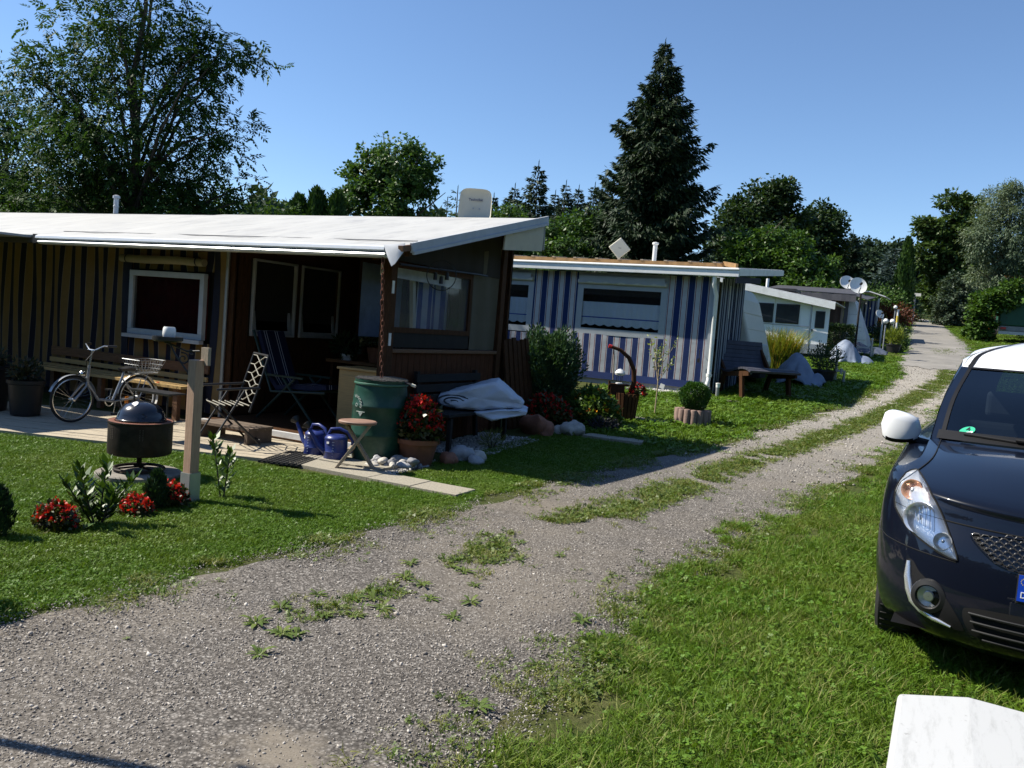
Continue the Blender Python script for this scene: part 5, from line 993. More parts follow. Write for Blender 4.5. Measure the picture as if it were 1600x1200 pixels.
# trailer with green cover
tr = thing('cargo_trailer', 'grey box trailer with dark green tarpaulin cover parked on the grass', 'trailer', (3.2, 45.4, gz(3.2, 45.4)))
GT_ = mk('green_tarpaulin', (.012, .075, .045), .55, var=.15, scale=2, bump=.3, bscale=4)
b = MB(); b.box((0, 0, 1.25), (2.0, 2.6, 1.15)); o = b.build('cover', GT_, tr); bev(o, .06, 3)
for z in (.75, 1.05, 1.35, 1.62):
    b = MB(); b.box((-.72, -1.31, z), (.05, .02, .05)); b.build('strap', MAT['black'], tr)
b = MB(); b.box((0, 0, .56), (1.9, 2.5, .22)); o = b.build('box', mk('galvanised', (.2, .21, .22), .45, metal=.5), tr); bev(o, .01)
b = MB(); b.box((0, -1.28, .36), (1.95, .06, .14)); b.build('rear_bar', MAT['greymetal'], tr)
for x in (-1.08, 1.08):
    b = MB(); M = Matrix.Translation(Vector((x, .0, .29)))@Matrix.Rotation(rad(90), 4, 'Y'); b.lathe([(.15, -.09), (.27, -.09), (.29, -.05), (.29, .05), (.27, .09), (.15, .09)], 22, M=M); wl = b.build('wheel', MAT['rubber'], tr, True); b = MB(); b.lathe([(.001, -.06), (.15, -.08), (.15, .08), (.001, .06)], 16, M=M); b.build('rim', MAT['chrome'], wl, True)
    b = MB(); M = Matrix.Translation(Vector((x, .0, .29)))@Matrix.Rotation(rad(90), 4, 'Y'); b.lathe([(.34, -.13), (.34, .13), (.32, .13), (.32, -.13)], 16, M=M, a0=rad(90), a1=rad(270)); b.build('mudguard', MAT['black'], tr, True)
for x in (-.8, .8):
    b = MB(); b.box((x, -1.32, .56), (.22, .03, .1)); b.build('tail_lamp', MAT['red'], tr)
b = MB(); b.box((.45, -1.315, .57), (.45, .012, .1)); b.build('number_plate', MAT['white'], tr)
b = MB(); b.bar((0, 1.3, .45), (0, 2.5, .42), .1, .1); b.build('drawbar', MAT['greymetal'], tr)
# ================================================================ THINGS ROUND THE FIRST HUT
def spiral(c, r0, turns, n, ax1, ax2, a0=0, sgn=1):
    return [Vector(c)+(Vector(ax1)*math.cos(a0+sgn*6.283*turns*i/n)+Vector(ax2)*math.sin(a0+sgn*6.283*turns*i/n))*r0*(1-.8*i/n) for i in range(n+1)]
# wooden post with iron bracket, tray and lantern
P0 = (-5.15, 4.66, gz(-5.15, 4.66))
t = thing('wooden_post', 'square weathered wooden post in a metal shoe with an iron bracket', 'post', P0)
b = MB(); b.box((0, 0, .62), (.085, .085, 1.02)); o = b.build('shaft', mk('pinkish_wood', (.44, .29, .20), .75, var=.22, scale=12, stretch=(6, 6, .5), bump=.3), t); bev(o, .006)
b = MB(); b.box((.045, .05, 1.16), (.075, .03, .14)); b.build('back_plate', MAT['greywood'], t)
b = MB(); 
for s in (-1, 1): b.box((s*.048, 0, .12), (.008, .1, .24)); b.box((0, s*.052, .12), (.1, .006, .24))
b.box((0, 0, .008), (.1, .1, .012)); b.build('metal_shoe', mk('galvanised_shoe', (.4, .44, .44), .4, metal=.5, var=.15), t)
b = MB(); A, B_ = R0*-1, Vector((0, 0, 1)); ax = lambda l, z: Vector(A)*l+Vector((0, 0, z))
b.tube([ax(-.02, 1.20), ax(.08, 1.19), ax(.2, 1.235), ax(.26, 1.25)], .007, 6); b.tube([ax(0, .95), ax(.06, 1.02), ax(.17, 1.16), ax(.22, 1.25)], .007, 6)
b.tube(spiral(ax(.105, 1.13), .05, 1.4, 22, A, (0, 0, 1), 1.2), .006, 5); b.tube(spiral(ax(.045, 1.19), .022, 1.2, 14, A, (0, 0, 1), 4), .005, 5); b.build('scroll_bracket', MAT['black'], t)
b = MB(); c = ax(.235, 1.255); b.lathe([(.001, 0), (.1, 0), (.115, .012), (.115, .04), (.105, .04), (.10, .015), (.001, .012)], 26, c); b.build('tray', MAT['black'], t, True, 40)
t2 = thing('lantern_cup', 'white frosted lantern cup on the black tray of the wooden post', 'lantern', Vector(P0)+ax(.225, 1.27)); b = MB(); b.lathe([(.03, 0), (.043, .012), (.05, .045), (.047, .085), (.04, .1), (.036, .1), (.043, .05), (.03, .01)], 24); b.build('cup', mk('frosted_white', (.85, .85, .83), .3, var=.03), t2, True, 60)
# kettle grill in a drum
t = thing('drum_grill', 'rusty black drum grill with a domed black lid on the lawn', 'grill', (-6.19, 5.02, gz(-6.19, 5.02)))
b = MB(); b.lathe([(.001, .10), (.05, .10), (.05, .105)], 12); b.tube([(0, 0, .09), (0, 0, .21)], .022, 10); b.tube([Vector((.205*math.cos(a), .205*math.sin(a), .075)) for a in np.linspace(0, 6.283, 33)[:-1]], .014, 8, closed=True)
for k in range(3): b.bar((0, 0, .09), (.2*math.cos(k*2.1), .2*math.sin(k*2.1), .075), .025, .012)
b.build('stand', MAT['blackiron'], t, True)
b = MB(); b.lathe([(.001, .205), (.24, .205), (.262, .215), (.265, .23), (.265, .48), (.272, .487), (.272, .5), (.255, .5), (.252, .3), (.001, .3)], 44); b.build('drum', MAT['blackiron'], t, True, 40)
b = MB()
for k in range(6):
    a = k*6.283/6+.35
    for z in np.linspace(.36, .45, 7):
        for s in (0, 1): b.box((.2655*math.cos(a+.09*s), .2655*math.sin(a+.09*s), z), (.004, .004, .007), R=Matrix.Rotation(a, 3, 'Z'))
b.build('drum_holes', mk('pale_holes', (.14, .12, .10), .7), t)
b = MB(); b.lathe([(.272, .498), (.245, .504), (.215, .5)], 40); b.build('rust_rim', MAT['rust'], t, True)
b = MB(); b.lathe([(.208, .495), (.208, .515), (.2, .52), (.194, .56), (.17, .605), (.13, .64), (.08, .662), (.03, .67), (.001, .671)], 44); b.build('lid', MAT['enamel'], t, True, 50)
vd = Vector((.0, -.11, .635)); b = MB(); M = Matrix.Translation(Vector((.03, -.098, .648)))@Matrix.Rotation(rad(35), 4, 'X'); b.lathe([(.001, .006), (.034, .006), (.036, 0)], 20, M=M); vn = b.build('vent', MAT['chrome'], t); b = MB()
for k in range(4): b.lathe([(.001, .0075), (.006, .0075)], 8, (.018*math.cos(k*1.57+.6), .018*math.sin(k*1.57+.6), 0), M=M)
b.build('vent_hole', MAT['black'], vn)
t = thing('round_slab', 'round grey concrete slab under the drum grill', 'slab', (-6.19, 5.02, gz(-6.19, 5.02))); b = MB(); b.lathe([(.001, .055), (.34, .05), (.355, .04), (.355, -.03)], 40); b.build('disc', mk('dark_concrete', (.22, .2, .17), .9, var=.3, bump=.4), t, True, 30)
# planting bed
BEG_L = leafmat('begonia_leaves', (.03, .05, .012), (.08, .07, .02), .2, .4, .4, 3); BEG_F = leafmat('red_flowers', (.5, .008, .012), (.85, .05, .04), .25, .45, .3, 5)
def begonia(label, xy, rx, h, nl, nf, group=None, ry=None, zb=None, name='red_begonia', fs=.022, cat='flowers', fmat=None, lmat=None):
    zb = gz(*xy) if zb is None else zb; t = thing(name, label, cat, (*xy, zb), 0, group); ry = ry or rx*.7; lsz = min(h*.26, .075); nl = int(nl*(2.2 if h*.26 > .08 else 1))
    def dome(n, q): 
        a = rng.uniform(0, 6.283, n); r = np.sqrt(rng.random(n)); z = h*np.sqrt(np.maximum(0, 1-r**2*.9))*rng.uniform(q, 1, n); return np.stack([rx*r*np.cos(a), ry*r*np.sin(a), z], 1)
    P = dome(nl, .2); V, F = leaf_quads(P, rng.normal(size=(nl, 3))+np.array([0, 0, .2]), rng.normal(size=(nl, 3))*.6+np.array([0, 0, 1.]), np.full(nl, lsz)*rng.uniform(.6, 1.3, nl), np.full(nl, lsz*.6)); finish('leaves', fast_mesh('leaves', V, F), lmat or BEG_L, t)
    C = dome(nf, .82); per = 7; CC = np.repeat(C, per, 0); n = len(CC); P = CC+rng.normal(0, fs*.35, (n, 3)); V, F = leaf_quads(P, rng.normal(size=(n, 3))+np.array([0, -.2, .5]), rng.normal(size=(n, 3)), fs*rng.uniform(.7, 1.5, n), fs*.85*np.ones(n)); finish('flowers', fast_mesh('flowers', V, F), fmat or BEG_F, t); return t
BG = 'red begonias in the planting row'
begonia('red begonia clump farthest left in the row beside the tall laurel', (-5.12, 3.52), .17, .20, 420, 46, BG); begonia('red begonia clump between the laurel and the small dark cypress', (-5.10, 4.12), .15, .15, 380, 52, BG); begonia('red begonia clump at the foot of the wooden post', (-5.14, 4.47), .15, .2, 380, 52, BG)
LAU = leafmat('laurel_leaves', (.045, .10, .02), (.1, .17, .04), .2, .42, .4, 4)
def laurel(label, xy, h, stems, n, size=.085):
    t = thing('laurel_plant', label, 'plant', (*xy, gz(*xy)), 0, 'young laurel plants in the planting row'); PP, DD, NN = [], [], []; b = MB(); r_ = np.random.default_rng(int(h*1000))
    for s in range(stems):
        a = 6.283*s/stems+r_.uniform(-.4, .4); hh = h*r_.uniform(.6, 1.05); ln = .0 if stems == 1 else r_.uniform(.06, .2)
        pts = [Vector((.02*math.cos(a)+ln*f*math.cos(a), .02*math.sin(a)+ln*f*math.sin(a), hh*f)) for f in (0, .35, .7, 1)]; b.tube(pts, [.007, .006, .005, .003], 5)
        for k in range(n):
            f = r_.uniform(.12, 1); q = pts[0].lerp(pts[3], f); az = r_.uniform(0, 6.283); PP.append(q); DD.append((math.cos(az), math.sin(az), .65+f*.6)); NN.append((-math.cos(az)*.6, -math.sin(az)*.6, 1))
    PP, DD, NN = np.array([list(p) for p in PP]), np.array(DD), np.array(NN); n_ = len(PP); L = size*r_.uniform(.6, 1.2, n_); V, F = leaf_quads(PP, DD, NN, L, L*.38); finish('leaves', fast_mesh('leaves', V, F), LAU, t); b.build('stems', MAT['bark'], t); return t
laurel('bushy young laurel with a big lying leaf, left in the planting row', (-5.03, 3.76), .44, 6, 46, .1); laurel('slim upright young laurel just right of the wooden post', (-5.08, 4.93), .54, 2, 46, .1)
t = thing('broad_leaf', 'single big pale leaf lying on the grass in front of the bushy laurel', 'leaf', (-4.97, 3.66, gz(-4.97, 3.66))); V, F = leaf_quads(np.array([[-.05, -.02, .03], [-.12, .05, .05]]), np.array([[.9, -.1, .25], [-.2, .1, .8]]), np.array([[0, -.4, 1], [.6, -.6, .3]]), np.array([.17, .13]), np.array([.085, .07])); finish('blade', fast_mesh('blade', V, F), LAU, t)
CYP = leafmat('dwarf_cypress', (.018, .045, .02), (.035, .075, .03), .15, .6, .25, 3)
thuja('small dark dwarf cypress next to the begonias by the wooden post', (-5.12, 4.32), gz(-5.1, 4.3)+.30, .085, CYP, 1500, 'dwarf_cypress', 'dwarf cypresses in the planting row', .045, .5, cat='dwarf conifer'); thuja('dark dwarf cypress cut by the left picture edge', (-5.2, 3.17), gz(-5.1, 4.3)+.33, .1, CYP, 1500, 'dwarf_cypress', 'dwarf cypresses in the planting row', .045, .5, cat='dwarf conifer')
# ---- rain barrel, chain, cans, stool
BX = (-5.28, 7.29, .04)
t = thing('rain_barrel', 'dark green plastic rain barrel under the rusty chain', 'barrel', BX); t.scale = (1, 1, .95)
b = MB(); b.lathe([(.001, 0), (.24, 0), (.262, .02), (.275, .10), (.287, .3), (.292, .31), (.292, .33), (.288, .34), (.292, .5), (.29, .62), (.296, .63), (.296, .65), (.289, .66), (.282, .8), (.272, .87), (.278, .88), (.278, .93), (.268, .93), (.266, .86), (.001, .86)], 48); b.build('body', MAT['barrel'], t, True, 35)
b = MB(); b.lathe([(.281, .876), (.288, .88), (.288, .895), (.281, .9)], 48); b.build('clamp_ring', mk('faded_green', (.05, .14, .10), .4), t, True)
b = MB()
for k in range(-13, 14):
    x = k*.021; h_ = math.sqrt(max(0, .282**2-x*x)); z = .937+.006*math.sin(k*1.3)
    b.tube([(x, -h_, z), (x, 0, z+.012), (x, h_, z)], .0028, 4, caps=False); b.tube([(-h_, x, z+.003), (0, x, z+.014), (h_, x, z+.003)], .0028, 4, caps=False)
b.build('wire_mesh', mk('wire', (.2, .19, .18), .5, metal=.6), t)
b = MB(); d = Vector(R0)*.9+Vector(F0)*-.3; d.normalize(); b.tube([d*.27+Vector((0, 0, .925)), d*.36+Vector((0, 0, .905))], .016, 8); b.build('hose_stub', MAT['black'], t); b = MB(); b.tube([d*.355+Vector((0, 0, .906)), d*.40+Vector((0, 0, .892))], .018, 8); b.build('hose_end', MAT['offwhite'], t)
WL = mk('white_print', (.55, .6, .56), .6)
def on_barrel(az, z, r=.2945): return Vector((r*math.cos(az), r*math.sin(az), z))
az0 = math.atan2(-7.4, 5.2)-.92; b = MB()
b.tube([on_barrel(az0-.02+.05*k, .578) for k in range(9)], .0035, 4)
for k in range(7): b.tube([on_barrel(az0+.12+.025*k, .574), on_barrel(az0+.12+.025*k, .556-.010*(3-abs(k-3)))], .0028, 4)
for k in range(12):
    a = rad(-20+k*11); q0, q1 = (.078, .100); P_ = lambda q, da=0: on_barrel(az0-.10+q*math.cos(a+da)/.2945, .655+q*math.sin(a+da)); b.tube([P_(q0), P_(q1)], .003, 4); b.tube([P_(q1 if k % 2 else q0), P_(q1 if k % 2 else q0, .12)], .003, 4)
for k in range(6): a = k*1.047; b.tube([on_barrel(az0-.04+.018*math.cos(a)/.2945, .648+.018*math.sin(a)), on_barrel(az0-.04+.018*math.cos(a+1.047)/.2945, .648+.018*math.sin(a+1.047))], .003, 4)
b.build('printed_emblem', WL, t)
ch = thing('rain_chain', 'rusty rain chain hanging from the gutter end into the green barrel', 'chain', (-5.22, 7.09, 2.2)); a_, b__ = Vector((-5.22, 7.09, 2.2)), Vector((-5.27, 7.27, .9)); nL = 24; dv = (b__-a_)/nL
base = MB(); ring = [Vector((.017*math.cos(q), 0, (.036*math.sin(q)))) for q in np.linspace(0, 6.283, 13)[:-1]]; base.tube(ring, .0045, 5, closed=True); l0 = base.build('link', MAT['rust'], ch, True)
for i in range(nL):
    o = l0 if i == 0 else l0.copy()
    if i: COL.objects.link(o); o.parent = ch
    p = a_+dv*(i+.5); o.location = p-Vector((-5.22, 7.09, 2.2))+Vector((random.uniform(-.006, .006), random.uniform(-.006, .006), 0)); o.rotation_euler = dv.to_track_quat('-Z', 'Y').to_euler(); o.rotation_euler.rotate_axis('Z', (i % 2)*math.pi/2+random.uniform(-.3, .3))
def watering_can(label, loc, rz):
    t = thing('watering_can', label, 'watering can', loc, rz, 'blue watering cans by the barrel')
    b = MB(); b.lathe([(.001, 0), (.118, 0), (.125, .012), (.123, .1), (.126, .105), (.122, .112), (.119, .235), (.122, .24), (.118, .25), (.095, .272), (.06, .278), (.001, .27)], 32); b.build('body', MAT['bluecan'], t, True, 35)
    b = MB(); b.tube([(-.11, 0, .09), (-.19, 0, .15), (-.25, 0, .25), (-.31, 0, .335)], [.035, .028, .021, .016], 12); sp = b.build('spout', MAT['bluecan'], t, True); b = MB(); M = Matrix.Translation(Vector((-.315, 0, .345)))@Matrix.Rotation(rad(-50), 4, 'Y'); b.lathe([(.016, -.03), (.05, .02), (.052, .03), (.001, .04)], 20, M=M); b.build('rose', MAT['black'], sp, True)
    b = MB(); b.tube([(.1, 0, .05), (.165, 0, .11), (.175, 0, .22), (.12, 0, .31), (.03, 0, .345), (-.06, 0, .335), (-.09, 0, .27)], [.014, .015, .016, .017, .016, .015, .014], 10); b.build('handle', MAT['bluecan'], t, True)
    b = MB(); 
    for z in (.06, .09, .12, .15, .18, .21): b.box((.0, -.1235, z), (.03 if z in (.12, .21) else .016, .003, .003))
    b.build('scale_marks', mk('pale_marks', (.35, .42, .6), .5), t); b = MB(); b.box((-.06, -.108, .2), (.03, .006, .02), rz=-.5); b.build('sticker', MAT['white'], t); return t
watering_can('front blue watering can beside the wooden stool', (-5.55, 6.93, .045), rad(25)); watering_can('rear blue watering can with its spout pointing left', (-5.87, 6.99, .045), rad(-4))
t = thing('wooden_stool', 'small weathered stool with crossed plank legs in front of the barrel', 'stool', (-5.08, 6.66, .06), rad(30))
b = MB(); b.lathe([(.001, .455), (.175, .455), (.19, .462), (.192, .478), (.18, .487), (.001, .49)], 30, M=Matrix.Diagonal(Vector((1, .85, 1, 1)))); b.build('seat', mk('brown_seat', (.25, .15, .11), .6, var=.25, scale=8), t, True, 35)
for s in (-1, 1):
    b = MB(); b.bar((-.17*s, -.07*s, 0), (.15*s, -.07*s, .452), .03, .085, up=(0, 1, 0)) if False else b.bar((-.18*s, -.055*s, 0), (.13*s, -.055*s, .452), .09, .028, up=(0, 0, 1)); o = b.build('leg', MAT['greywood'], t); bev(o, .004)
    b = MB(); b.bar((-.18*s, .12, 0) if s > 0 else (.18, .085, 0), (.13*s, .12 if s > 0 else .085, .452), .03, .026); b.build('leg', MAT['greywood'], t)
b = MB(); b.bar((-.05, -.09, .2), (-.05, .13, .2), .05, .025); b.build('stretcher', MAT['greywood'], t)
t = begonia('big red begonia in a terracotta pot right of the green barrel', (-4.88, 7.46), .25, .5, 800, 260, None, .25, .30, 'potted_begonia', .03, 'potted plant')
b = MB(); b.lathe([(.001, -.26), (.16, -.26), (.215, -.02), (.235, -.02), (.238, .03), (.22, .035), (.215, .0), (.001, .01)], 36); b.build('pot', MAT['terracotta'], t, True, 35)
# stones
def rock(name, label, loc, s, mat, seed, group=None, cat='stone', sub=3):
    r_ = np.random.default_rng(seed); bm = bmesh.new(); bmesh.ops.create_icosphere(bm, subdivisions=sub, radius=1); ph = r_.uniform(0, 6, 6)
    for v in bm.verts:
        p = v.co; k = 1+.14*math.sin(p.x*2.3+ph[0])+.14*math.sin(p.y*2.9+ph[1])+.1*math.sin(p.z*3.1+ph[2])+.07*math.sin(p.x*6+p.y*5+ph[3])+.04*math.sin(p.y*11+p.z*9+ph[4])+r_.normal(0, .025); v.co = Vector((p.x*k*s[0], p.y*k*s[1], p.z*k*s[2]))
    me = bpy.data.meshes.new(name); bm.to_mesh(me); bm.free(); o = finish(name, me, mat, None, True, 50); o.location = (loc[0], loc[1], loc[2]+s[2]*.6); o.rotation_euler = (r_.uniform(-.2, .2), r_.uniform(-.2, .2), r_.uniform(0, 6)); return tag(o, label, cat, group)
sg = 'pale cobbles heaped in front of the barrel'
cob = [mk('cobble_grey', (.36, .36, .37), .8, var=.2, scale=20), mk('cobble_pale', (.5, .47, .42), .8, var=.15, scale=20), mk('cobble_dark', (.22, .22, .23), .8, var=.25, scale=20)]
for i in range(22):
    r_ = random.Random(i); x = -5.02+r_.uniform(-.16, .34); y = 6.98+r_.uniform(-.12, .2)+.3*(x+5.02); z = gz(x, y)+(.0 if i < 15 else .05); k = r_.uniform(.035, .065)
    rock('cobble', 'smooth pale cobble in the small heap at the foot of the green barrel', (x, y, z), (k*1.25, k, k*.75), cob[i % 3], i, sg)
rock('white_rock', 'upright pale rock squeezed between the barrel and the begonia pot', (-4.98, 7.82, gz(-5, 7.8)), (.09, .08, .2), cob[1], 40); rock('brown_rock', 'brown white streaked rock between the barrel and the begonia pot', (-4.97, 7.62, gz(-5, 7.6)), (.11, .09, .09), MAT['redstone'], 41)
for i, (x, y, k, m_, lb) in enumerate([(-4.62, 8.0, .15, cob[0], 'large grey rock right of the begonia pot'), (-4.5, 8.15, .11, cob[1], 'pale rock behind the large grey rock'), (-4.62, 7.72, .12, MAT['redstone'], 'brick red rock at the foot of the begonia pot'), (-4.42, 7.95, .10, cob[0], 'small grey rock at the right end of the row by the begonia pot'), (-4.72, 8.25, .10, cob[1], 'pale rock nearest the gravel bed')]): rock('garden_rock', lb, (x, y, gz(x, y)), (k, k*.8, k*.65), m_, 60+i)
rock('red_boulder', 'long reddish boulder at the edge of the shaded flower bed', (-4.86, 10.32, gz(-4.9, 10.3)), (.24, .15, .17), MAT['redstone'], 80, sub=3); rock('red_boulder', 'smaller round reddish stone before the long reddish boulder', (-4.66, 10.25, gz(-4.7, 10.3)), (.11, .1, .11), MAT['redstone'], 81); rock('pale_boulder', 'pale grey boulder at the right end of the flower bed edge', (-4.45, 10.62, gz(-4.4, 10.6)), (.2, .14, .14), MAT['stone'], 82, sub=3); rock('pale_boulder', 'little pale stone between the red and the pale boulder', (-4.6, 10.52, gz(-4.6, 10.5)), (.08, .07, .07), MAT['stone'], 83)
def pebble_bed(name, label, x0, x1, y0, y1, n, s, mat):
    x = rg.uniform(x0, x1, n); y = rg.uniform(y0, y1, n); sz = s*rg.uniform(.6, 1.5, n); scatter(name, np.stack([x, y, g(x, y)+sz*.3], 1), rg.uniform(0, 6.28, (n, 3))*np.array([.15, .15, 1]), np.stack([sz]*3, 1), [template('pebble', *pebble(rg), mat) for _ in range(4)], label, 'pebbles')
m, tt_, p = newmat('white_pebbles'); oi = N_(tt_, 'ShaderNodeObjectInfo'); tt_.links.new(ramp(tt_, oi.outputs['Random'], [(0, (.25, .24, .23)), (1, (.6, .58, .55))]).outputs[0], p.inputs['Base Color']); p.inputs['Roughness'].default_value = .85; MAT['peb'] = m
pebble_bed('pebble_bed', 'bed of pale pebbles under the dark bench by the hut end', -5.42, -4.55, 8.2, 9.9, 2600, .017, MAT['peb']); pebble_bed('pebble_bed', 'strip of white pebbles along the plinth of the blue hut', -5.6, -3.9, 15.85, 16.3, 1500, .022, MAT['peb']); pebble_bed('pebble_bed', 'pebbles round the barrel and the watering cans', -5.95, -4.7, 6.75, 7.75, 2600, .012, MAT['peb'])
# paving slabs
def slabs(name, label, quads, mat, cat='paving'):
    c0 = quads[0]; t = thing(name, label, cat, (c0[0], c0[1], 0))
    for (x, y, sx, sy, rz) in quads:
        b = MB((c0[0], c0[1], 0)); b.box((x, y, gz(x, y)+.008+random.uniform(-.004, .004)), (sx-.008, sy-.008, .05), rz=rz); o = b.build('slab', mat, t); bev(o, .004)
slabs('slab_path', 'row of exposed aggregate slabs leading from the doormat to the road', [(-5.45+.5*i, 6.55-.01*i, .5, .36, 0) for i in range(4)]+[(-5.6+.5*i, 6.95, .5, .40, 0) for i in range(2)]+[(-5.75, 6.7, .3, .12, 0)], MAT['concrete'])
slabs('slab_path', 'short row of pale slabs in the shade before the flower bed', [(-4.02, 10.66, .42, .32, -.02), (-3.6, 10.67, .42, .32, .02)], MAT['concrete'])
slabs('stepping_slab', 'low flat slab in the grass behind the wooden bucket planter', [(-3.95, 12.55, .7, .22, .0)], MAT['concrete']); slabs('stepping_slab', 'small flat slab in the grass before the little bollard light', [(-3.48, 15.72, .5, .12, 0)], MAT['concrete'])
t = thing('doormat', 'black rubber grid doormat at the deck corner', 'doormat', (-5.83, 6.62, .058), rad(17)); b = MB(); b.box((0, 0, 0), (.44, .74, .012)); b.build('base', MAT['rubber'], t); b = MB()
for k in range(15): b.box((0, -.35+.05*k, .011), (.44, .012, .012))
for k in range(9): b.box((-.21+.0525*k, 0, .012), (.012, .74, .012))
b.build('ribs', MAT['rubber'], t)
# ---- bench with folded tarpaulin, leaning boards
t = thing('dark_bench', 'dark wooden bench in the shade against the reddish hut end', 'bench', (-5.1, 8.85, gz(-5.1, 8.85)))
for k in range(4):
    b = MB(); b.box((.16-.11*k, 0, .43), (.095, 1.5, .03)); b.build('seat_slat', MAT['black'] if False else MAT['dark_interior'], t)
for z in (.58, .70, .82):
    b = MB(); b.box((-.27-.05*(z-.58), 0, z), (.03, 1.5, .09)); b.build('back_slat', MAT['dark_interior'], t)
for y in (-.68, .68):
    b = MB(); b.bar((.18, y, 0), (.18, y, .40), .05, .05); b.build('leg', MAT['dark_interior'], t); b = MB(); b.bar((-.24, y, 0), (-.32, y, .9), .05, .05); b.build('leg', MAT['dark_interior'], t)
tp = thing('folded_tarpaulin', 'thick white tarpaulin folded and rolled on the dark bench', 'tarpaulin', (-5.02, 9.05, gz(-5.1, 9)+.45), YAW); tp.scale = (1, 1, .88)
wtex = bpy.data.textures.new('cloth_wrinkles', 'CLOUDS'); wtex.noise_scale = .16; wtex.noise_depth = 3
def wrinkle(o):
    m_ = o.modifiers.new('fine', 'SUBSURF'); m_.subdivision_type = 'SIMPLE'; m_.levels = m_.render_levels = 3
    d_ = o.modifiers.new('wrinkles', 'DISPLACE'); d_.texture = wtex; d_.strength = .05; d_.mid_level = .5
def pillow(poly, t0, t1, rnd=.04, seed=0):
    """rounded folded bundle: outline in x,z extruded along y with puffed ends"""
    k = len(poly); rows = []; c = np.mean(poly, axis=0)
    for j, (y, s) in enumerate(((t0, .80), (t0+rnd*.5, .94), (t0+rnd, 1), ((t0+t1)/2, 1.02), (t1-rnd, 1), (t1-rnd*.5, .94), (t1, .8))):
        rows.append([(c[0]+(p[0]-c[0])*s, y+.02*math.sin(i*1.7+seed), c[1]+(p[1]-c[1])*s) for i, p in enumerate(poly)])
    b = MB(); vs_ = [p for r_ in rows for p in r_]; fs = [(j*k+i, j*k+(i+1) % k, (j+1)*k+(i+1) % k, (j+1)*k+i) for j in range(len(rows)-1) for i in range(k)]; fs += [tuple(range(k)), tuple(reversed(range((len(rows)-1)*k, len(rows)*k)))]; return b.add(vs_, fs)
o = pillow([(-.52, .12), (-.5, .2), (-.35, .25), (-.1, .34), (.1, .42), (.19, .43), (.32, .34), (.48, .2), (.52, .15), (.5, .09), (.3, .07), (.05, .03), (-.1, .02), (-.3, .01), (-.45, .04)], -.35, .32).build('top_fold', MAT['whitetarp'], tp, True, 90); wrinkle(o)
o = pillow([(-.08, -.02), (.2, .05), (.5, .08), (.58, .05), (.56, .0), (.3, -.06), (.15, -.1), (.02, -.07)], -.4, .3, seed=2).build('lower_fold', MAT['whitetarp'], tp, True, 90); wrinkle(o)
b = MB(); b.tube([Vector((-.33+.16*1.4*(1-.85*q)*math.cos(q*15), -.335-.02*q, .11+.10*(1-.85*q)*math.sin(q*15))) for q in np.linspace(0, 1, 46)], .012, 5); b.tube([Vector((-.0+.09*(1-.8*q)*math.cos(q*9), -.33, .09+.05*(1-.8*q)*math.sin(q*9))) for q in np.linspace(0, 1, 24)], .010, 5); b.build('roll_edges', mk('dark_fold_lining', (.05, .06, .08), .6), tp)
t = thing('leaning_boards', 'stack of dark boards leaning upright against the rear hut corner', 'boards', (-5.28, 10.55, gz(-5.3, 10.5)))
for k in range(6):
    b = MB(); b.bar((.02+.02*k, -.2+.11*k, 0), (-.16+.012*k, -.2+.11*k, 1.24+.02*(k % 3)), .10, .03, up=(1, 0, 0)); b.build('board', MAT['darkwood'], t)
# ---- shrubs and flowers of the bed
BG_L = leafmat('bluish_shrub', (.03, .075, .03), (.085, .15, .07), .2, .5, .35, 3)
shrub('bluish_shrub', 'tall bluish green conifer shrub between the two huts', (-5.26, 11.45), .47, .64, .06, 17000, BG_L, .065, 'shrub', aspect=.4, up=.9, shell=.3)
begonia('shaded red flowering bush under the bluish shrub', (-4.95, 10.9), .40, .5, 1300, 230, None, .3, None, 'red_flower_bush', .03, 'flowers')
YG = leafmat('marigold_leaves', (.07, .13, .02), (.16, .24, .06), .3, .5, .3, 3); OF = leafmat('orange_flowers', (.8, .2, .01), (.9, .4, .02), .25, .5, .3, 5)
t = begonia('bushy marigolds with orange flowers beside the wooden bucket planter', (-4.52, 11.5), .46, .58, 3000, 48, None, .35, None, 'marigold_bush', .034, 'flowers', OF, YG)
shrub('heather', 'low bluish purple heather at the edge of the flower bed', (-4.18, 11.2), .2, .1, 0, 700, leafmat('heather', (.04, .045, .05), (.08, .07, .09), .2, .6, .2, 4), .045, 'plant')
shrub('dead_tuft', 'small dry plant tuft under the folded tarpaulin', (-4.75, 8.9), .14, .1, 0, 240, MAT['drygrass'], .1, 'plant', aspect=.08, up=.8)
bp = thing('bucket_planter', 'dark wooden bucket planter with a curved arm and white lantern', 'planter', (-4.27, 12.35, gz(-4.27, 12.35)), YAW)
b = MB(); b.lathe([(.001, .02), (.13, .0), (.15, .2), (.17, .4), (.155, .4), (.14, .3), (.001, .3)], 18); b.build('bucket', MAT['darkwood'], bp, True, 30)
for k in range(18):
    a = k*6.283/18; b = MB(); b.bar((.142*math.cos(a), .142*math.sin(a), 0), (.182*math.cos(a), .182*math.sin(a), .43), .045, .02, up=(math.cos(a), math.sin(a), 0)); b.build('stave', MAT['darkwood'], bp)
b = MB(); b.tube([(.06, .0, .35), (.09, 0, .6), (.07, 0, .8), (-.02, 0, .98), (-.16, 0, 1.09), (-.30, 0, 1.13)], [.04, .04, .038, .034, .03, .026], 10); b.build('curved_arm', MAT['darkwood'], bp, True)
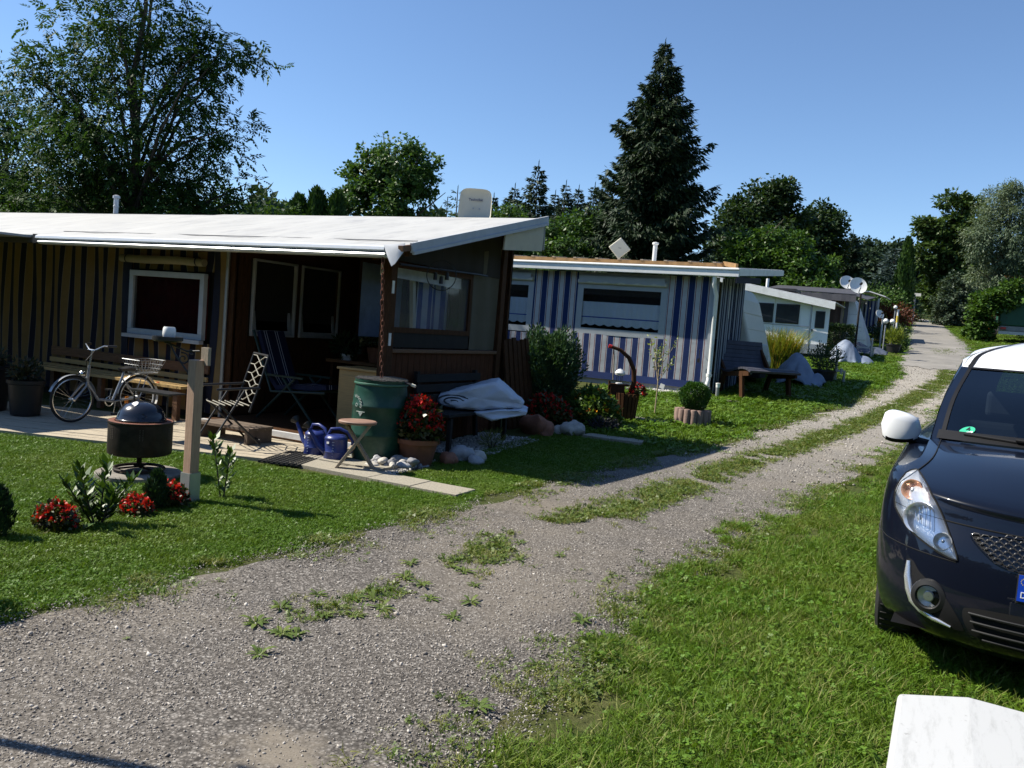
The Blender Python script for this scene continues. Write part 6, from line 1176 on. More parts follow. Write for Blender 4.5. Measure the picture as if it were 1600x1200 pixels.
b = MB(); b.box((-.14, 0, .55), (.30, .12, .03)); b.bar((-.29, 0, .38), (-.29, 0, .6), .05, .03); b.box((-.16, 0, .46), (.22, .1, .14)); b.build('shelf', MAT['darkwood'], bp); b = MB(); b.tube([(-.27, 0, 1.12), (-.25, 0, .95), (-.24, 0, .62)], .01, 5); b.build('rope', MAT['greywood'], bp)
b = MB(); b.tube([(-.30, 0, 1.13), (-.35, 0, 1.14)], .03, 8); b.build('arm_end', MAT['red'], bp)
la = thing('small_lantern', 'white roofed lantern standing on the wooden bucket planter shelf', 'lantern', Vector((-4.27, 12.35, gz(-4.27, 12.35)))+R0*-.14+Vector((0, 0, .566))); b = MB(); b.lathe([(.001, 0), (.06, 0), (.06, .015), (.045, .02)], 12); b.lathe([(.05, .13), (.075, .14), (.085, .17), (.06, .21), (.02, .235), (.001, .24)], 12); b.build('roof_and_base', MAT['white'], la, True, 40); b = MB()
for k in range(4): b.tube([(.045*math.cos(k*1.571+.785), .045*math.sin(k*1.571+.785), .015), (.048*math.cos(k*1.571+.785), .048*math.sin(k*1.571+.785), .14)], .005, 5)
b.build('frame', MAT['black'], la)
begonia('red geraniums spilling from the right side of the bucket planter', tuple((Vector((-4.27, 12.35, 0))+R0*.16)[:2]), .13, .2, 240, 26, None, .13, gz(-4.27, 12.35)+.38, 'red_geranium', .034, 'flowers')
yt = thing('young_tree', 'thin staked young tree with sparse pale leaves before the blue hut', 'tree', (-4.04, 13.12, gz(-4, 13.1))); b = MB(); b.tube([(0, 0, 0), (.01, 0, .5), (.0, 0, .85), (.04, 0, 1.05)], [.014, .012, .009, .004], 6); PP = []
for k in range(11):
    a = k*2.4; z0 = .55+.03*k; e = Vector((math.cos(a)*.3*random.uniform(.5, 1.1), math.sin(a)*.3*random.uniform(.5, 1.1), z0+random.uniform(.2, .5))); b.tube([(0, 0, z0), e*.5+Vector((0, 0, z0*.5-.02)), e], [.006, .005, .002], 4); PP += [e*f+Vector((0, 0, z0*(1-f))) for f in np.linspace(.45, 1.05, 13)]
b.build('trunk', mk('pale_bark', (.35, .28, .18), .8), yt, True); P = np.array([list(p) for p in PP]); P = P+rng.normal(0, .025, P.shape); n = len(P); V, F = leaf_quads(P, rng.normal(size=(n, 3))+np.array([0, 0, -.1]), rng.normal(size=(n, 3))+np.array([0, 0, .8]), .06*rng.uniform(.6, 1.2, n), .03*np.ones(n)); finish('crown', fast_mesh('crown', V, F), leafmat('pale_leaves', (.2, .26, .07), (.4, .42, .2), .35, .5, .3, 4), yt)
b = MB(); b.box((.09, -.02, .50), (.075, .004, .075), R=Matrix.Rotation(.3, 3, 'Y')); b.build('label_tag', MAT['white'], yt)
# topiary in a palisade ring
pr = thing('palisade_planter', 'round planter of reddish brown concrete palisades holding the boxwood ball', 'planter', (-3.33, 12.8, gz(-3.33, 12.8)))
PAL = mk('palisade_concrete', (.22, .15, .125), .85, var=.25, scale=14, bump=.4, bscale=40)
for k in range(15):
    a = 6.283*k/15; b = MB(); b.lathe([(.001, -.06), (.052, -.06), (.052, .225), (.045, .236), (.001, .24)], 10, (.235*math.cos(a), .235*math.sin(a), random.uniform(-.006, .006))); b.build('palisade', PAL, pr, True, 40)
b = MB(); b.lathe([(.001, .2), (.2, .19)], 16); b.build('soil', mk('soil', (.05, .035, .025), .95, bump=.5), pr)
shrub('boxwood_ball', 'clipped boxwood ball growing in the palisade planter', (-3.33, 12.8), .225, .215, .02, 9000, leafmat('box_leaves', (.04, .1, .016), (.08, .17, .03), .25, .35, .5, 4), .03, 'topiary', zb=gz(-3.33, 12.8)+.2, shell=.10, aspect=.6, up=.2, lump=.3)
t = thing('bollard_light', 'short silver bollard light at the corner of the blue hut', 'lamp', (-3.75, 16.1, gz(-3.75, 16.1))); b = MB(); b.tube([(0, 0, 0), (0, 0, .2)], .035, 12); b.build('post', MAT['greymetal'], t, True); b = MB(); b.lathe([(.035, .2), (.04, .2), (.04, .26), (.045, .262), (.045, .285), (.001, .29)], 14); b.build('head', MAT['white'], t, True, 40)
t = thing('window_hook', 'small hanging wind ornament on the blue striped cloth', 'ornament', (-4.2, 16.2, 1.3)); b = MB(); b.tube([(0, .06, .14), (0, 0, .12), (0.01, 0, -.05)], .008, 5); b.box((0, 0, -.08), (.05, .02, .08)); b.build('body', MAT['black'], t)
# ---- bench on the deck, bicycle, pots
t = thing('plank_bench', 'long pale plank bench against the tan striped cloth', 'bench', (-10, 7.6, .07))
for k in range(3):
    b = MB(); b.box((0, -.17+.125*k, .435+.012*k), (3.2, .115, .035)); b.build('seat_plank', MAT['palewood'], t)
b = MB(); b.box((0, .21, .66), (3.2, .03, .12)); b.build('back_plank', MAT['brownwood'], t); b = MB(); b.box((0, .19, .53), (3.2, .03, .06)); b.build('back_plank', MAT['palewood'], t)
for x in (-1.45, 0, 1.45):
    for y in (-.15, .15):
        b = MB(); b.box((x, y, .21), (.08, .06, .42)); b.build('leg', MAT['brownwood'], t)
    b = MB(); b.bar((x, .2, .3), (x, .25, .72), .06, .035); b.build('back_support', MAT['brownwood'], t)
# bicycle
A_ = Vector((-8.9, 7.14, .08)); Bf = Vector((-8.93, 6.2, .08)); dd = (Bf-A_).normalized(); bk = thing('bicycle', 'silver white folding city bicycle with a rear wire basket on the deck', 'bicycle', A_, math.atan2(dd.y, dd.x)); bk.scale = (.86,)*3
SIL = mk('bike_silver', (.28, .30, .33), .3, metal=.3, var=.08); HUBH = .315; WB = 1.0
def wheel(x, wht):
    M = Matrix.Translation(Vector((x, 0, HUBH)))@Matrix.Rotation(rad(90), 4, 'X'); b = MB(); b.tube([M@Vector((.30*math.cos(a), .30*math.sin(a), 0)) for a in np.linspace(0, 6.283, 41)[:-1]], .018, 8, closed=True); w_ = b.build('wheel', MAT['rubber'], bk, True)
    b = MB(); b.tube([M@Vector((.278*math.cos(a), .278*math.sin(a), 0)) for a in np.linspace(0, 6.283, 41)[:-1]], .011, 6, closed=True); b.build('rim', MAT['white'] if wht else MAT['chrome'], w_, True); b = MB()
    for k in range(28): a = 6.283*k/28; b.tube([M@Vector((.02*math.cos(a+.6*(-1)**k), .02*math.sin(a+.6*(-1)**k), .025*(-1)**(k//2))), M@Vector((.275*math.cos(a), .275*math.sin(a), 0))], .0012, 3, caps=False)
    b.build('spokes', MAT['chrome'], w_); b = MB(); b.tube([M@Vector((0, 0, -.05)), M@Vector((0, 0, .05))], .022, 10); b.build('hub', MAT['chrome'], w_, True)
    if wht:
        b = MB(); b.box((x+.16, -.012, HUBH-.04), (.05, .012, .1)); b.build('reflector', MAT['amber'], w_)
wheel(0, True); wheel(WB, False)
b = MB(); b.tube([(.40, 0, .26), (.25, 0, .62), (.235, 0, .70)], [.02, .018, .014], 10); b.tube([(.40, 0, .27), (.62, 0, .30), (.78, 0, .52), (.80, 0, .62)], .022, 10); b.tube([(.40, .0, .26), (.0, .05, HUBH)], .012, 8); b.tube([(.40, 0, .26), (.0, -.05, HUBH)], .012, 8); b.tube([(.27, 0, .6), (.0, .05, HUBH)], .01, 8); b.tube([(.27, 0, .6), (.0, -.05, HUBH)], .01, 8); b.build('frame', SIL, bk, True)
b = MB(); b.tube([(.79, 0, .56), (.77, 0, .78)], .02, 10); b.tube([(.80, 0, .56), (.84, .055, .5), (WB, .055, HUBH)], .013, 8); b.tube([(.80, 0, .56), (.84, -.055, .5), (WB, -.055, HUBH)], .013, 8); b.build('fork', SIL, bk, True)
b = MB(); b.tube([(.77, 0, .76), (.74, 0, .98)], .012, 8); b.tube([(.60, -.27, 1.06), (.70, -.2, 1.06), (.74, -.06, .99), (.74, .06, .99), (.70, .2, 1.06), (.60, .27, 1.06)], .011, 8); hb = b.build('handlebar', MAT['chrome'], bk, True)
for s in (-1, 1):
    b = MB(); b.tube([(.67, s*.23, 1.06), (.57, s*.285, 1.06)], .017, 8); b.build('grip', MAT['black'], hb, True)
b = MB(); b.tube([(.76, -.05, .985), (.82, -.2, 1.0), (.78, -.25, 1.05)], .005, 4); b.tube([(.80, .02, .7), (.86, .05, .85), (.76, .1, 1.0)], .004, 4); b.build('cable', MAT['black'], bk)
b = MB(); b.lathe([(.001, 0), (.04, .01), (.045, .05), (.03, .07)], 12, M=Matrix.Translation(Vector((.84, 0, .66)))@Matrix.Rotation(rad(90), 4, 'Y')); b.build('headlamp', MAT['chrome'], bk, True)
b = MB(); P = np.array([[(.08+.24*u, w_*(.085*(1-u)**.8+.018), .755-.012*abs(w_)-.02*(1-u)*abs(w_)**2+.012*math.sin(u*5)) for w_ in np.linspace(-1, 1, 9)] for u in np.linspace(0, 1, 9)]); b.grid(P, thick=-.045); b.build('saddle', MAT['black'], bk, True, 60)
for x, nm, a0, a1 in ((0, 'mudguard', 10, 200), (WB, 'mudguard', 20, 175)):
    M = Matrix.Translation(Vector((x, 0, HUBH)))@Matrix.Rotation(rad(90), 4, 'X'); pts = [[(.335*math.cos(a), .335*math.sin(a)+0, w_) for w_ in (-.028, -.015, .015, .028)] for a in np.linspace(rad(a0), rad(a1), 26)]; P = np.array([[tuple(M@Vector((p[0], -p[1] if False else p[1], p[2]))) for p in r_] for r_ in pts]); b = MB(); b.grid(P, thick=.003); b.build(nm, MAT['white'] if x == 0 else SIL, bk, True, 60)
b = MB(); b.tube([(.40, .07, .26), (.43, .075, .10)], .009, 6); b.tube([(.40, -.07, .26), (.37, -.075, .42)], .009, 6); b.lathe([(.06, -.004), (.075, 0), (.06, .004)], 20, M=Matrix.Translation(Vector((.40, -.06, .26)))@Matrix.Rotation(rad(90), 4, 'X')); cr = b.build('crank', MAT['chrome'], bk, True)
for x, y, z in ((.43, .12, .10), (.37, -.12, .42)):
    b = MB(); b.box((x, y, z), (.09, .07, .022)); b.build('pedal', MAT['black'], cr)
b = MB(); b.tube([(.2, .05, .64), (-.2, .05, .66)], .006, 5); b.tube([(.2, -.05, .64), (-.2, -.05, .66)], .006, 5); b.tube([(-.12, .05, .65), (0, .06, HUBH)], .006, 5); b.tube([(-.12, -.05, .65), (0, -.06, HUBH)], .006, 5); b.build('carrier', MAT['greymetal'], bk)
b = MB()
for i, z in enumerate((.67, .73, .79, .86)):
    w_, l0_, l1_ = .10+.09*(z-.67)/.19, -.26-.05*i/3, .10+.03*i/3; b.tube([(l0_, -w_, z), (l1_, -w_, z), (l1_, w_, z), (l0_, w_, z)], .0035 if i < 3 else .006, 4, closed=True)
for k in range(8):
    f = k/7
    for s in (-1, 1): b.tube([(-.26+.36*f, s*.10, .67), (-.31+.44*f, s*.19, .86)], .0028, 4)
    b.tube([(-.26, -.1+.2*f, .67), (-.31, -.19+.38*f, .86)], .0028, 4); b.tube([(.10, -.1+.2*f, .67), (.13, -.19+.38*f, .86)], .0028, 4); b.tube([(-.26+.36*f, -.1, .67), (-.26+.36*f, .1, .67)], .0028, 4)
b.build('wire_basket', MAT['greymetal'], bk)
b = MB(); b.box((-.345, 0, .5), (.02, .05, .05)); b.build('rear_reflector', MAT['red'], bk); b = MB(); b.tube([(.02, .06, HUBH-.02), (.1, .12, .02)], .008, 6); b.build('kickstand', MAT['chrome'], bk)
for (x, y, r, h, lb) in ((-10.35, 6.15, .26, .55, 'large dark planter at the left picture edge on the deck'), (-9.75, 6.25, .2, .42, 'smaller dark planter left of the bicycle')):
    t = shrub('potted_flowers', lb, (x, y), r*.9, .16, h*.8, 500, leafmat('pot_leaves', (.03, .05, .02), (.07, .05, .03), .2), .06, 'planter', zb=.08, pot=(r, h, MAT['darkplastic']))
# metal folding chair with lattice back
lc = thing('lattice_chair', 'black folding garden chair with a pale wire lattice back on the deck', 'chair', (-6.86, 6.72, .09), rad(-28))
b = MB()
for s in (-1, 1):
    b.tube([(s*.26, -.28, 0), (s*.26, .06, .60)], .012, 8); b.tube([(s*.25, .26, 0), (s*.25, -.2, .44)], .012, 8); b.tube([(s*.26, .12, .36), (s*.265, .2, .62), (s*.25, .30, .98)], .012, 8); b.tube([(s*.27, -.24, .60), (s*.27, .22, .63)], .014, 8)
b.tube([(-.25, .30, .98), (.25, .30, .98)], .012, 8); b.tube([(-.25, .26, .05), (.25, .26, .05)], .01, 6); b.build('frame', MAT['black'], lc, True)
PW = mk('pale_wire', (.42, .40, .34), .4, metal=.4); b = MB()
for k in range(5):
    z0, z1 = .46+.1*k, .46+.1*(k+1); f = lambda z: .15+(.30-.15)*(z-.44)/.54
    b.tube([(-.25, f(z0), z0), (-.1, f(z0), z0), (.15, f(z1), z1), (.25, f(z1), z1)], .006, 5); b.tube([(-.25, f(z1), z1), (-.12, f(z1), z1), (.14, f(z0), z0), (.25, f(z0), z0)], .006, 5)
b.build('lattice_back', PW, lc); b = MB()
for k in range(6): b.tube([(-.24, -.2+.065*k, .43), (.24, -.2+.065*k, .43)], .007, 5)
b.build('seat_bars', PW, lc)
t = thing('iron_stand', 'small black wrought iron stand with scrolled feet behind the wooden post', 'stand', (-7.45, 6.15, .09)); b = MB()
for s in (-1, 1): b.tube([(s*.26, 0, .05), (s*.26, 0, .5)], .009, 6); b.tube(spiral((s*.19, 0, .12), .07, 1.3, 20, (s, 0, 0), (0, 0, 1), 0), .008, 5)
b.tube([(-.28, 0, .24), (.28, 0, .24)], .009, 6); b.tube([(-.28, 0, .03), (.28, 0, .03)], .011, 6); b.tube([(-.3, 0, .5), (.3, 0, .5)], .011, 6)
for k in range(5): b.tube(spiral((-.16+.08*k, 0, .15), .035, 1.2, 12, (1, 0, 0), (0, 0, 1), k), .005, 4)
b.build('ironwork', MAT['black'], t); b = MB(); b.box((0, .08, .51), (.62, .22, .015)); b.build('top_plate', MAT['black'], t)
# porch furniture
rc = thing('reclining_chair', 'dark green reclining garden chair with a navy striped cushion in the porch', 'chair', (-7.3, 8.35, .17), 0)
GRN = mk('dark_green_frame', (.012, .03, .022), .5)
prof = [(-.62, 1.10), (-.50, .80), (-.36, .52), (-.24, .38), (.0, .40), (.3, .44), (.58, .46)]
P = np.array([[(x, w_, z+.02*math.sin(i*2.1)) for w_ in np.linspace(-.22, .22, 3)] for i, (x, z) in enumerate(prof)]); b = MB(); b.grid(P, thick=.06); b.build('cushion', stripemat('navy_striped_cushion', .2, [(0, (.012, .016, .045)), (.3, (.5, .5, .55)), (.36, (.012, .016, .045)), (.5, (.5, .5, .55)), (.56, (.012, .016, .045))], 'Y', .1), rc, True, 60)
for s in (-.26, .26):
    b = MB(); b.tube([(-.64, s, 1.12), (-.28, s, .36), (.6, s, .42)], .018, 8); b.tube([(-.5, s, 0), (.1, s, .55)], .018, 8); b.tube([(.45, s, 0), (-.1, s, .55)], .018, 8); b.build('leg_frame', GRN, rc, True); b = MB(); b.box((-.05, s, .57), (.6, .05, .025)); b.build('armrest', GRN, rc)
t = thing('porch_table', 'brown wooden table with flower pots at the back of the porch', 'table', (-7.3, 9.75, .17)); b = MB(); b.box((0, 0, .74), (1.15, .55, .04)); b.build('top', mk('table_wood', (.2, .1, .04), .5), t)
for x in (-.5, .5):
    for y in (-.2, .2):
        b = MB(); b.box((x, y, .36), (.05, .05, .72)); b.build('leg', MAT['darkwood'], t)
t = begonia('trailing pale yellow flowers in a pot on the porch table', (-7.0, 9.55), .3, .26, 420, 30, None, .2, .17+.98, 'potted_flowers', .03, 'potted plant', leafmat('cream_flowers', (.45, .42, .2), (.6, .55, .35), .3), leafmat('grey_leaves', (.08, .1, .05), (.14, .16, .08), .25)); b = MB(); b.lathe([(.001, -.21), (.13, -.21), (.17, .0), (.15, .0)], 18); b.build('pot', MAT['terracotta'], t, True)
shrub('potted_plant', 'dark leafy plant in a white dish on the left end of the porch table', (-7.6, 9.6), .2, .16, .05, 300, leafmat('porch_leaves', (.025, .05, .02), (.05, .09, .03), .2), .09, 'potted plant', zb=.93, pot=(.09, .09, MAT['white']))
t = thing('wooden_cabinet', 'small pale wooden cabinet standing behind the green barrel', 'cabinet', (-6.28, 8.4, .17), 0); b = MB(); b.box((0, 0, .37), (.62, .4, .74)); o = b.build('body', MAT['palewood'], t); bev(o, .005); b = MB(); b.box((0, -.005, .757), (.66, .45, .03)); o = b.build('top', MAT['palewood'], t); bev(o, .005); b = MB(); b.box((0, -.207, .36), (.54, .015, .62)); o = b.build('door', MAT['palewood'], t); bev(o, .005); b = MB(); b.tube([(.2, -.215, .42), (.2, -.24, .42)], .012, 8); b.build('knob', MAT['darkwood'], t)
t = thing('picture_frame', 'small dark picture hanging on the porch back wall', 'picture', (-6.55, 10.35, 1.75)); b = MB(); b.box((0, 0, 0), (.3, .03, .5)); b.build('frame', MAT['black'], t)
wc = thing('wind_chime', 'ring shaped wind chime with three dark bells hanging under the verge', 'wind chime', (-5.2, 8.2, 2.35), YAW); b = MB(); b.tube([(.17*math.cos(a), 0, -.23+.17*math.sin(a)) for a in np.linspace(0, 6.283, 37)[:-1]], .006, 6, closed=True); b.tube([(0, 0, .1), (0, 0, -.06)], .003, 4); b.tube([(-.07, 0, -.14), (.06, 0, -.13), (0, 0, -.17), (-.07, 0, -.14)], .004, 4); b.build('ring', MAT['black'], wc, True)
for x, z in ((-.07, -.20), (0, -.24), (.065, -.19)):
    b = MB(); b.tube([(x, 0, z), (x, 0, z+.1)], .002, 4); b.lathe([(.001, -.085), (.024, -.085), (.02, 0), (.001, .005)], 12, (x, 0, z)); b.build('bell', MAT['black'], wc, True, 40)
# off to the left: a slim clothes pole and a low shrub whose shadows reach into the picture
t = thing('clothes_pole', 'slim metal clothes line pole at the lawn edge', 'pole', (-4.25, 1.27, gz(-4.2, 1.2))); b = MB(); b.tube([(0, 0, 0), (0, 0, 3.1)], .026, 12); b.build('shaft', MAT['greymetal'], t, True); b = MB(); b.tube([(-.4, 0, 3.0), (.4, 0, 3.0)], .016, 8); b.build('cross_arm', MAT['greymetal'], t, True)
shrub('round_bush', 'small round bush at the near corner of the lawn', (-4.42, 2.2), .2, .2, .22, 900, HDG, .06, 'bush')
# weathered white box lid in front, beside the verge
wb = thing('drawbar_box', 'weathered white plastic box with creased lid at the bottom edge', 'storage box', (.5, 2.05, gz(.5, 2)))
WBX = mk('weathered_white_plastic', (.72, .72, .70), .5, var=.06, scale=3)
m, tt_, p = newmat('streaked_white'); tc = N_(tt_, 'ShaderNodeTexCoord'); mp = N_(tt_, 'ShaderNodeMapping'); mp.inputs['Scale'].default_value = (40, 6, 10); mp.inputs['Rotation'].default_value = (0, 0, .5); tt_.links.new(tc.outputs['Object'], mp.inputs['Vector']); n1 = noise(tt_, 1.0, 8, .75, vec=mp.outputs[0]); n2 = noise(tt_, 3, 4, .6); n3 = noise(tt_, 45, 3, .6)
c = mixc(tt_, (.50, .50, .49), (.20, .20, .18), ramp(tt_, n1.outputs['Fac'], [(.52, 0), (.75, .5)]).outputs[0]); c = mixc(tt_, c, (.5, .5, .48), ramp(tt_, n2.outputs['Fac'], [(.5, 0), (.7, .45)]).outputs[0]); c = mixc(tt_, c, (.2, .19, .17), ramp(tt_, n3.outputs['Fac'], [(.68, 0), (.74, .5)]).outputs[0])
tt_.links.new(c, p.inputs['Base Color']); p.inputs['Roughness'].default_value = .45
zt = .755-gz(.5, 2)
pts = {}; xs_ = [-.515, -.35, -.10, .18, .42]; zs_ = [zt-.004, zt, zt-.012, zt-.05, zt-.09]; yb = [.26, .345, .355, .36, .33]; yf = -.7
P = np.array([[(x, yf+(yb_-yf)*q, z-.0*q) for q in np.linspace(0, 1, 6)] for x, z, yb_ in zip(xs_, zs_, yb)]); P[0, :, 0] = np.linspace(-.52, -.51, 6)
b = MB(); b.grid(P, thick=-.05); lid = b.build('lid', m, wb); bev(lid, .012, 3)
b = MB(); b.prism([(-.48, -.66), (.38, -.66), (.38, .28), (-.2, .30), (-.48, .2)], .12, zt-.1); o = b.build('body', WBX, wb); bev(o, .02, 3)
b = MB(); b.bb(-.4, .3, -.6, .2, 0, .12); b.build('foot', MAT['greymetal'], wb)
# ================================================================ PARKED CAR (local: x = car's left as seen by its driver reversed: viewer's left is -x; y = rearwards; z up)
CARLOC = Vector((.632, 3.90, gz(.6, 4.6)-.005)); CARRZ = rad(-3)
car = thing('parked_car', 'dark blue black hatchback with white roof and white mirrors parked on the verge', 'car', CARLOC, CARRZ)
m, t_, p = newmat('car_paint'); p.inputs['Base Color'].default_value = (.006, .009, .018, 1); p.inputs['Roughness'].default_value = .3; p.inputs['Coat Weight'].default_value = .75; p.inputs['Coat Roughness'].default_value = .03; p.inputs['Specular IOR Level'].default_value = .1; p.inputs['Metallic'].default_value = 0
nd = noise(t_, 60, 4, .7); nd2 = noise(t_, 3, 4, .6); cc = mixc(t_, (.0035, .005, .011), (.05, .05, .05), ramp(t_, nd.outputs['Fac'], [(.66, 0), (.74, .12)]).outputs[0]); t_.links.new(cc, p.inputs['Base Color'])
PAINT = m
WROOF = mk('white_car_paint', (.78, .79, .8), .3, var=.02, coat=1)
CGL = glassmat('car_glass', (.30, .36, .40), 1.35, .01); BLK = mk('black_trim', (.008, .008, .009), .6, var=.2, spec=.2); GAP = mk('shut_line', (.002, .002, .002), .8)
CLEAR = glassmat('lamp_cover', (.93, .95, .97), .9, .01); REFL = mk('lamp_reflector', (.85, .86, .88), .28, metal=.75, var=.05); CHR = mk('car_chrome', (.8, .81, .83), .25, metal=.8, var=.03)
# control net: rows = heights, columns from nose centre round the side to the tail centre
fw_ = [0, .22, .44, .64, .80, .92, .985, 1.0, 1.0, 1.0, 1.0, 1.0, 1.0, 1.0, 1.0, .985, .9, .6, .3, 0]
fs_ = [0, .006, .025, .075, .165, .30, .44, .56, .68, .82, .97, 1.12, 1.5, 2.2, 3.0, 3.45, 3.70, 3.80, 3.83, 3.85]
def arch(s):
    d = abs(s-.80); return .66*math.sqrt(max(0, 1-(d/.36)**2)) if d < .36 else 0
def arch2(s):
    d = abs(s-3.1); return .66*math.sqrt(max(0, 1-(d/.36)**2)) if d < .36 else 0
def row(zc, s0, w, zside=None, bow=1.0, clip=None, tail=0):
    out = []
    for f, s in zip(fw_, fs_):
        sN = s0+s*bow if s < 1.2 else s
        if s > 3.4: sN = s-tail
        z = zc if zside is None else zside(f, s)
        if clip is not None and f > .9 and s < 3.6: z = max(z, arch(s)+clip if arch(s) > 0 else z)
        out.append((f*w, sN, z))
    return out
L = []
L.append(row(.195, .11, .745, clip=.0)); L.append(row(.245, .035, .80, clip=.012)); L.append(row(.33, .0, .83, clip=.03)); L.append(row(.43, .0, .845, clip=.05)); L.append(row(.52, .012, .848, clip=.07))
L.append(row(.62, .035, .848, lambda f, s: .62+.02*min(s, 1), clip=.08)); L.append(row(.725, .078, .845, lambda f, s: .722+.01*f+.05*min(s, 1)))
L.append(row(.765, .094, .828, lambda f, s: .768+.02*f+.12*min(s, 1.2)**.8))
hood_a = row(.8, .13, .785, lambda f, s: .812+.02*(1-f*f)+.145*min(s, 1.3)**.75)
L.append(hood_a)
def inner(s0, w, z, k=.33, e=2.2, rear=3.6):
    out = []
    for f, s in zip(fw_, fs_):
        if s < 1.2: sN = s0+k*f**e+max(0, (s-.68))*1.0*(f >= 1)
        elif s < 3.4: base_s = s0+k+.44; sN = base_s+(s-1.12)/1.88*(3.0-base_s)
        else: sN = rear+(s-3.45)*.35
        out.append((f*w, sN, z(f, sN)))
    return out
hood_b = inner(.50, .71, lambda f, s: .925+.028*(1-f*f)+.06*max(0, s-.5), .22); hood_c = inner(.885, .70, lambda f, s: .99+.03*(1-f*f)+.02*min(1, max(0, s-.9)), .30)
roof_a = inner(1.78, .61, lambda f, s: 1.375+.03*(1-f*f)+.25*max(0, s-1.8) if s < 2.0 else 1.445-.03*max(0, s-2.6), .12, 2.2, 3.45)
roof_b = inner(1.95, .535, lambda f, s: 1.49+.03*(1-f*f)+.02*min(1, max(0, s-1.9)) if s < 2.6 else 1.525-.035*max(0, s-2.6), .12, 2.2, 3.35)
roof_c = inner(2.25, .26, lambda f, s: 1.585+.01*(1-f*f) if s < 2.6 else 1.595-.04*max(0, s-2.6), .05, 2, 3.3); roof_d = [(0.0, y_, z_) for (x_, y_, z_) in roof_c]
def cr(P, n):
    """Catmull-Rom along axis 0, n steps per interval"""
    P = np.asarray(P, float); k = len(P); Q = np.concatenate([2*P[:1]-P[1:2], P, 2*P[-1:]-P[-2:-1]]); out = []
    for i in range(k-1):
        p0, p1, p2, p3 = Q[i], Q[i+1], Q[i+2], Q[i+3]
        for u in np.linspace(0, 1, n, endpoint=False): out.append(.5*((2*p1)+(-p0+p2)*u+(2*p0-5*p1+4*p2-p3)*u*u+(-p0+3*p1-3*p2+p3)*u**3))
    out.append(P[-1]); return np.array(out)
def full(rows, nu=6, nv=5):
    """rows (half) -> smooth full grid over both halves"""
    A = np.array(rows, float); half = A.copy(); mir = A[:, ::-1].copy(); mir[:, :, 0] *= -1
    ring = np.concatenate([mir[:, :-1], half], 1)           # tail - left - nose - right - tail
    # the nose centre sits in the middle of the columns
    S = cr(ring, nv); S = np.transpose(cr(np.transpose(S, (1, 0, 2)), nu), (1, 0, 2)); return S
NU = 6; KC = len(fw_)-1
def col(k): return (KC+k)*NU           # column index of control column k (negative = viewer's left)
NVB = 5; body = full(L+[hood_b, hood_c], NU, NVB); RB = 6*NVB
def gridpart(S, name, mat, parent, smooth=True, thick=0, ang=60):
    b = MB(); b.grid(S, thick=thick); return b.build(name, mat, parent, smooth, ang)
c0, c1 = col(-5), col(5); hood = body[RB:]
gridpart(hood[:, c0:c1+1], 'bonnet', PAINT, car)
ba, bb2 = body.shape[:2]; b = MB(); b.add([tuple(q) for q in body.reshape(-1, 3)], [(i*bb2+j, (i+1)*bb2+j, (i+1)*bb2+j+1, i*bb2+j+1) for i in range(ba-1) for j in range(bb2-1) if not (i >= RB and c0 <= j < c1)]); b.build('body_shell', PAINT, car, True, 70)
gh = full([hood_c, [tuple((np.array(a)+np.array(b_))/2+np.array([.018*(abs(a[0]) > .3), -.02 if a[1] < 1.6 else 0, .012])) for a, b_ in zip(hood_c, roof_a)], roof_a])
cw = 5
gridpart(gh[:, col(-cw):col(cw)+1], 'windscreen', CGL, car)
for s in (-1, 1):
    a, b_ = (col(cw*s), col(10*s)) if s > 0 else (col(10*s), col(cw*s)); gridpart(gh[:, a:b_+1], 'windscreen_pillar', PAINT, car)
    a, b_ = (col(10*s), col(14*s)) if s > 0 else (col(14*s), col(10*s)); gridpart(gh[:, a:b_+1], 'side_window', CGL, car)
    a, b_ = (col(14*s), col(17*s)) if s > 0 else (col(17*s), col(14*s)); gridpart(gh[:, a:b_+1], 'rear_pillar', PAINT, car)
gridpart(gh[:, :col(-17)+1], 'rear_window', CGL, car); gridpart(gh[:, col(17):], 'rear_window', CGL, car)
rf = full([roof_a, roof_b, roof_c, roof_d]); gridpart(rf, 'roof', WROOF, car)
def off(S, d):
    du = np.gradient(S, axis=0); dv = np.gradient(S, axis=1); n = np.cross(du, dv); n /= np.linalg.norm(n, axis=2, keepdims=True)+1e-9
    c_ = np.mean(S.reshape(-1, 3), axis=0)*np.array([0, 1, 1])+np.array([0, .6, -.2]); sg = np.sign(np.sum(n*(S-c_), axis=2, keepdims=True)); return S+n*sg*d
# dark roof-rail strips, frit round the windscreen, cowl
for s in (-1, 1):
    k = 6*s; strip_ = np.array([rf[i, col(5*s):col(5*s)+NU*s:s] if s > 0 else rf[i, col(5*s)-NU+1:col(5*s)+1] for i in range(0, 1)])
ghw = off(gh, .004); b = MB()
for s in (-1, 1):
    a, b_ = (col(cw*s)-1, col(cw*s)+2); bb_ = MB(); bb_.grid(ghw[:, a:b_]); bb_.build('windscreen_seal', BLK, car, True)
bb_ = MB(); bb_.grid(ghw[-2:, col(-cw):col(cw)+1]*np.array([1, .25, .25])+ghw[-1:, col(-cw):col(cw)+1]*np.array([0, .75, .75])); bb_.build('windscreen_seal', BLK, car, True)
bb_ = MB(); bb_.grid(off(gh, .012)[0:2, col(-cw)-2:col(cw)+3]); bb_.build('cowl_panel', BLK, car, True)
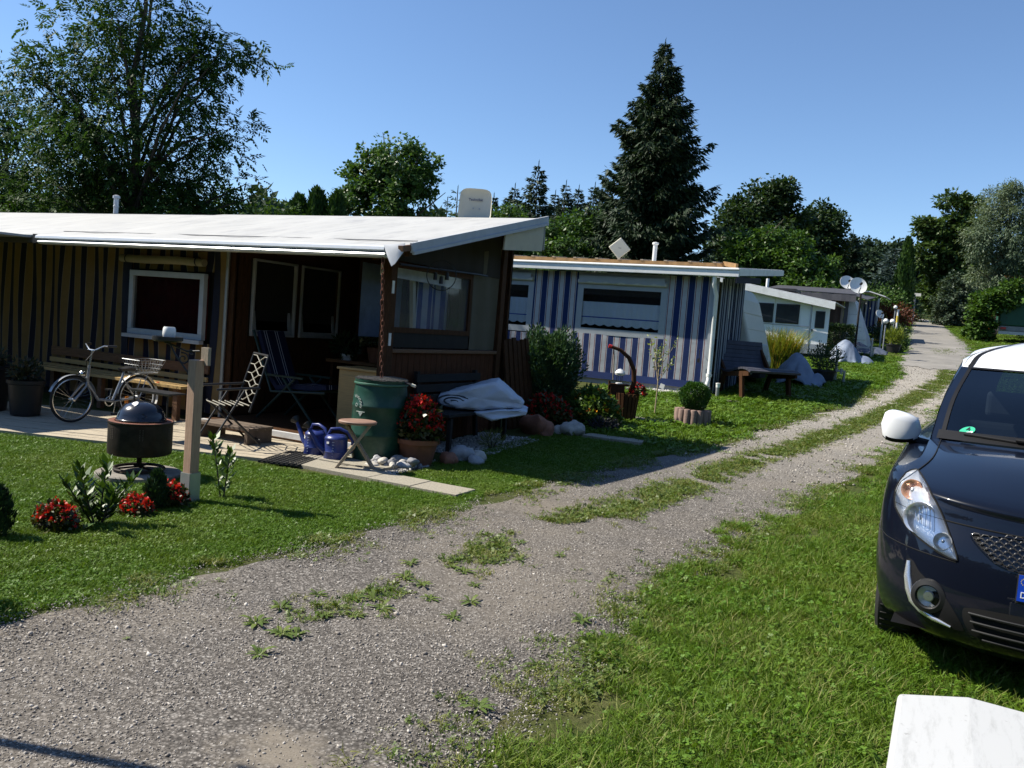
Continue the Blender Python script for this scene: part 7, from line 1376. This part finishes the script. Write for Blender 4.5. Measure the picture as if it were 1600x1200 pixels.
# roof ditch strips
rfo = off(rf, .004)
for s in (-1, 1):
    bb_ = MB(); bb_.grid(rfo[:11, col(5*s)-2:col(5*s)+2]); bb_.build('roof_strip', BLK, car, True)
for s in (-1, 1):
    pts = [Vector((s*(.505-.012*(y-1.9)), y, 1.452+.025*min(1, max(0, y-1.85)/.5)-.02*max(0, y-2.6))) for y in np.linspace(1.86, 3.4, 14)]
bvh_v = [tuple(q) for q in body.reshape(-1, 3)]+[tuple(q) for q in gh.reshape(-1, 3)]+[tuple(q) for q in rf.reshape(-1, 3)]
fsx = []; base_ = 0
for S in (body, gh, rf):
    a, b_ = S.shape[:2]; fsx += [(base_+i*b_+j, base_+(i+1)*b_+j, base_+(i+1)*b_+j+1, base_+i*b_+j+1) for i in range(a-1) for j in range(b_-1)]; base_ += a*b_
bvh = BVHTree.FromPolygons(bvh_v, fsx)
def hit(x, z, d=(0, 1, 0), o=None):
    o = Vector((x, -1.0, z)) if o is None else Vector(o); h_ = bvh.ray_cast(o, Vector(d).normalized()); 
    if h_[0] is None: return None
    n = h_[1]; n = -n if n.dot(Vector(d)) > 0 else n; return h_[0], n
def front_pt(x, z, lift):
    h_ = hit(x, z)
    if h_ is None: return Vector((x, 1.0, z))
    return h_[0]+h_[1]*lift
def smooth_poly(poly, n=8):
    P = np.array(poly+poly[:1]+poly[1:2]+poly[2:3], float); out = []
    k = len(poly)
    for i in range(k):
        p0, p1, p2, p3 = [np.array(poly[(i+q) % k], float) for q in (-1, 0, 1, 2)]
        for u in np.linspace(0, 1, n, endpoint=False): 
            c_ = .5*((2*p1)+(-p0+p2)*u+(2*p0-5*p1+4*p2-p3)*u*u+(-p0+3*p1-3*p2+p3)*u**3); l_ = p1*(1-u)+p2*u; out.append(tuple(.6*c_+.4*l_))
    return out
def patch(poly, lift, bulge=0, rings=8, sm=True, lift_edge=None, deep=None):
    q = smooth_poly(poly) if sm else poly; c_ = np.mean(np.array(q), axis=0); k = len(q); vs_, fs = [], []
    for r_ in range(rings+1):
        f = r_/rings
        for (x, z) in q:
            X, Z_ = c_[0]+(x-c_[0])*f, c_[1]+(z-c_[1])*f; lf = lift+bulge*(1-f**3)
            if r_ == rings and lift_edge is not None: lf = lift_edge
            pt = front_pt(X, Z_, lf)
            if deep: pt = pt+Vector((0, deep*(1-f**4), 0))
            vs_.append(pt)
    for r_ in range(rings):
        for i in range(k): fs.append((r_*k+i, r_*k+(i+1) % k, (r_+1)*k+(i+1) % k, (r_+1)*k+i))
    b = MB(); b.add(vs_, fs); return b
def line_on(pts, lift=.001, r=.003, mat=GAP, name='shut_line', par=car, n=10, ray=None):
    P = []
    for (x0, z0), (x1, z1) in zip(pts, pts[1:]):
        for u in np.linspace(0, 1, n, endpoint=False): P.append(front_pt(x0+(x1-x0)*u, z0+(z1-z0)*u, lift))
    P.append(front_pt(*pts[-1], lift)); b = MB(); b.tube(P, r, 5); return b.build(name, mat, par)
# bonnet shut lines: front edge and sides
b = MB(); b.tube([Vector(q)+Vector((0, 0, .001)) for q in hood[0, c0:c1+1]], .0035, 5); b.build('shut_line', GAP, car)
for cc_ in (c0, c1):
    b = MB(); b.tube([Vector(q)+Vector((0, 0, .002)) for q in hood[:, cc_]], .0035, 5); b.build('shut_line', GAP, car)
hl_out = [(.485, .585), (.56, .597), (.69, .655), (.765, .725), (.778, .80), (.748, .875), (.70, .895), (.635, .85), (.57, .765), (.515, .66)]
for s in (-1, 1):
    poly = [(s*x, z) for x, z in hl_out]
    hl = patch(poly, .003, 0).build('headlight', REFL, car, True, 60); hl['label'] = 'clear swept back headlight'
    patch(poly, .006, .030, lift_edge=.003).build('cover', CLEAR, hl, True, 80)
    def bowl(x, z, r, mat, nm, depth, lift, rim=True):
        c_ = front_pt(s*x, z, lift); nrm = (hit(s*x, z)[1]+Vector((0, -1.6, 0))).normalized(); M = Matrix.Translation(c_)@nrm.to_track_quat('Z', 'Y').to_matrix().to_4x4(); b = MB(); b.lathe([(.001, -depth), (r*.4, -depth*.85), (r*.75, -depth*.4), (r, .004), (r*1.08, .004), (r*1.08, -depth)], 24, M=M); o = b.build(nm, mat, hl, True, 50)
        b = MB(); b.lathe([(.001, .004-depth*.3), (r*.22, -depth*.3), (r*.22, -depth)], 12, M=M); b.build('bulb', MAT['silver'] if mat is not MAT['amber'] else MAT['amber'], o, True); return M
    bowl(.645, .715, .066, REFL, 'main_reflector', .03, .012); bowl(.695, .822, .044, mk('amber_reflector', (.78, .42, .27), .3, metal=.5), 'indicator_reflector', .02, .012); bowl(.545, .645, .035, REFL, 'side_reflector', .02, .010)
    for k in range(7):
        x = .59+.018*k; b = MB(); b.tube([front_pt(s*x, .675+.006*k, .010), front_pt(s*(x+.012), .765+.004*k, .012)], .0022, 4); b.build('lens_rib', CHR, hl)
    P = [front_pt(x, z, .003) for x, z in smooth_poly(poly)]; b = MB(); b.tube(P, .004, 5, closed=True); b.build('lamp_edge', GAP, hl)
    # fog lamp recess with chrome strip
    fog = [(s*x, z) for x, z in ((.43, .30), (.55, .30), (.655, .36), (.69, .46), (.68, .53), (.655, .53), (.62, .49), (.52, .43))]
    fg = patch(fog, .002, 0).build('fog_lamp_recess', BLK, car, True, 60)
    M = Matrix.Translation(front_pt(s*.575, .405, .006))@(hit(s*.575, .405)[1]+Vector((0, -1.5, 0))).normalized().to_track_quat('Z', 'Y').to_matrix().to_4x4()
    b = MB(); b.lathe([(.046, 0), (.075, -.008), (.07, .012), (.052, .018), (.046, .01)], 28, M=M); fl = b.build('fog_lamp', MAT['darkplastic'], fg, True, 50); b = MB(); b.lathe([(.001, -.008), (.046, .004)], 24, M=M); b.lathe([(.001, .006), (.02, .006), (.024, 0)], 12, M=M); b.build('fog_reflector', REFL, fg, True); b = MB(); b.lathe([(.001, .02), (.03, .017), (.047, .01)], 24, M=M); b.build('fog_glass', CLEAR, fg, True)
    st = [(.672, .525), (.668, .46), (.655, .41), (.635, .365), (.60, .335), (.55, .315), (.48, .30)]
    b = MB(); b.tube([front_pt(s*x, z, .004) for x, z in st], [.010, .017, .02, .02, .017, .012, .005], 10); b.build('chrome_strip', CHR, fg, True)
    for k in range(6):
        x, z = st[min(k, 5)]; 
    b = MB()
    for k in range(5): z = .505-.028*k; b.tube([front_pt(s*(.672-.002*k-.012), z, .016), front_pt(s*(.672-.002*k+.012), z-.004, .016)], .0035, 4)
    0 and b.build('strip_segments', MAT['silver'], fg)
# upper grille with honeycomb, lower grille with slats
gr = [(-.445, .70), (-.29, .715), (0, .722), (.29, .715), (.445, .70), (.40, .645), (.31, .595), (.0, .58), (-.31, .595), (-.40, .645)]
ug = patch(gr, .003, 0, deep=.012).build('upper_grille', GAP, car, True, 60)
def inside(x, z, poly):
    c_ = False; k = len(poly)
    for i in range(k):
        (x0, z0), (x1, z1) = poly[i], poly[i-1]
        if (z0 > z) != (z1 > z) and x < (x1-x0)*(z-z0)/(z1-z0)+x0: c_ = not c_
    return c_
b = MB()
for r_ in range(9):
    for q in range(-26, 27):
        x = q*.034+(r_ % 2)*.017; z = .585+r_*.016
        if not inside(x, z, gr): continue
        hexa = [(x+.0175*cx, z+.0105*cz) for cx, cz in ((-.95, 0), (-.5, 1), (.5, 1), (.95, 0), (.5, -1), (-.5, -1))]
        b.tube([front_pt(a_, c_, .006) for a_, c_ in hexa], .0022, 3, closed=True)
b.build('honeycomb', mk('grille_plastic', (.014, .014, .015), .45), ug)
P = [front_pt(x, z, .003) for x, z in smooth_poly(gr)]; b = MB(); b.tube(P, .004, 6, closed=True); b.build('grille_rim', PAINT, ug, True)
lg = [(-.44, .40), (-.2, .42), (.2, .42), (.44, .40), (.40, .29), (.2, .265), (-.2, .265), (-.40, .29)]
lw = patch(lg, .003, 0).build('lower_grille', GAP, car, True, 60)
for z, w_ in ((.385, .42), (.352, .41), (.318, .40), (.288, .36)):
    b = MB(); b.tube([front_pt(x, z, .012) for x in np.linspace(-w_, w_, 25)], .0055, 6); b.build('slat', MAT['darkplastic'], lw, True)
line_on([(-.845, .60), (-.79, .585), (-.49, .575)], .0, .0025); line_on([(.49, .575), (.79, .585), (.845, .60)], .0, .0025)
# maker's emblem left out of the grille centre: plain chrome ring plate
# number plate
px0 = front_pt(0, .53, .02).y; PLW = MAT['white']
b = MB(); b.box((0, px0-.006, .535), (.53, .012, .122)); pl_ = b.build('number_plate', MAT['black'], car); bev(pl_, .004)
b = MB(); b.box((.022, px0-.0135, .54), (.475, .003, .106)); b.build('plate_face', mk('plate_white', (.8, .8, .78), .35, var=.03), pl_)
b = MB(); b.box((-.2385, px0-.0135, .54), (.045, .0032, .106)); b.build('country_band', mk('plate_blue', (.01, .06, .5), .35, var=.03), pl_)
FR = Matrix(((1, 0, 0, 0), (0, 0, -1, 0), (0, 1, 0, 0), (0, 0, 0, 1)))
def plate_text(s_, size, x, z, mat, nm, y=-.0155):
    vs_, fs = text_geo(s_, size, .0008); b = MB(); b.add([(v.x, -v.z, v.y) for v in vs_], fs, Matrix.Translation(Vector((x, px0+y, z)))); return b.build(nm, mat, pl_)
plate_text('D', .036, -.2385, .512, mk('letter_white', (.85, .85, .85), .4), 'country_letter'); plate_text('I', .098, -.188, .54, mk('letter_black', (.01, .01, .01), .4), 'plate_letter')
b = MB()
for k in range(12):
    a = 6.283*k/12; M = Matrix.Translation(Vector((-.2385+.0135*math.cos(a), px0-.0155, .567+.0135*math.sin(a)))); st_ = [(.0028*(1 if q % 2 == 0 else .42)*math.sin(q*math.pi/5), .0028*(1 if q % 2 == 0 else .42)*math.cos(q*math.pi/5)) for q in range(10)]
    b.add([(x, 0, z) for x, z in st_], [tuple(range(10))], M)
b.build('stars', mk('star_yellow', (.8, .65, .05), .4), pl_)
plate_text('SUZUKI', .013, -.2, .4805, mk('holder_blue', (.05, .25, .6), .4), 'holder_lettering', -.0075); b = MB(); b.box((-.245, px0-.0075, .4805), (.009, .002, .009)); b.build('holder_mark', MAT['red'], pl_); b = MB(); b.box((-.155, px0-.0075, .4805), (.006, .002, .012)); b.build('holder_mark', MAT['amber'], pl_)
# mirrors
for s in (-1, 1):
    ms = MB(); vs_, fs = [], []; nu_, nv_ = 20, 12
    for i in range(nu_):
        a = 6.283*i/nu_
        for j in range(nv_+1):
            q = -1+2*j/nv_; r_ = (1-abs(q)**2.6)**(1/2.6); ex = .62; cx = abs(math.cos(a))**ex*math.copysign(1, math.cos(a)); cz = abs(math.sin(a))**ex*math.copysign(1, math.sin(a))
            vs_.append((s*(.85+.105*q*s), 1.18+.055*cx*r_+.02*q*q-.02, 1.035+(.088*cz*r_)*(1-.16*q)+.012*(1-q)*.5))
    for i in range(nu_):
        for j in range(nv_): fs.append((i*(nv_+1)+j, ((i+1) % nu_)*(nv_+1)+j, ((i+1) % nu_)*(nv_+1)+j+1, i*(nv_+1)+j+1))
    cap = MB(); capf = [f for f in fs if np.mean([vs_[k][2] for k in f]) > .985]; cap.add(vs_, capf); mi = cap.build('mirror', WROOF, car, True, 60)
    low = MB(); low.add([(x, y, z) for x, y, z in vs_], [f for f in fs if f not in set(capf)]); low.build('mirror_base', BLK, mi, True, 60)
    b = MB(); b.tube([(s*.70, 1.20, .95), (s*.76, 1.19, .965), (s*.80, 1.185, .985)], [.035, .03, .026], 8); b.build('mirror_arm', BLK, mi, True)
    b = MB(); b.box((s*.85, 1.236, 1.04), (.16, .006, .12)); b.build('mirror_glass', CHR, mi)
    b = MB(); b.add([(s*.70, 1.12, .955), (s*.70, 1.42, .965), (s*.655, 1.42, 1.09)], [(0, 1, 2)]); b.build('mirror_triangle', BLK, car)
# windscreen sticker, wipers
def ws_pt(x, v, lift):
    """point on the windscreen: x across, v 0 at base to 1 at top"""
    h_ = bvh.ray_cast(Vector((x, -1+0*v, 1.02+.36*v)), Vector((0, 1, 0)))
    n = h_[1]; n = -n if n.y > 0 else n; return h_[0]+n*lift, n
c_, n_ = ws_pt(-.525, .11, .004); zax = n_; xax = Vector((1, 0, 0)); xax = (xax-zax*xax.dot(zax)).normalized(); yax = zax.cross(xax); MS = Matrix(((xax.x, yax.x, zax.x, c_.x), (xax.y, yax.y, zax.y, c_.y), (xax.z, yax.z, zax.z, c_.z), (0, 0, 0, 1)))
b = MB(); b.lathe([(.001, .001), (.04, .001), (.04, 0)], 32, M=MS); stk = b.build('windscreen_sticker', mk('sticker_green', (.03, .38, .22), .5, var=.03), car)
vs_, fs = text_geo('4', .05, .0006); b = MB(); b.add(vs_, fs, MS@Matrix.Translation(Vector((.006, .010, .003)))); b.build('sticker_number', MAT['black'], stk); b = MB(); b.box((0, -.021, .002), (.058, .015, .001), MS); b.build('sticker_strip', MAT['white'], stk)
b = MB()
for k in range(7): b.box((-.018+.006*k, -.021, .003), (.003, .006, .001), MS)
b.build('strip_marks', MAT['darkplastic'], stk)
def wiper(xs_v, pivot):
    pts = [ws_pt(x, v, .018)[0] for x, v in xs_v]; b = MB(); b.tube(pts, .007, 6); w_ = b.build('wiper', BLK, car, True); b = MB(); q = pts[len(pts)//2]; pv = ws_pt(pivot, -.03, .02)[0]; b.tube([q+Vector((0, -.012, .01)), (q+pv)/2+Vector((0, -.02, .015)), pv], [.008, .010, .014], 6); b.build('wiper_arm', BLK, w_, True)
wiper([(-.53, .035), (-.42, .035), (-.30, .03), (-.16, .02), (-.06, .005)], .10); wiper([(-.02, .03), (.1, .03), (.22, .03), (.34, .02), (.46, .01)], .45)
# interior: dashboard, seats, steering wheel, mirror
INT = mk('car_interior', (.05, .05, .055), .8, var=.2)
b = MB(); P = np.array([[(x, y_, z_) for (y_, z_) in ((1.0, .96), (1.35, 1.0), (1.6, .97), (1.7, .8))] for x in np.linspace(-.62, .62, 7)]); b.grid(P); b.build('dashboard', INT, car, True)
for x in (-.33, .33):
    b = MB(); b.box((x, 2.25, .75), (.48, .14, .62), R=Matrix.Rotation(rad(-12), 3, 'X')); o = b.build('seat', INT, car); bev(o, .05, 3); b = MB(); b.box((x, 2.34, 1.17), (.26, .09, .17)); o2 = b.build('headrest', mk('grey_headrest', (.12, .12, .13), .8), o); bev(o2, .03, 3)
b = MB(); b.box((0, 3.2, .8), (1.15, .12, .6)); o = b.build('rear_seat', INT, car); b = MB(); M = Matrix.Translation(Vector((.36, 1.72, .97)))@Matrix.Rotation(rad(-65), 4, 'X'); b.tube([M@Vector((.18*math.cos(a), .18*math.sin(a), 0)) for a in np.linspace(0, 6.283, 29)[:-1]], .015, 8, closed=True); b.box((0, 0, 0), (.34, .05, .03), M); b.build('steering_wheel', INT, car, True)
b = MB(); b.box((0, 1.86, 1.33), (.22, .03, .06)); o = b.build('inside_mirror', INT, car); bev(o, .01)
b = MB(); P = np.array([[(x, y_, .5) for y_ in (.9, 3.6)] for x in (-.7, .7)]); b.grid(P); b.build('cabin_floor', INT, car)
# wheels
for x in (-.735, .735):
    for y_ in (.80, 3.10):
        M = Matrix.Translation(Vector((x, y_, .295)))@Matrix.Rotation(rad(90), 4, 'Y'); b = MB(); b.lathe([(.19, -.09), (.27, -.092), (.29, -.075), (.296, -.05), (.296, .05), (.29, .075), (.27, .092), (.19, .09)], 40, M=M); w_ = b.build('wheel', MAT['rubber'], car, True, 30)
        b = MB(); so = .07*(1 if x > 0 else -1); b.lathe([(.001, so), (.05, so*1.1), (.12, so*.6), (.17, so*.9), (.19, so)], 30, M=M); b.build('rim', MAT['silver'], w_, True)
        b = MB()
        for k in range(40): a = 6.283*k/40; b.box((.296*math.cos(a), .296*math.sin(a), 0), (.006, .012, .13), M, rz=a)
        b.build('tread', MAT['rubber'], w_)
b = MB(); P = np.array([[(x, y_, .24) for y_ in (.15, 3.7)] for x in (-.72, .72)]); b.grid(P); b.build('underbody', BLK, car)
for x in (-.6, .6):
    b = MB(); b.box((x, .82, .45), (.3, .75, .35)); b.build('wheel_housing', BLK, car)
